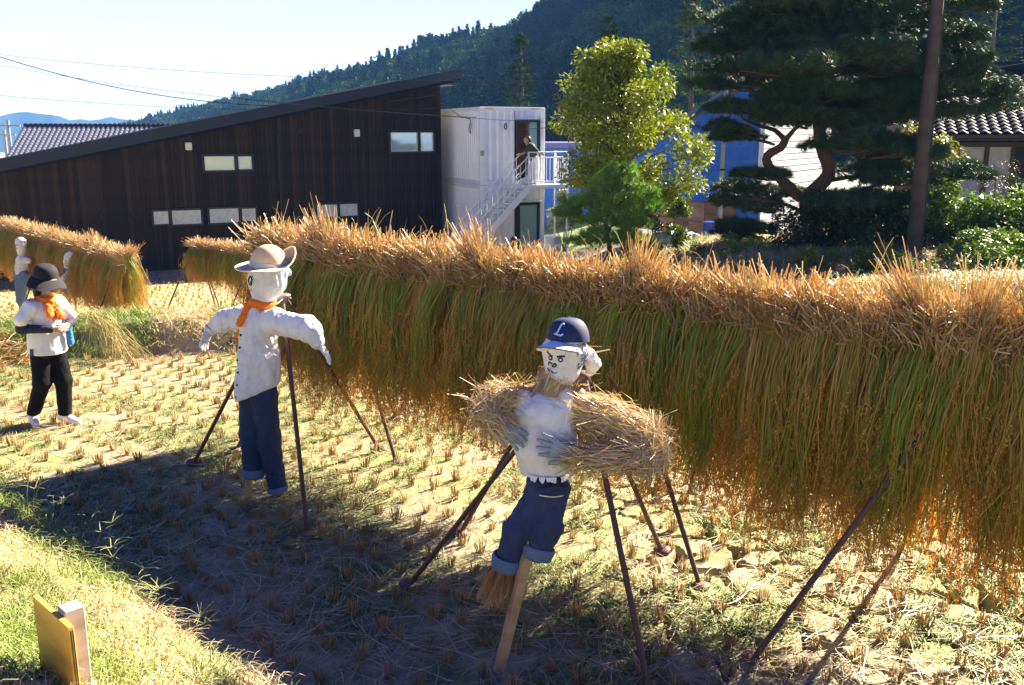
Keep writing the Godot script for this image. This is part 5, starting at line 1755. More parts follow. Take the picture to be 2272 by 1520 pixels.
func build_hat_scarecrow() -> void:
	var o := thing("scarecrow", "scarecrow in straw hat, orange scarf, white shirt and jeans", "scarecrow", Vector3(-2.03, 0, -6.74), 0.0, "scarecrows")
	rng.seed = 800
	var mb := MB.new()
	mb.box(Transform3D(Basis(Vector3.BACK, -0.09) * Basis(Vector3.UP, 0.5), Vector3(0.04, 0.42, -0.01)), Vector3(0.045, 0.9, 0.04), 0.003)
	part("stake", mb, M.stake_wood, o)
	mb = MB.new()
	net(mb, [[Vector3(0.09, 0.88, -0.03), Vector3(0.19, 0.9, 0.03), 0.10, 0.10], [Vector3(0.085, 0.85, -0.03), Vector3(0.055, 0.55, -0.03), 0.10, 0.088], [Vector3(0.055, 0.55, -0.03), Vector3(0.065, 0.27, -0.01), 0.088, 0.072], [Vector3(0.19, 0.85, 0.03), Vector3(0.205, 0.52, 0.02), 0.098, 0.086], [Vector3(0.205, 0.52, 0.02), Vector3(0.25, 0.19, 0.05), 0.086, 0.07]], 0.0125, 0.02, [], 0.014, 5.0, Vector3(1, 0.8, 1))
	var jn := part("jeans", mb, M.denim, o)
	mb = MB.new()
	cuff(mb, Vector3(0.064, 0.225, -0.01), Vector3(0.063, 0.29, -0.012), 0.082, 0.085, 0.012)
	part("rolled_cuff", mb, M.denim_light, jn)
	mb = MB.new()
	cuff(mb, Vector3(0.258, 0.125, 0.055), Vector3(0.251, 0.165, 0.05), 0.072, 0.076, 0.01)
	part("rolled_cuff", mb, M.denim_light, jn)
	# shirt
	var shirt := [[Vector3(0.17, 1.42, 0.0), Vector3(0.155, 1.15, 0.0), 0.125, 0.145], [Vector3(0.155, 1.15, 0), Vector3(0.11, 0.8, 0.0), 0.145, 0.15], [Vector3(0.03, 1.45, -0.09), Vector3(0.31, 1.45, 0.09), 0.082, 0.085], [Vector3(0.31, 1.45, 0.09), Vector3(0.6, 1.43, 0.28), 0.085, 0.09], [Vector3(0.6, 1.43, 0.28), Vector3(0.665, 1.35, 0.31), 0.082, 0.052], [Vector3(0.03, 1.45, -0.09), Vector3(-0.12, 1.41, -0.14), 0.08, 0.08], [Vector3(-0.12, 1.41, -0.14), Vector3(-0.235, 1.345, -0.16), 0.075, 0.05], [Vector3(0.175, 1.46, 0.0), Vector3(0.185, 1.55, 0), 0.09, 0.078], [Vector3(0.24, 1.15, 0.05), Vector3(0.235, 1.0, 0.06), 0.09, 0.08]]
	mb = MB.new()
	net(mb, shirt, 0.0095, 0.035, [Plane(Vector3(0.40, -1, 0).normalized(), -0.845 / 1.077)], 0.022, 3.6, Vector3(1.0, 0.4, 1.0))
	var sh := part("shirt", mb, M.cloth_white, o)
	# buttons and placket down the front
	mb = MB.new()
	var plk := MB.new()
	var pl := []
	for k in 7:
		var y := 1.44 - 0.093 * k
		var ax := Vector3(lerpf(0.115, 0.17, (y - 0.8) / 0.62), y, 0.0)
		var dd := Vector3(-0.78, 0, 0.62)
		var s := 0.3
		for q in 20: s -= sdf(shirt, ax + dd * s) * 0.7
		var p := ax + dd * (s + 0.008)
		pl.append(p)
		var bt := MB.new()
		bt.lathe(PackedVector2Array([Vector2(0, 0.004), Vector2(0.007, 0.004), Vector2(0.0085, 0.0), Vector2(0.0085, -0.02), Vector2(0, -0.02)]), along(dd, p), 10)
		part("button", bt, M.black_frame, sh)
	# collar wings
	for s: float in [-1.0, 1.0]:
		mb = MB.new()
		var dd := Vector3(-0.7, 0, 0.7)
		var sd := Vector3(0.7, 0, 0.7) * s
		var c := Vector3(0.18, 1.53, 0.0)
		var a := c + dd * 0.075 + sd * 0.012
		mb.col = Color(1, 1, 1)
		mb.flat(a + Vector3(0, 0.02, 0), c + sd * 0.085 + Vector3(0, 0.03, 0), c + sd * 0.1 + dd * 0.03 + Vector3(0, -0.04, 0), a + sd * 0.045 + dd * 0.03 + Vector3(0, -0.065, 0), (dd + Vector3(0, 0.5, 0)).normalized())
		part("collar", mb, M.cloth_white_two, sh)
	# gloves, with red bands
	mb = MB.new()
	hand(mb, Vector3(0.675, 1.34, 0.315), Vector3(0.55, -0.8, 0.2), Vector3(-0.5, -0.3, 0.3), 1.12, 0.16, -1.0)
	mb.rod(Vector3(0.655, 1.365, 0.305), Vector3(0.69, 1.32, 0.32), 0.036, 0.032, 12)
	var gl := part("glove", mb, M.glove_white, o)
	mb = MB.new()
	ring(mb, Vector3(0.662, 1.356, 0.308), Vector3(0.5, -0.8, 0.2), 0.047, 0.0045)
	part("red_band", mb, M.red, gl)
	mb = MB.new()
	hand(mb, Vector3(-0.24, 1.335, -0.16), Vector3(-0.45, -0.85, 0.1), Vector3(0.7, -0.2, 0.3), 1.12, 0.22, 1.0)
	mb.rod(Vector3(-0.22, 1.355, -0.155), Vector3(-0.25, 1.315, -0.16), 0.036, 0.032, 12)
	gl = part("glove", mb, M.glove_white, o)
	mb = MB.new()
	ring(mb, Vector3(-0.225, 1.348, -0.157), Vector3(-0.5, -0.75, 0.1), 0.047, 0.0045)
	part("red_band", mb, M.red, gl)
	# head: a cloth bag gathered at the neck
	var hb := [[Vector3(0.255, 1.74, 0.0), Vector3(0.265, 1.82, 0.0), 0.132, 0.135], [Vector3(0.215, 1.58, 0.0), Vector3(0.25, 1.72, 0.0), 0.075, 0.13], [Vector3(0.395, 1.8, -0.02), Vector3(0.405, 1.79, -0.02), 0.02, 0.02]]
	mb = MB.new()
	net(mb, hb, 0.009, 0.04, [], 0.012, 6.0, Vector3(2.2, 0.35, 2.2))
	var hd := part("head", mb, M.cloth_white, o)
	var c := Vector3(0.255, 1.735, 0.0)
	mb = MB.new()
	var eye := []
	for i in 13: eye.append(Vector2(-44 + cos(TAU * i / 12.0) * 9.0, 4 + sin(TAU * i / 12.0) * 13.0))
	stroke(mb, hb, c, eye, 0.0042)
	var lid := []
	for i in 8: lid.append(Vector2(-44 + cos(PI * i / 7.0) * 9.5, 4 + sin(PI * i / 7.0) * 13.5))
	stroke(mb, hb, c, lid, 0.0055)
	for q in [[Vector2(-37, 14), Vector2(-32, 20)], [Vector2(-35, 9), Vector2(-29, 13)], [Vector2(-42, 17), Vector2(-40, 23)]]: stroke(mb, hb, c, q, 0.003)
	for k in 4: stroke(mb, hb, c, [Vector2(-41 + k * 1.4, -4), Vector2(-40 + k * 1.4, 4)], 0.006)
	part("drawn_eye", mb, M.ink, hd)
	mb = MB.new()
	for q in [[Vector2(-66, 16), Vector2(-58, 26), Vector2(-52, 27)], [Vector2(-74, 2), Vector2(-69, -6), Vector2(-64, -4)], [Vector2(-48, -18), Vector2(-46, -26)]]: stroke(mb, hb, c, q, 0.0022)
	for k in 3: stroke(mb, hb, c, [Vector2(-76, -22 - k * 2), Vector2(-66, -25 - k * 2), Vector2(-62, -24 - k)], 0.004)
	part("drawn_mouth", mb, M.red, hd)
	# scarf
	mb = MB.new()
	ring(mb, Vector3(0.2, 1.575, 0.0), Vector3(0.08, 1, 0.0), 0.088, 0.024, 1.0, 0.008)
	ring(mb, Vector3(0.2, 1.555, 0.0), Vector3(0.12, 1, 0.05), 0.085, 0.02, 1.0, 0.01)
	net(mb, [[Vector3(0.125, 1.57, 0.06), Vector3(0.115, 1.555, 0.075), 0.026, 0.024], [Vector3(0.115, 1.56, 0.075), Vector3(0.06, 1.43, 0.105), 0.02, 0.026, Vector3(1, 1, 0.6)]], 0.006, 0.015, [], 0.012, 9.0)
	part("neck_scarf", mb, M.orange_cloth, o)
	# straw hat, the brim turned up on the far right
	mb = MB.new()
	var hc := Vector3(0.27, 1.845, 0.0)
	var tilt := Transform3D(Basis.from_euler(Vector3(0.06, 0, -0.03)), hc)
	var prof := PackedVector2Array()
	for i in 15:
		var a := PI * 0.5 * i / 14.0
		prof.append(Vector2(0.132 * pow(cos(a), 0.95), 0.012 + 0.14 * sin(a)))
	mb.lathe(prof, tilt, 36)
	var ht := part("straw_hat", mb, M.hat_straw, o)
	mb = MB.new()
	var R := 9
	for layer in [0.0, -0.006]:
		var s0 := mb.v.size()
		for i in R + 1:
			for k in 48:
				var t := float(i) / R
				var an := TAU * k / 48.0
				var r := lerpf(0.125, 0.235, t)
				var up := pow(maxf(0.0, cos(an - deg_to_rad(-28.0))), 1.6) * 0.125 * pow(t, 1.4) - 0.012 * t * pow(maxf(0.0, cos(an - PI)), 1.0)
				var rr3 := r - 0.05 * pow(maxf(0.0, cos(an - deg_to_rad(-28.0))), 2.0) * t * t
				mb.vert(tilt * Vector3(cos(an) * rr3, up + layer + 0.008 - 0.006 * t, sin(an) * rr3), tilt.basis * (Vector3(-cos(an) * up * 5.0, 1, -sin(an) * up * 5.0).normalized() * (1.0 if layer == 0.0 else -1.0)))
		for i in R:
			for k in 48:
				var a := s0 + i * 48 + k
				var b := s0 + i * 48 + (k + 1) % 48
				mb.tri(a, b, a + 48); mb.tri(b, b + 48, a + 48)
	part("brim", mb, M.hat_straw, ht)
	mb = MB.new()
	var edge := []
	var er := PackedFloat32Array()
	for k in 49:
		var an := TAU * k / 48.0
		var cu := maxf(0.0, cos(an - deg_to_rad(-28.0)))
		var rr3 := 0.235 - 0.05 * cu * cu
		edge.append(tilt * Vector3(cos(an) * rr3, pow(cu, 1.6) * 0.125 - 0.012 * maxf(0.0, cos(an - PI)), sin(an) * rr3)); er.append(0.0055)
	mb.tube(P(edge), er, 6, false)
	part("brim_edge", mb, M.hat_pale, ht)
	mb = MB.new()
	mb.lathe(PackedVector2Array([Vector2(0.131, 0.012), Vector2(0.137, 0.012), Vector2(0.135, 0.04), Vector2(0.128, 0.04)]), tilt, 36)
	part("hat_band", mb, M.hat_band, ht)
	# string that ties the neck to the tripod
	mb = MB.new()
	mb.tube(P([Vector3(0.21, 1.55, 0.09), Vector3(0.29, 1.545, -0.1), Vector3(0.3, 1.56, -0.32), Vector3(0.35, 1.55, -0.3)]), PackedFloat32Array([0.003, 0.003, 0.003, 0.003]), 5)
	part("string", mb, M.hat_pale, o)

func build_cap_scarecrow() -> void:
	var o := thing("scarecrow", "scarecrow in navy cap, white tank top and short jeans with straw arms folded", "scarecrow", Vector3(-0.068, 0, -4.52), 0.0, "scarecrows")
	rng.seed = 820
	var s0 := Color(0.42, 0.29, 0.13)
	var s1 := Color(0.72, 0.57, 0.33)
	var mb := MB.new()
	mb.box(Transform3D(along(Vector3(0.138, 0.566, -0.1)).basis * Basis(Vector3.UP, 0.35), Vector3(0.088, 0.36, -0.02)), Vector3(0.052, 0.78, 0.042), 0.003)
	part("stake", mb, M.stake_wood, o)
	mb = MB.new()
	net(mb, [[Vector3(0.22, 0.94, -0.16), Vector3(0.29, 0.94, -0.17), 0.085, 0.085], [Vector3(0.205, 0.89, -0.15), Vector3(0.11, 0.72, -0.12), 0.08, 0.085], [Vector3(0.11, 0.72, -0.12), Vector3(0.05, 0.55, -0.12), 0.084, 0.07], [Vector3(0.285, 0.89, -0.16), Vector3(0.245, 0.74, -0.1), 0.08, 0.083], [Vector3(0.245, 0.74, -0.1), Vector3(0.205, 0.63, -0.08), 0.082, 0.068]], 0.0095, 0.025, [Plane(Vector3.UP, 1.005)], 0.02, 5.5, Vector3(1.2, 0.5, 1.2))
	var jn := part("jeans", mb, M.denim2, o)
	mb = MB.new()
	cuff(mb, Vector3(0.034, 0.5, -0.12), Vector3(0.052, 0.575, -0.12), 0.08, 0.085, 0.013)
	part("rolled_cuff", mb, M.denim_light, jn)
	mb = MB.new()
	cuff(mb, Vector3(0.195, 0.585, -0.075), Vector3(0.213, 0.65, -0.085), 0.079, 0.085, 0.013)
	part("rolled_cuff", mb, M.denim_light, jn)
	mb = MB.new()
	ring(mb, Vector3(0.258, 0.965, -0.17), Vector3(0.05, 1, 0), 0.098, 0.02, 1.0, 0.012)
	part("waistband", mb, M.denim_dark, jn)
	mb = MB.new()
	ring(mb, Vector3(0.256, 0.935, -0.168), Vector3(0.1, 1, 0), 0.108, 0.0035, 1.0, 0.0)
	part("waist_string", mb, M.hat_pale, o)
	# tank top
	var top := [[Vector3(0.24, 1.315, -0.235), Vector3(0.25, 1.15, -0.21), 0.14, 0.14, Vector3(1.2, 1, 0.95)], [Vector3(0.25, 1.15, -0.21), Vector3(0.262, 1.0, -0.185), 0.14, 0.12, Vector3(1.15, 1, 0.95)], [Vector3(0.13, 1.36, -0.19), Vector3(0.125, 1.43, -0.22), 0.06, 0.036], [Vector3(0.125, 1.43, -0.22), Vector3(0.13, 1.42, -0.34), 0.036, 0.036], [Vector3(0.33, 1.36, -0.19), Vector3(0.345, 1.435, -0.22), 0.06, 0.038], [Vector3(0.345, 1.435, -0.22), Vector3(0.35, 1.43, -0.34), 0.038, 0.036]]
	mb = MB.new()
	net(mb, top, 0.01, 0.03, [Plane(Vector3(0.08, -1, 0).normalized(), -1.005)], 0.014, 4.0, Vector3(1.0, 0.5, 1.0))
	var tt := part("tank_top", mb, M.cloth_white, o)
	mb = MB.new()
	rng.seed = 822
	for i in 70:
		var a := TAU * rng.randf()
		var p := Vector3(0.262 + cos(a) * 0.131, 1.04, -0.19 + sin(a) * 0.131)
		mb.blade(P([p, p + Vector3(cos(a) * 0.006, -0.015, sin(a) * 0.006), p + Vector3(cos(a) * 0.01 + gauss(0.004), rr(-0.03, -0.012), sin(a) * 0.01)]), 0.026, 0.012, Vector3(-sin(a), 0, cos(a)), Color(1, 1, 1), Color(1, 1, 1))
	part("torn_hem", mb, M.cloth_white_two, tt)
	# straw body showing at the neck
	mb = MB.new()
	mb.col = Color(0.36, 0.26, 0.13)
	net(mb, [[Vector3(0.27, 1.43, -0.25), Vector3(0.32, 1.56, -0.28), 0.08, 0.055], [Vector3(0.13, 1.42, -0.27), Vector3(0.41, 1.41, -0.27), 0.052, 0.06]], 0.014, 0.04)
	straws(mb, Vector3(0.27, 1.45, -0.25), Vector3(0.325, 1.55, -0.28), 0.085, 0.058, 150, s0, s1, 0.15, 0.14)
	straws(mb, Vector3(0.13, 1.42, -0.27), Vector3(0.41, 1.41, -0.27), 0.055, 0.062, 130, s0, s1, 0.2, 0.14)
	part("straw_neck", mb, M.straw, o)
	# arms: bundles bent back on themselves
	mb = MB.new()
	mb.col = Color(0.36, 0.26, 0.13)
	rng.seed = 824
	var arm := [[Vector3(0.40, 1.365, -0.24), Vector3(0.60, 1.31, -0.18), 0.07, 0.08], [Vector3(0.60, 1.31, -0.18), Vector3(0.76, 1.235, -0.12), 0.08, 0.072], [Vector3(0.775, 1.225, -0.11), Vector3(0.76, 1.165, -0.07), 0.066, 0.066], [Vector3(0.76, 1.16, -0.07), Vector3(0.58, 1.155, -0.035), 0.066, 0.058], [Vector3(0.58, 1.155, -0.035), Vector3(0.40, 1.17, -0.035), 0.056, 0.036]]
	net(mb, arm, 0.014, 0.03, [], 0.02, 6.0)
	for b in arm: straws(mb, b[0], b[1], b[2], b[3], 330, s0, s1, 0.15, 0.3)
	for i in 90:
		var a := rr(-1.7, 1.5)
		var p := Vector3(0.76 + cos(a) * 0.07 + gauss(0.015), 1.2 + sin(a) * 0.09, -0.09 + gauss(0.06))
		var d := Vector3(-sin(a) + gauss(0.25), cos(a) + gauss(0.25), gauss(0.35)).normalized() * rr(0.05, 0.13)
		mb.blade(P([p - d, p + Vector3(cos(a), sin(a), 0) * 0.025, p + d + Vector3(cos(a), sin(a), 0) * gauss(0.02)]), 0.0045, 0.003, Vector3(gauss(), gauss(), gauss()).normalized(), s0.lerp(s1, rng.randf()), s1)
	part("straw_arm", mb, M.straw, o)
	mb = MB.new()
	mb.col = Color(0.36, 0.26, 0.13)
	rng.seed = 825
	var arm2 := [[Vector3(0.11, 1.41, -0.25), Vector3(-0.02, 1.42, -0.2), 0.068, 0.066], [Vector3(-0.02, 1.42, -0.2), Vector3(-0.05, 1.36, -0.13), 0.064, 0.056], [Vector3(-0.05, 1.36, -0.13), Vector3(0.0, 1.315, -0.08), 0.06, 0.038]]
	net(mb, arm2, 0.014, 0.03, [], 0.02, 6.0)
	for b in arm2: straws(mb, b[0], b[1], b[2], b[3], 210, s0, s1, 0.22, 0.24)
	for i in 40:
		var p := Vector3(-0.04 + gauss(0.05), 1.42 + gauss(0.03), -0.2 + gauss(0.05))
		var d := Vector3(-rr(0.2, 1.0), gauss(0.6) + 0.25, gauss(0.5)).normalized() * rr(0.06, 0.15)
		mb.blade(P([p, p + d * 0.6, p + d]), 0.0045, 0.003, Vector3(gauss(), gauss(), gauss()).normalized(), s0.lerp(s1, rng.randf()), s1)
	part("straw_arm", mb, M.straw, o)
	# gloves
	mb = MB.new()
	hand(mb, Vector3(0.375, 1.185, -0.03), Vector3(-0.93, 0.3, 0.12), Vector3(0.2, -0.3, -1.0), 1.25, 0.05, 1.0)
	mb.rod(Vector3(0.43, 1.165, -0.035), Vector3(0.365, 1.19, -0.03), 0.04, 0.034, 12)
	part("glove", mb, M.glove_grey, o)
	mb = MB.new()
	hand(mb, Vector3(0.005, 1.32, -0.09), Vector3(0.75, -0.6, 0.05), Vector3(0.0, -0.4, -1.0), 1.15, 0.14, -1.0)
	mb.rod(Vector3(-0.03, 1.345, -0.1), Vector3(0.012, 1.315, -0.09), 0.038, 0.032, 12)
	part("glove", mb, M.glove_grey, o)
	# straw leg
	mb = MB.new()
	rng.seed = 826
	for i in 330:
		var a := rng.randf() * TAU
		var r := sqrt(rng.randf()) * 0.075
		var p := Vector3(0.032 + cos(a) * r * 0.85, 0.54, -0.12 + sin(a) * r)
		var e := Vector3(-0.005 + cos(a) * r * 1.4 + gauss(0.025), rr(0.29, 0.38), -0.11 + sin(a) * r * 1.6)
		mb.blade(P([p, p.lerp(e, 0.5) + Vector3(cos(a), 0, sin(a)) * 0.01, e]), 0.005, 0.003, Vector3(gauss(), gauss(0.2), gauss()).normalized(), Color(0.3, 0.17, 0.06), Color(0.46, 0.27, 0.11))
	part("straw_leg", mb, M.straw, o)
	# head
	var hc := Vector3(0.345, 1.635, -0.29)
	var hb := [[hc + Vector3(0.008, 0.035, 0), hc + Vector3(0.012, 0.07, 0), 0.113, 0.09], [hc + Vector3(-0.012, -0.065, 0.012), hc + Vector3(0, 0.025, 0), 0.095, 0.115], [hc + Vector3(0.10, -0.02, -0.09), hc + Vector3(0.145, -0.045, -0.1), 0.03, 0.042]]
	mb = MB.new()
	net(mb, hb, 0.007, 0.035, [], 0.01, 5.0)
	var hd := part("head", mb, M.cloth_white, o)
	mb = MB.new()
	var yw := -26.0
	for e in [[-15.0, 1.0], [13.0, -1.0]]:
		var q := []
		for i in 11: q.append(Vector2(yw + e[0] + cos(TAU * i / 10.0) * 5.2, 3.0 + e[1] + sin(TAU * i / 10.0) * 4.8))
		stroke(mb, hb, hc, q, 0.0038)
	stroke(mb, hb, hc, [Vector2(yw - 24, 18), Vector2(yw - 15, 12), Vector2(yw - 8, 9)], 0.0062)
	stroke(mb, hb, hc, [Vector2(yw + 4, 9), Vector2(yw + 14, 11), Vector2(yw + 24, 11)], 0.0055)
	stroke(mb, hb, hc, [Vector2(yw - 23, -16), Vector2(yw - 22, -9), Vector2(yw - 17, -8), Vector2(yw - 11, -12)], 0.0038)
	stroke(mb, hb, hc, [Vector2(yw - 12, -18), Vector2(yw - 8, -15)], 0.004)
	stroke(mb, hb, hc, [Vector2(yw - 8, -13), Vector2(yw - 1, -9), Vector2(yw + 2, -14), Vector2(yw - 4, -19), Vector2(yw - 10, -18)], 0.004)
	stroke(mb, hb, hc, [Vector2(yw - 29, -25), Vector2(yw - 22, -30), Vector2(yw - 15, -29), Vector2(yw - 6, -33), Vector2(yw + 4, -31)], 0.003)
	part("drawn_face", mb, M.ink, hd)
	# scribbled hair at the side
	mb = MB.new()
	rng.seed = 828
	for i in 46:
		var a := Vector2(rr(36, 74), rr(-30, 36))
		if a.y < -5 and rng.randf() < 0.5: continue
		stroke(mb, hb, hc, [a, a + Vector2(gauss(4), gauss(5)), a + Vector2(gauss(6), -rr(2, 9))], 0.0022)
	for i in 12:
		var a := Vector2(rr(-25, 40), rr(32, 38))
		stroke(mb, hb, hc, [a, a + Vector2(6, gauss(2)), a + Vector2(12, gauss(3))], 0.0018)
	part("drawn_hair", mb, M.ink_blue, hd)
	# knotted cloth ear and loose stems
	mb = MB.new()
	net(mb, [[hc + Vector3(0.135, -0.01, -0.06), hc + Vector3(0.155, -0.055, -0.05), 0.035, 0.04], [hc + Vector3(0.165, -0.07, -0.05), hc + Vector3(0.14, -0.1, -0.05), 0.03, 0.025]], 0.007, 0.02, [], 0.01, 9.0)
	part("cloth_knot", mb, M.cloth_white, hd)
	mb = MB.new()
	mb.col = s1
	mb.rod(hc + Vector3(0.14, 0.0, -0.05), hc + Vector3(0.24, 0.025, -0.03), 0.004, 0.004, 5)
	mb.rod(hc + Vector3(0.1, 0.05, 0.0), hc + Vector3(0.19, 0.055, 0.03), 0.003, 0.002, 5)
	mb.rod(hc + Vector3(0.1, -0.1, -0.02), hc + Vector3(0.19, -0.1, 0.0), 0.003, 0.002, 5)
	part("stem", mb, M.straw, hd)
	# cap
	var cc := hc + Vector3(0.018, 0.106, -0.004)
	var tl := Transform3D(Basis.from_euler(Vector3(0.0, -0.72, 0.0)) * Basis.from_euler(Vector3(-0.12, 0, 0.1)), cc)   # local +z looks out over the visor
	mb = MB.new()
	var prof := PackedVector2Array()
	for i in 13:
		var a := PI * 0.5 * i / 12.0
		prof.append(Vector2(0.113 * pow(cos(a), 0.62), -0.03 + 0.125 * sin(a)))
	mb.lathe(prof, tl, 30)
	var cp := part("baseball_cap", mb, M.navy, o)
	mb = MB.new()
	for layer in [0.0, -0.007]:
		var st := mb.v.size()
		for i in 7:
			for k in 19:
				var t := i / 6.0
				var an := deg_to_rad(lerpf(-68.0, 68.0, k / 18.0))
				var r := 0.106 + 0.085 * t * pow(cos(an * 1.1), 0.6) if absf(an * 1.1) < 1.55 else 0.106
				mb.vert(tl * Vector3(sin(an) * minf(r, 0.165), -0.022 - 0.028 * t + layer - 0.035 * sin(an) * sin(an), cos(an) * r), tl.basis * Vector3(sin(an) * 0.2, 1.0 if layer == 0.0 else -1.0, 0.25).normalized())
		for i in 6:
			for k in 18:
				var a := st + i * 19 + k
				mb.tri(a, a + 1, a + 19); mb.tri(a + 1, a + 20, a + 19)
	part("visor", mb, M.visor, cp)
	# the letter on the front
	mb = MB.new()
	var on := func(x: float, y: float) -> Vector3:
		var yy := clampf((y + 0.03) / 0.125, 0.0, 0.99)
		var rad := 0.113 * pow(sqrt(1.0 - yy * yy), 0.62) + 0.002
		var an := x / 0.105
		return tl * Vector3(sin(an) * rad, y, cos(an) * rad)
	for ln in [[Vector2(0.026, 0.062), Vector2(0.016, 0.067), Vector2(0.006, 0.058), Vector2(-0.004, 0.03), Vector2(-0.012, 0.014), Vector2(-0.024, 0.012)], [Vector2(-0.024, 0.014), Vector2(-0.008, 0.012), Vector2(0.012, 0.006), Vector2(0.024, 0.014)]]:
		var pts := []
		var rad := PackedFloat32Array()
		for i in ln.size() - 1:
			for k in 4:
				var q: Vector2 = ln[i].lerp(ln[i + 1], k / 4.0)
				pts.append(on.call(q.x + 0.02, q.y)); rad.append(0.005)
		pts.append(on.call(ln[ln.size() - 1].x + 0.02, ln[ln.size() - 1].y)); rad.append(0.0035)
		mb.tube(P(pts), rad, 6)
	part("letter_emblem", mb, M.emblem, cp)
	mb = MB.new()
	mb.lathe(PackedVector2Array([Vector2(0, 0.006), Vector2(0.008, 0.004), Vector2(0.01, -0.002), Vector2(0, -0.004)]), Transform3D(tl.basis, tl * Vector3(0, 0.095, 0)), 10)
	part("cap_button", mb, M.navy, cp)

func build_far_scarecrows() -> void:
	var o := thing("scarecrow", "thin scarecrow with white head and jeans leaning on the far left rack", "scarecrow", Vector3(-11.5, terrain(-11.5, -21.7), -21.7), 0.0, "scarecrows")
	var mb := MB.new()
	mb.rod(Vector3(-0.1, 0, 0), Vector3(0.1, 1.5, 0), 0.025, 0.025, 6)
	part("stake", mb, M.stake_wood, o)
	mb = MB.new()
	net(mb, [[Vector3(0.02, 1.0, 0), Vector3(-0.05, 0.35, 0), 0.14, 0.09], [Vector3(0.14, 0.98, 0.05), Vector3(0.0, 0.28, 0.05), 0.12, 0.08]], 0.03, 0.05, [], 0.02, 4.0)
	part("jeans", mb, M.denim_light, o)
	mb = MB.new()
	net(mb, [[Vector3(0.05, 1.0, 0), Vector3(0.1, 1.32, 0), 0.15, 0.13], [Vector3(0.1, 1.33, 0), Vector3(0.28, 1.3, 0.05), 0.09, 0.07]], 0.03, 0.05, [Plane(Vector3.DOWN, -0.95)], 0.03, 4.0)
	part("shirt", mb, M.cloth_white, o)
	mb = MB.new()
	net(mb, [[Vector3(0.11, 1.5, 0), Vector3(0.12, 1.72, 0), 0.1, 0.13]], 0.025, 0.04, [], 0.01, 6.0)
	var hd := part("head", mb, M.cloth_white, o)
	mb = MB.new()
	var hb := [[Vector3(0.11, 1.5, 0), Vector3(0.12, 1.72, 0), 0.1, 0.13]]
	for q in [[Vector2(-60, 10), Vector2(-30, 12)], [Vector2(-50, -15), Vector2(-20, -12)], [Vector2(-40, 25), Vector2(0, 22)]]: stroke(mb, hb, Vector3(0.115, 1.62, 0), q, 0.012)
	part("drawn_face", mb, M.red, hd)
	o = thing("scarecrow", "scarecrow in blue vest with white hood behind the walking person", "scarecrow", Vector3(-9.45, terrain(-9.45, -20.0), -20.0), 0.0, "scarecrows")
	mb = MB.new()
	mb.rod(Vector3(0, 0, 0), Vector3(0, 1.2, 0), 0.025, 0.025, 6)
	part("stake", mb, M.stake_wood, o)
	mb = MB.new()
	net(mb, [[Vector3(0, 0.75, 0), Vector3(0.02, 1.2, 0), 0.15, 0.14], [Vector3(-0.05, 1.15, 0), Vector3(-0.2, 1.0, 0.1), 0.08, 0.07]], 0.03, 0.05, [Plane(Vector3.DOWN, -0.65)], 0.03, 4.0)
	part("shirt", mb, M.cloth_white, o)
	mb = MB.new()
	net(mb, [[Vector3(0.1, 0.72, 0.06), Vector3(0.1, 1.2, 0.04), 0.12, 0.13], [Vector3(-0.14, 0.75, 0.0), Vector3(-0.12, 1.2, 0), 0.07, 0.08], [Vector3(-0.1, 1.25, 0.02), Vector3(0.16, 1.25, 0.04), 0.08, 0.09]], 0.03, 0.04, [Plane(Vector3.DOWN, -0.65)], 0.02, 4.0)
	part("vest", mb, M.vest_blue, o)
	mb = MB.new()
	net(mb, [[Vector3(0, 1.4, 0), Vector3(0.02, 1.52, 0), 0.14, 0.12], [Vector3(-0.05, 1.32, 0.05), Vector3(-0.02, 1.45, 0.03), 0.09, 0.12]], 0.025, 0.05, [], 0.03, 5.0)
	part("hood", mb, M.cloth_white, o)

func head_mesh(mb: MB, c: Vector3, s: float, fwd: Vector3) -> void:
	# skull, jaw, nose, lips, ears; fwd looks out of the face
	var f := fwd.normalized()
	var r := Vector3.UP.cross(f).normalized()
	var u := f.cross(r)
	var b := [[c + u * 0.03 * s - f * 0.012 * s, c + u * 0.035 * s + f * 0.02 * s, 0.088 * s, 0.084 * s], [c - u * 0.045 * s + f * 0.03 * s, c + u * 0.01 * s + f * 0.015 * s, 0.05 * s, 0.078 * s], [c - u * 0.085 * s + f * 0.06 * s, c - u * 0.05 * s + f * 0.05 * s, 0.024 * s, 0.04 * s], [c + u * 0.012 * s + f * 0.095 * s, c - u * 0.018 * s + f * 0.112 * s, 0.010 * s, 0.014 * s], [c - u * 0.048 * s + f * 0.09 * s - r * 0.014 * s, c - u * 0.048 * s + f * 0.09 * s + r * 0.014 * s, 0.0085 * s, 0.0085 * s]]
	for k in [-1.0, 1.0]: b.append([c + r * k * 0.086 * s + u * 0.012 * s, c + r * k * 0.088 * s - u * 0.02 * s, 0.014 * s, 0.011 * s])
	net(mb, b, 0.007 * s, 0.02 * s)

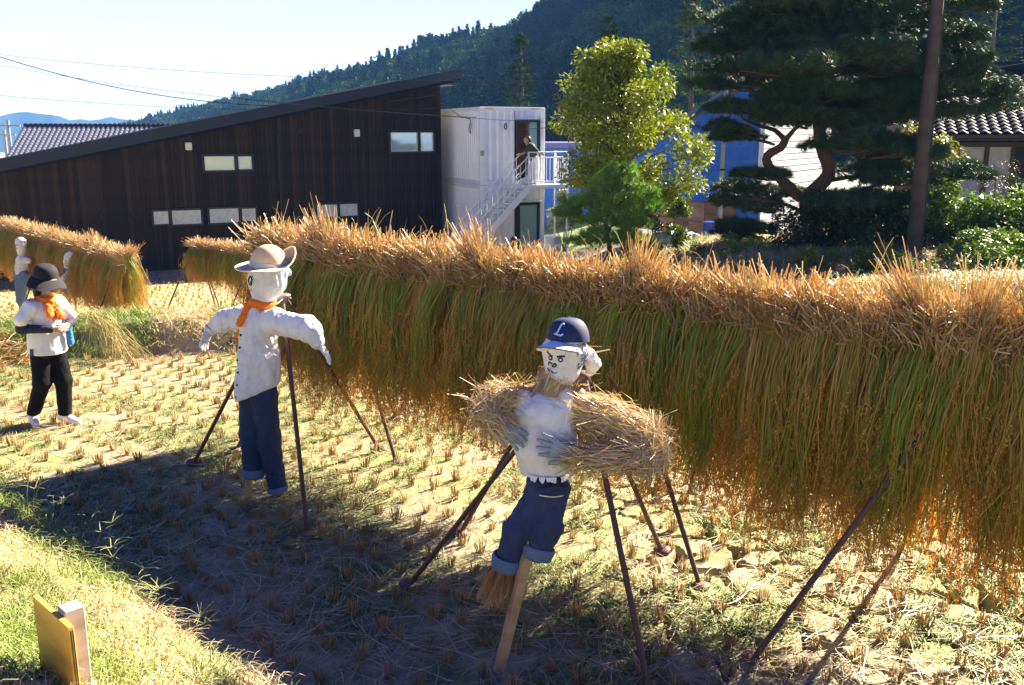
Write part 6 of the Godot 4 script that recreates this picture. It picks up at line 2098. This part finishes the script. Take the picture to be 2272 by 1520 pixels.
func build_people() -> void:
	# the woman walking by the stubble
	var o := thing("person", "person in black sun hat, white tee shirt, orange scarf and black trousers walking", "person", Vector3(-4.52, 0.01, -8.8), deg_to_rad(62))
	o.rotate_object_local(Vector3.RIGHT, 0.085)   # she leans into her step
	var skin := Color(0.50, 0.29, 0.2)
	var mb := MB.new()
	mb.col = skin
	net(mb, [[Vector3(0, 0.84, 0), Vector3(0, 1.15, 0.01), 0.115, 0.11], [Vector3(-0.13, 1.215, 0), Vector3(0.13, 1.215, 0), 0.05, 0.05], [Vector3(0, 1.2, 0.0), Vector3(0, 1.32, 0.02), 0.048, 0.042], [Vector3(-0.15, 1.21, 0), Vector3(-0.235, 0.99, -0.02), 0.045, 0.036], [Vector3(-0.235, 0.99, -0.02), Vector3(-0.05, 0.985, 0.19), 0.035, 0.026], [Vector3(0.15, 1.21, 0), Vector3(0.2, 1.0, 0.1), 0.045, 0.036], [Vector3(0.2, 1.0, 0.1), Vector3(0.055, 1.01, 0.22), 0.035, 0.026], [Vector3(-0.08, 0.82, 0), Vector3(-0.09, 0.44, 0.03), 0.08, 0.052], [Vector3(-0.09, 0.44, 0.03), Vector3(-0.10, 0.08, -0.12), 0.05, 0.033], [Vector3(0.08, 0.82, 0), Vector3(0.08, 0.44, 0.1), 0.08, 0.052], [Vector3(0.08, 0.44, 0.1), Vector3(0.08, 0.08, 0.11), 0.05, 0.033]], 0.014, 0.03)
	head_mesh(mb, Vector3(0, 1.405, 0.035), 0.98, Vector3(0.05, -0.3, 1))
	hand(mb, Vector3(-0.05, 0.985, 0.19), Vector3(0.75, 0.1, 0.45), Vector3(0.3, 0.2, -1), 0.88, 0.3, -1.0, 0.005)
	hand(mb, Vector3(0.055, 1.01, 0.22), Vector3(-0.75, 0.0, 0.3), Vector3(-0.3, -0.3, -1), 0.88, 0.35, 1.0, 0.005)
	var body := part("body", mb, M.skin, o)
	for k in [-1.0, 1.0]:
		mb = MB.new()
		mb.rod(Vector3(k * 0.032, 1.405, 0.108), Vector3(k * 0.032, 1.403, 0.119), 0.009, 0.006, 8)
		part("eye", mb, M.ink, body)
	mb = MB.new()
	mb.rod(Vector3(-0.018, 1.333, 0.122), Vector3(0.018, 1.333, 0.122), 0.005, 0.005, 6)
	part("mouth", mb, M.lips, body)
	mb = MB.new()
	net(mb, [[Vector3(0, 1.42, -0.02), Vector3(0, 1.34, -0.045), 0.098, 0.075], [Vector3(-0.085, 1.4, 0.0), Vector3(-0.085, 1.3, 0.0), 0.03, 0.026], [Vector3(0.085, 1.4, 0.0), Vector3(0.085, 1.3, 0.0), 0.03, 0.026]], 0.012, 0.03)
	part("hair", mb, M.hair, o)
	mb = MB.new()
	net(mb, [[Vector3(0, 1.10, 0.005), Vector3(0, 0.86, 0.0), 0.14, 0.158, Vector3(1.04, 1, 0.8)], [Vector3(0, 0.86, 0), Vector3(0, 0.68, 0.01), 0.16, 0.185, Vector3(1.04, 1, 0.92)], [Vector3(-0.14, 1.19, 0), Vector3(0.14, 1.19, 0), 0.065, 0.065], [Vector3(-0.15, 1.18, 0), Vector3(-0.235, 1.07, -0.015), 0.066, 0.066], [Vector3(0.15, 1.18, 0), Vector3(0.21, 1.06, 0.06), 0.066, 0.066]], 0.0125, 0.035, [Plane(Vector3(0, -1, 0.0), -0.725)], 0.009, 4.0, Vector3(1, 0.5, 1))
	var tee := part("tee_shirt", mb, M.cloth_tee, o)
	part("side_slit", wall_box(-0.194, -0.186, 0.726, 0.79, 0.02, 0.05), M.navy, tee)
	mb = MB.new()
	net(mb, [[Vector3(-0.232, 1.07, -0.015), Vector3(-0.24, 0.99, -0.02), 0.054, 0.048], [Vector3(-0.24, 0.99, -0.02), Vector3(-0.07, 0.985, 0.17), 0.048, 0.034]], 0.01, 0.02, [], 0.006, 8.0)
	part("arm_sleeve", mb, M.navy_dark, o)
	mb = MB.new()
	net(mb, [[Vector3(0.212, 1.05, 0.06), Vector3(0.2, 1.0, 0.1), 0.05, 0.045], [Vector3(0.2, 1.0, 0.1), Vector3(0.09, 1.01, 0.19), 0.045, 0.034]], 0.01, 0.02, [], 0.006, 8.0)
	part("arm_sleeve", mb, M.navy_dark, o)
	mb = MB.new()
	net(mb, [[Vector3(0, 0.84, 0), Vector3(0, 0.78, 0), 0.11, 0.12], [Vector3(-0.075, 0.76, 0), Vector3(-0.095, 0.44, 0.035), 0.095, 0.08], [Vector3(-0.095, 0.44, 0.035), Vector3(-0.1, 0.1, -0.115), 0.078, 0.062], [Vector3(0.075, 0.76, 0.0), Vector3(0.082, 0.44, 0.105), 0.095, 0.08], [Vector3(0.082, 0.44, 0.105), Vector3(0.08, 0.09, 0.105), 0.078, 0.064]], 0.0125, 0.03, [Plane(Vector3.DOWN, -0.085)], 0.009, 4.0, Vector3(1, 0.8, 1))
	part("trousers", mb, M.trouser_black, o)
	for k in 2:
		mb = MB.new()
		var ft: Vector3 = [Vector3(-0.10, 0.0, -0.12), Vector3(0.08, 0.0, 0.115)][k]
		var fd: Vector3 = [Vector3(-0.45, -0.02, 0.8), Vector3(0.15, 0, 1)][k].normalized()
		net(mb, [[ft + Vector3(0, 0.05, 0) - fd * 0.045, ft + Vector3(0, 0.045, 0) + fd * 0.06, 0.044, 0.04], [ft + Vector3(0, 0.04, 0) + fd * 0.06, ft + Vector3(0, 0.032, 0) + fd * 0.155, 0.042, 0.032], [ft + Vector3(0, 0.09, 0) - fd * 0.03, ft + Vector3(0, 0.06, 0), 0.045, 0.045]], 0.009, 0.02, [Plane(Vector3.DOWN, 0.0)])
		var sh := part("shoe", mb, M.shoe, o)
		mb = MB.new()
		for j in 3:
			var q := ft + Vector3(0, 0.088 - j * 0.004, 0) + fd * (0.03 + j * 0.022)
			var sd := fd.cross(Vector3.UP)
			mb.rod(q - sd * 0.02, q + sd * 0.02, 0.004, 0.004, 5)
		part("lace", mb, M.cloth_pale, sh)
	# scarf: band round the neck and two tails on the chest
	mb = MB.new()
	ring(mb, Vector3(0, 1.27, 0.01), Vector3(0, 1, 0.35), 0.075, 0.024, 1.0, 0.006)
	net(mb, [[Vector3(-0.02, 1.25, 0.085), Vector3(-0.055, 1.12, 0.145), 0.03, 0.038, Vector3(1, 1, 0.7)], [Vector3(0.02, 1.25, 0.085), Vector3(0.045, 1.10, 0.15), 0.03, 0.04, Vector3(1, 1, 0.7)], [Vector3(0, 1.25, 0.085), Vector3(0, 1.235, 0.1), 0.034, 0.03]], 0.008, 0.015, [], 0.012, 8.0)
	part("neck_scarf", mb, M.orange_cloth, o)
	mb = MB.new()
	mb.tube(P([Vector3(-0.01, 1.2, 0.14), Vector3(0.0, 1.05, 0.165), Vector3(0.0, 0.98, 0.175)]), PackedFloat32Array([0.004, 0.004, 0.004]), 5)
	part("neck_strap", mb, M.navy_dark, o)
	# hat
	mb = MB.new()
	var tl := Transform3D(Basis.from_euler(Vector3(0.2, 0, 0.0)), Vector3(0, 1.455, 0.03))
	var prof := PackedVector2Array()
	for i in 11:
		var a := PI * 0.5 * i / 10.0
		prof.append(Vector2(0.112 * pow(cos(a), 0.55), 0.01 + 0.115 * sin(a)))
	mb.lathe(prof, tl, 28)
	var ht := part("sun_hat", mb, M.hat_black, o)
	mb = MB.new()
	for layer in [0.0, -0.005]:
		var st := mb.v.size()
		for i in 7:
			for k in 40:
				var t := i / 6.0
				var an := TAU * k / 40.0
				var r := 0.105 + (0.062 + 0.03 * sin(an)) * t
				mb.vert(tl * Vector3(cos(an) * r, 0.012 - 0.055 * t * t - 0.03 * t * absf(cos(an)) + 0.006 * sin(an * 5.0) * t + layer, sin(an) * r), tl.basis * (Vector3(cos(an) * 0.5, 1, sin(an) * 0.5).normalized() * (1.0 if layer == 0.0 else -1.0)))
		for i in 6:
			for k in 40:
				var a := st + i * 40 + k
				var b := st + i * 40 + (k + 1) % 40
				mb.tri(a, b, a + 40); mb.tri(b, b + 40, a + 40)
	part("brim", mb, M.hat_black, ht)
	var bag := MB.new()
	net(bag, [[Vector3(0.13, 0.99, 0.15), Vector3(0.14, 0.80, 0.16), 0.03, 0.036, Vector3(1.0, 1, 0.8)]], 0.008, 0.015, [Plane(Vector3.DOWN, -0.8)], 0.008, 8.0)
	part("blue_pouch", bag, M.bright_blue, o)
	# man leaning on the balcony rail
	o = thing("person", "person in dark olive top and pale trousers leaning over the balcony", "person", Vector3(0.76, 1.08, -32.25), deg_to_rad(-68))
	mb = MB.new()
	mb.col = skin
	net(mb, [[Vector3(0, 0.85, 0), Vector3(0, 1.22, 0.14), 0.12, 0.13], [Vector3(-0.15, 1.25, 0.14), Vector3(0.15, 1.25, 0.14), 0.06, 0.06], [Vector3(0, 1.25, 0.16), Vector3(0, 1.36, 0.22), 0.05, 0.045], [Vector3(-0.17, 1.24, 0.14), Vector3(-0.2, 1.05, 0.28), 0.05, 0.04], [Vector3(-0.2, 1.05, 0.28), Vector3(-0.17, 0.98, 0.5), 0.04, 0.03], [Vector3(-0.17, 0.98, 0.5), Vector3(-0.16, 0.97, 0.6), 0.035, 0.02], [Vector3(0.17, 1.24, 0.14), Vector3(0.24, 1.05, -0.05), 0.05, 0.04], [Vector3(0.24, 1.05, -0.05), Vector3(0.28, 0.98, -0.22), 0.04, 0.03], [Vector3(-0.09, 0.85, 0), Vector3(-0.09, 0.05, 0.02), 0.09, 0.045], [Vector3(0.09, 0.85, 0), Vector3(0.09, 0.05, -0.04), 0.09, 0.045], [Vector3(-0.09, 0.03, 0.0), Vector3(-0.09, 0.03, 0.13), 0.04, 0.035], [Vector3(0.09, 0.03, -0.05), Vector3(0.09, 0.03, 0.08), 0.04, 0.035]], 0.02, 0.03)
	head_mesh(mb, Vector3(0, 1.45, 0.27), 1.05, Vector3(0, -0.5, 1))
	part("body", mb, M.skin, o)
	mb = MB.new()
	net(mb, [[Vector3(0, 1.5, 0.24), Vector3(0, 1.47, 0.22), 0.1, 0.095]], 0.02, 0.02)
	part("hair", mb, M.hair, o)
	mb = MB.new()
	net(mb, [[Vector3(0, 0.88, 0), Vector3(0, 1.22, 0.14), 0.155, 0.16], [Vector3(-0.15, 1.25, 0.14), Vector3(0.15, 1.25, 0.14), 0.08, 0.08], [Vector3(-0.16, 1.24, 0.14), Vector3(-0.2, 1.1, 0.24), 0.075, 0.065], [Vector3(0.16, 1.24, 0.14), Vector3(0.22, 1.1, 0.0), 0.075, 0.065]], 0.02, 0.04, [], 0.015, 5.0)
	part("shirt", mb, M.olive, o)
	mb = MB.new()
	net(mb, [[Vector3(-0.09, 0.84, 0), Vector3(-0.09, 0.1, 0.02), 0.12, 0.085], [Vector3(0.09, 0.84, 0), Vector3(0.09, 0.1, -0.04), 0.12, 0.085]], 0.02, 0.04, [], 0.015, 5.0)
	part("trousers", mb, M.cloth_pale, o)
	# person sitting by the lower door
	o = thing("person", "dark haired person in black sitting at the foot of the container", "person", Vector3(0.05, -1.5, -30.0), deg_to_rad(160))
	mb = MB.new()
	mb.col = skin
	net(mb, [[Vector3(0, 0.2, 0), Vector3(0, 0.62, 0.03), 0.13, 0.14], [Vector3(-0.17, 0.66, 0.03), Vector3(0.17, 0.66, 0.03), 0.065, 0.065], [Vector3(0, 0.66, 0.03), Vector3(0, 0.8, 0.05), 0.05, 0.05], [Vector3(-0.1, 0.15, 0), Vector3(-0.15, 0.42, 0.35), 0.1, 0.07], [Vector3(-0.15, 0.42, 0.35), Vector3(-0.15, 0.06, 0.42), 0.07, 0.05], [Vector3(0.1, 0.15, 0), Vector3(0.15, 0.42, 0.35), 0.1, 0.07], [Vector3(0.15, 0.42, 0.35), Vector3(0.15, 0.06, 0.42), 0.07, 0.05], [Vector3(-0.2, 0.64, 0.03), Vector3(-0.24, 0.4, 0.15), 0.055, 0.045], [Vector3(0.2, 0.64, 0.03), Vector3(0.24, 0.4, 0.15), 0.055, 0.045]], 0.022, 0.03)
	head_mesh(mb, Vector3(0, 0.9, 0.06), 1.05, Vector3(0, -0.2, 1))
	part("body", mb, M.skin, o)
	mb = MB.new()
	net(mb, [[Vector3(0, 0.95, 0.02), Vector3(0, 0.86, -0.01), 0.105, 0.09]], 0.02, 0.03)
	part("hair", mb, M.hair, o)
	mb = MB.new()
	net(mb, [[Vector3(0, 0.2, 0), Vector3(0, 0.62, 0.03), 0.16, 0.17], [Vector3(-0.17, 0.66, 0.03), Vector3(0.17, 0.66, 0.03), 0.085, 0.085], [Vector3(-0.2, 0.64, 0.03), Vector3(-0.24, 0.42, 0.13), 0.08, 0.06], [Vector3(0.2, 0.64, 0.03), Vector3(0.24, 0.42, 0.13), 0.08, 0.06]], 0.022, 0.04, [], 0.012, 5.0)
	part("shirt", mb, M.trouser_black, o)
	mb = MB.new()
	net(mb, [[Vector3(-0.1, 0.15, 0), Vector3(-0.15, 0.42, 0.35), 0.125, 0.09], [Vector3(-0.15, 0.42, 0.35), Vector3(-0.15, 0.1, 0.42), 0.09, 0.075], [Vector3(0.1, 0.15, 0), Vector3(0.15, 0.42, 0.35), 0.125, 0.09], [Vector3(0.15, 0.42, 0.35), Vector3(0.15, 0.1, 0.42), 0.09, 0.075]], 0.022, 0.04, [], 0.012, 5.0)
	part("trousers", mb, M.navy_dark, o)

func make_materials() -> void:
	var fib := ntex(0.02, [g(0.62), g(0.85), g(1.0)], 21, Vector2i(1, 8))
	var speck := ntex(0.06, [g(0.7), g(0.92), g(1.0)], 22)
	var patch := ntex(0.012, [g(0.72), g(0.95), g(1.0)], 23)
	var grain := ntex(0.025, [g(0.55), g(0.8), g(1.0), g(0.9)], 24, Vector2i(16, 1))
	var weave := ntex(0.3, [g(0.55), g(0.85), g(1.0)], 25)
	var relief := ntex(0.05, [g(0), g(1)], 26)
	M.straw = std(Color(1, 1, 1), 0.5, {"vc": true, "two": true, "back": Color(0.34, 0.26, 0.12)})
	M.rice = std(Color(1, 1, 1), 0.55, {"vc": true, "two": true, "back": Color(0.7, 0.4, 0.05)})
	M.leaf_vc = std(Color(1, 1, 1), 0.55, {"vc": true, "two": true, "back": Color(0.22, 0.3, 0.05)})
	M.leaf_gloss = std(Color(1, 1, 1), 0.36, {"vc": true, "two": true, "back": Color(0.5, 0.55, 0.05)})
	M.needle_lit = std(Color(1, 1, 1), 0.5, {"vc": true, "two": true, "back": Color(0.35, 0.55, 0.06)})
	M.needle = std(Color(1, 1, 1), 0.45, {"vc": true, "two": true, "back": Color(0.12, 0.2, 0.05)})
	M.far_leaf = std(Color(1, 1, 1), 1.0, {"vc": true, "two": true, "spec": 0.1, "back": Color(0.06, 0.10, 0.025)})
	M.bark = std(Color(0.10, 0.075, 0.055), 0.9, {"tex": fib, "scale": Vector3.ONE * 2.0, "bump": fib, "bump_cm": 0.8})
	M.pine_bark = std(Color(0.10, 0.055, 0.038), 0.9, {"tex": patch, "scale": Vector3.ONE * 4.0, "bump": relief, "bump_cm": 1.2})
	M.rust = std(Color(0.10, 0.05, 0.04), 0.6, {"tex": patch, "scale": Vector3.ONE * 6.0, "metal": 0.2})
	M.rust_dark = std(Color(0.15, 0.075, 0.06), 0.6, {"tex": patch, "scale": Vector3.ONE * 9.0, "metal": 0.2})
	M.steel_worn = std(Color(0.32, 0.28, 0.26), 0.45, {"tex": speck, "scale": Vector3.ONE * 8.0, "metal": 0.5})
	M.stake_wood = std(Color(0.50, 0.33, 0.155), 0.7, {"tex": grain, "scale": Vector3(6, 1.2, 6)})
	M.grey_wood = std(Color(0.42, 0.37, 0.34), 0.85, {"tex": grain, "scale": Vector3(6, 1.2, 6)})
	M.board = std(Color(0.72, 0.43, 0.06), 0.6, {"tex": grain, "scale": Vector3(2.5, 0.6, 2.5)})
	M.old_wood = std(Color(0.06, 0.045, 0.035), 0.8, {"tex": grain, "scale": Vector3(3, 0.6, 3)})
	M.pole_wood = std(Color(0.07, 0.052, 0.042), 0.9, {"tex": grain, "scale": Vector3(3, 0.35, 3), "bump": grain, "bump_cm": 0.5})
	M.char_dark = std(Color(0.012, 0.010, 0.009), 0.8)
	M.plank = []
	for k in 6:
		var v: float = [0.7, 0.85, 1.0, 1.15, 1.35, 1.7][k]
		M.plank.append(std(Color(0.027, 0.0155, 0.0095) * v, 0.7, {"tex": grain, "scale": Vector3(1.6 + 0.3 * k, 0.25, 1.6), "spec": 0.3}))
	M.roof_metal = std(Color(0.010, 0.013, 0.024), 0.9, {"spec": 0.1})
	M.fascia = std(Color(0.010, 0.015, 0.032), 0.7)
	M.black_frame = std(Color(0.008, 0.008, 0.009), 0.5)
	M.alu = std(Color(0.6, 0.62, 0.62), 0.4, {"metal": 0.3})
	M.mirror_glass = std(Color(0.45, 0.54, 0.58), 0.04, {"metal": 0.4})
	M.frosted = std(Color(0.6, 0.63, 0.58), 0.35, {"tex": patch, "scale": Vector3.ONE * 1.5})
	M.vent_white = std(Color(0.62, 0.63, 0.64), 0.5)
	M.container_white = std(Color(0.84, 0.86, 0.88), 0.35, {"tex": ntex(0.008, [g(0.86), g(0.97), g(1.0)], 31), "scale": Vector3.ONE * 0.6})
	M.rail_white = std(Color(0.76, 0.78, 0.8), 0.4)
	M.ply_room = std(Color(0.36, 0.17, 0.07), 0.6, {"tex": grain, "scale": Vector3(1, 0.3, 1)})
	M.door_glass = std(Color(0.35, 0.52, 0.47), 0.05, {"metal": 0.35})
	M.hazard = std(Color(0.5, 0.36, 0.02), 0.5)
	M.plate = std(Color(0.4, 0.36, 0.22), 0.5)
	M.blue1 = std(Color(0.06, 0.19, 0.62), 0.8, {"spec": 0.1, "tex": patch, "scale": Vector3.ONE * 0.8})
	M.blue2 = std(Color(0.07, 0.21, 0.64), 0.8, {"spec": 0.1, "tex": patch, "scale": Vector3.ONE * 0.9})
	M.white_paint = std(Color(0.82, 0.82, 0.83), 0.3)
	M.white_paint2 = std(Color(0.78, 0.78, 0.8), 0.3)
	M.roof_blue = std(Color(0.06, 0.09, 0.2), 0.4)
	M.roof_violet = std(Color(0.16, 0.15, 0.36), 0.5)
	M.ply = [std(Color(0.50, 0.26, 0.11), 0.7, {"tex": grain, "scale": Vector3(1.2, 0.4, 1.2)}), std(Color(0.46, 0.29, 0.15), 0.7, {"tex": grain, "scale": Vector3(1.4, 0.4, 1.4)}), std(Color(0.30, 0.15, 0.07), 0.7, {"tex": grain, "scale": Vector3(1.2, 0.5, 1.2)})]
	M.tile_glazed = std(Color(0.2, 0.2, 0.24), 0.3, {"tex": speck, "scale": Vector3.ONE * 0.5})
	M.leaf_shrub = std(Color(1, 1, 1), 0.42, {"vc": true, "two": true, "back": Color(0.14, 0.2, 0.03)})
	M.tile_dark = std(Color(0.022, 0.023, 0.033), 0.7, {"spec": 0.2, "tex": patch, "scale": Vector3.ONE * 0.5})
	M.plaster = std(Color(0.5, 0.48, 0.48), 0.9, {"tex": patch, "scale": Vector3.ONE * 0.6})
	M.clay = std(Color(0.3, 0.19, 0.09), 0.9)
	M.dark_room = std(Color(0.03, 0.027, 0.025), 0.9)
	M.galv = std(Color(0.32, 0.34, 0.37), 0.45, {"tex": speck, "scale": Vector3.ONE * 2.0, "metal": 0.3})
	M.barrel = std(Color(0.02, 0.06, 0.42), 0.35)
	M.tarp = std(Color(0.22, 0.29, 0.34), 0.5)
	M.wire = std(Color(0.03, 0.03, 0.035), 0.35)
	M.denim = std(Color(0.014, 0.034, 0.10), 0.85, {"tex": weave, "scale": Vector3.ONE * 7.0, "bump": relief, "bump_cm": 0.15})
	M.denim2 = std(Color(0.026, 0.045, 0.12), 0.85, {"tex": weave, "scale": Vector3.ONE * 7.0, "bump": relief, "bump_cm": 0.15})
	M.denim_dark = std(Color(0.02, 0.035, 0.09), 0.85, {"tex": weave, "scale": Vector3.ONE * 7.0})
	M.denim_light = std(Color(0.12, 0.19, 0.33), 0.85, {"tex": weave, "scale": Vector3.ONE * 7.0})
	M.cloth_white = std(Color(0.70, 0.70, 0.72), 0.85, {"tex": ntex(0.02, [g(0.74), g(0.95), g(1.0), g(1.0)], 41), "scale": Vector3.ONE * 2.2, "back": Color(0.2, 0.2, 0.2)})
	M.cloth_white_two = std(Color(0.70, 0.70, 0.72), 0.85, {"two": true})
	M.cloth_tee = std(Color(0.70, 0.70, 0.71), 0.85)
	M.cloth_pale = std(Color(0.62, 0.64, 0.66), 0.85)
	M.glove_white = std(Color(0.76, 0.75, 0.76), 0.9, {"tex": weave, "scale": Vector3.ONE * 9.0})
	M.glove_grey = std(Color(0.27, 0.33, 0.39), 0.85, {"tex": weave, "scale": Vector3.ONE * 9.0})
	M.red = std(Color(0.55, 0.03, 0.05), 0.6)
	M.ink = std(Color(0.012, 0.012, 0.03), 0.6)
	M.ink_blue = std(Color(0.10, 0.13, 0.28), 0.7)
	M.ink_green = std(Color(0.16, 0.16, 0.04), 0.8)
	M.orange_cloth = std(Color(0.82, 0.20, 0.01), 0.8, {"back": Color(0.4, 0.1, 0.01)})
	var coil := ntex(0.02, [g(0.75), g(1.0), g(0.85)], 51, Vector2i(1, 16))
	M.hat_straw = std(Color(0.76, 0.57, 0.33), 0.75, {"tex": coil, "scale": Vector3(2, 3, 2), "back": Color(0.3, 0.18, 0.07)})
	M.hat_pale = std(Color(0.72, 0.66, 0.52), 0.8)
	M.hat_band = std(Color(0.55, 0.56, 0.55), 0.85, {"tex": weave, "scale": Vector3.ONE * 6.0})
	M.navy = std(Color(0.006, 0.014, 0.09), 0.75, {"tex": weave, "scale": Vector3.ONE * 9.0})
	M.navy_dark = std(Color(0.008, 0.009, 0.03), 0.8)
	M.visor = std(Color(0.78, 0.78, 0.8), 0.6)
	M.emblem = std(Color(0.35, 0.6, 0.85), 0.6)
	M.vest_blue = std(Color(0.012, 0.03, 0.42), 0.7)
	M.skin = std(Color(1, 1, 1), 0.55, {"vc": true})
	M.lips = std(Color(0.45, 0.13, 0.1), 0.5)
	M.hair = std(Color(0.012, 0.009, 0.008), 0.5)
	M.trouser_black = std(Color(0.005, 0.005, 0.007), 0.85, {"spec": 0.25})
	M.hat_black = std(Color(0.005, 0.006, 0.011), 0.85, {"tex": weave, "scale": Vector3.ONE * 6.0})
	M.shoe = std(Color(0.78, 0.78, 0.78), 0.6)
	M.bright_blue = std(Color(0.03, 0.22, 0.62), 0.5)
	M.olive = std(Color(0.04, 0.045, 0.025), 0.8)

func _ready() -> void:
	# camera
	var cam := Camera3D.new()
	cam.name = "camera"
	add_child(cam)
	cam.position = Vector3(0, 2.78, 0)
	cam.rotation_degrees = Vector3(-12.602, 0, 0)
	cam.fov = 40.143
	cam.far = 6000.0
	cam.current = true
	# sky
	var sm := ProceduralSkyMaterial.new()
	sm.sky_top_color = Color(0.05, 0.17, 0.50)
	sm.sky_horizon_color = Color(0.90, 0.965, 1.0)
	sm.sky_curve = 0.105
	sm.ground_bottom_color = Color(0.25, 0.22, 0.16)
	sm.ground_horizon_color = Color(0.75, 0.85, 0.9)
	sm.sun_angle_max = 55.0
	sm.sun_curve = 0.12
	var sky := Sky.new()
	sky.sky_material = sm
	var env := Environment.new()
	env.background_mode = Environment.BG_SKY
	env.sky = sky
	env.background_energy_multiplier = 0.42
	env.tonemap_mode = Environment.TONE_MAPPER_LINEAR
	env.tonemap_exposure = 6.0
	env.sdfgi_enabled = true
	env.ssao_enabled = true
	env.ssil_enabled = true
	env.fog_enabled = true
	env.fog_density = 0.0003
	env.fog_light_color = Color(0.45, 0.70, 1.0)
	var we := WorldEnvironment.new()
	we.name = "environment"
	we.environment = env
	add_child(we)
	# sun: behind the racks, to the right
	var sun := DirectionalLight3D.new()
	sun.name = "sun"
	add_child(sun)
	sun.look_at_from_position(Vector3.ZERO, -Vector3(0.743 * cos(deg_to_rad(33.0)), sin(deg_to_rad(33.0)), -0.669 * cos(deg_to_rad(33.0))))
	sun.light_energy = 1.6
	sun.light_color = Color(1.0, 0.94, 0.84)
	sun.light_angular_distance = 0.5
	sun.shadow_enabled = true
	nz.noise_type = FastNoiseLite.TYPE_SIMPLEX_SMOOTH
	nz.frequency = 0.01
	nz.fractal_octaves = 3
	nz.seed = 12
	make_materials()
	build_ground()
	build_hills()
	build_dark_building()
	build_containers()
	build_sheds()
	build_tiled_houses()
	build_pine()
	build_trees()
	build_racks()
	build_hat_scarecrow()
	build_cap_scarecrow()
	build_far_scarecrows()
	build_people()
	build_street_things()
	build_field_cover()
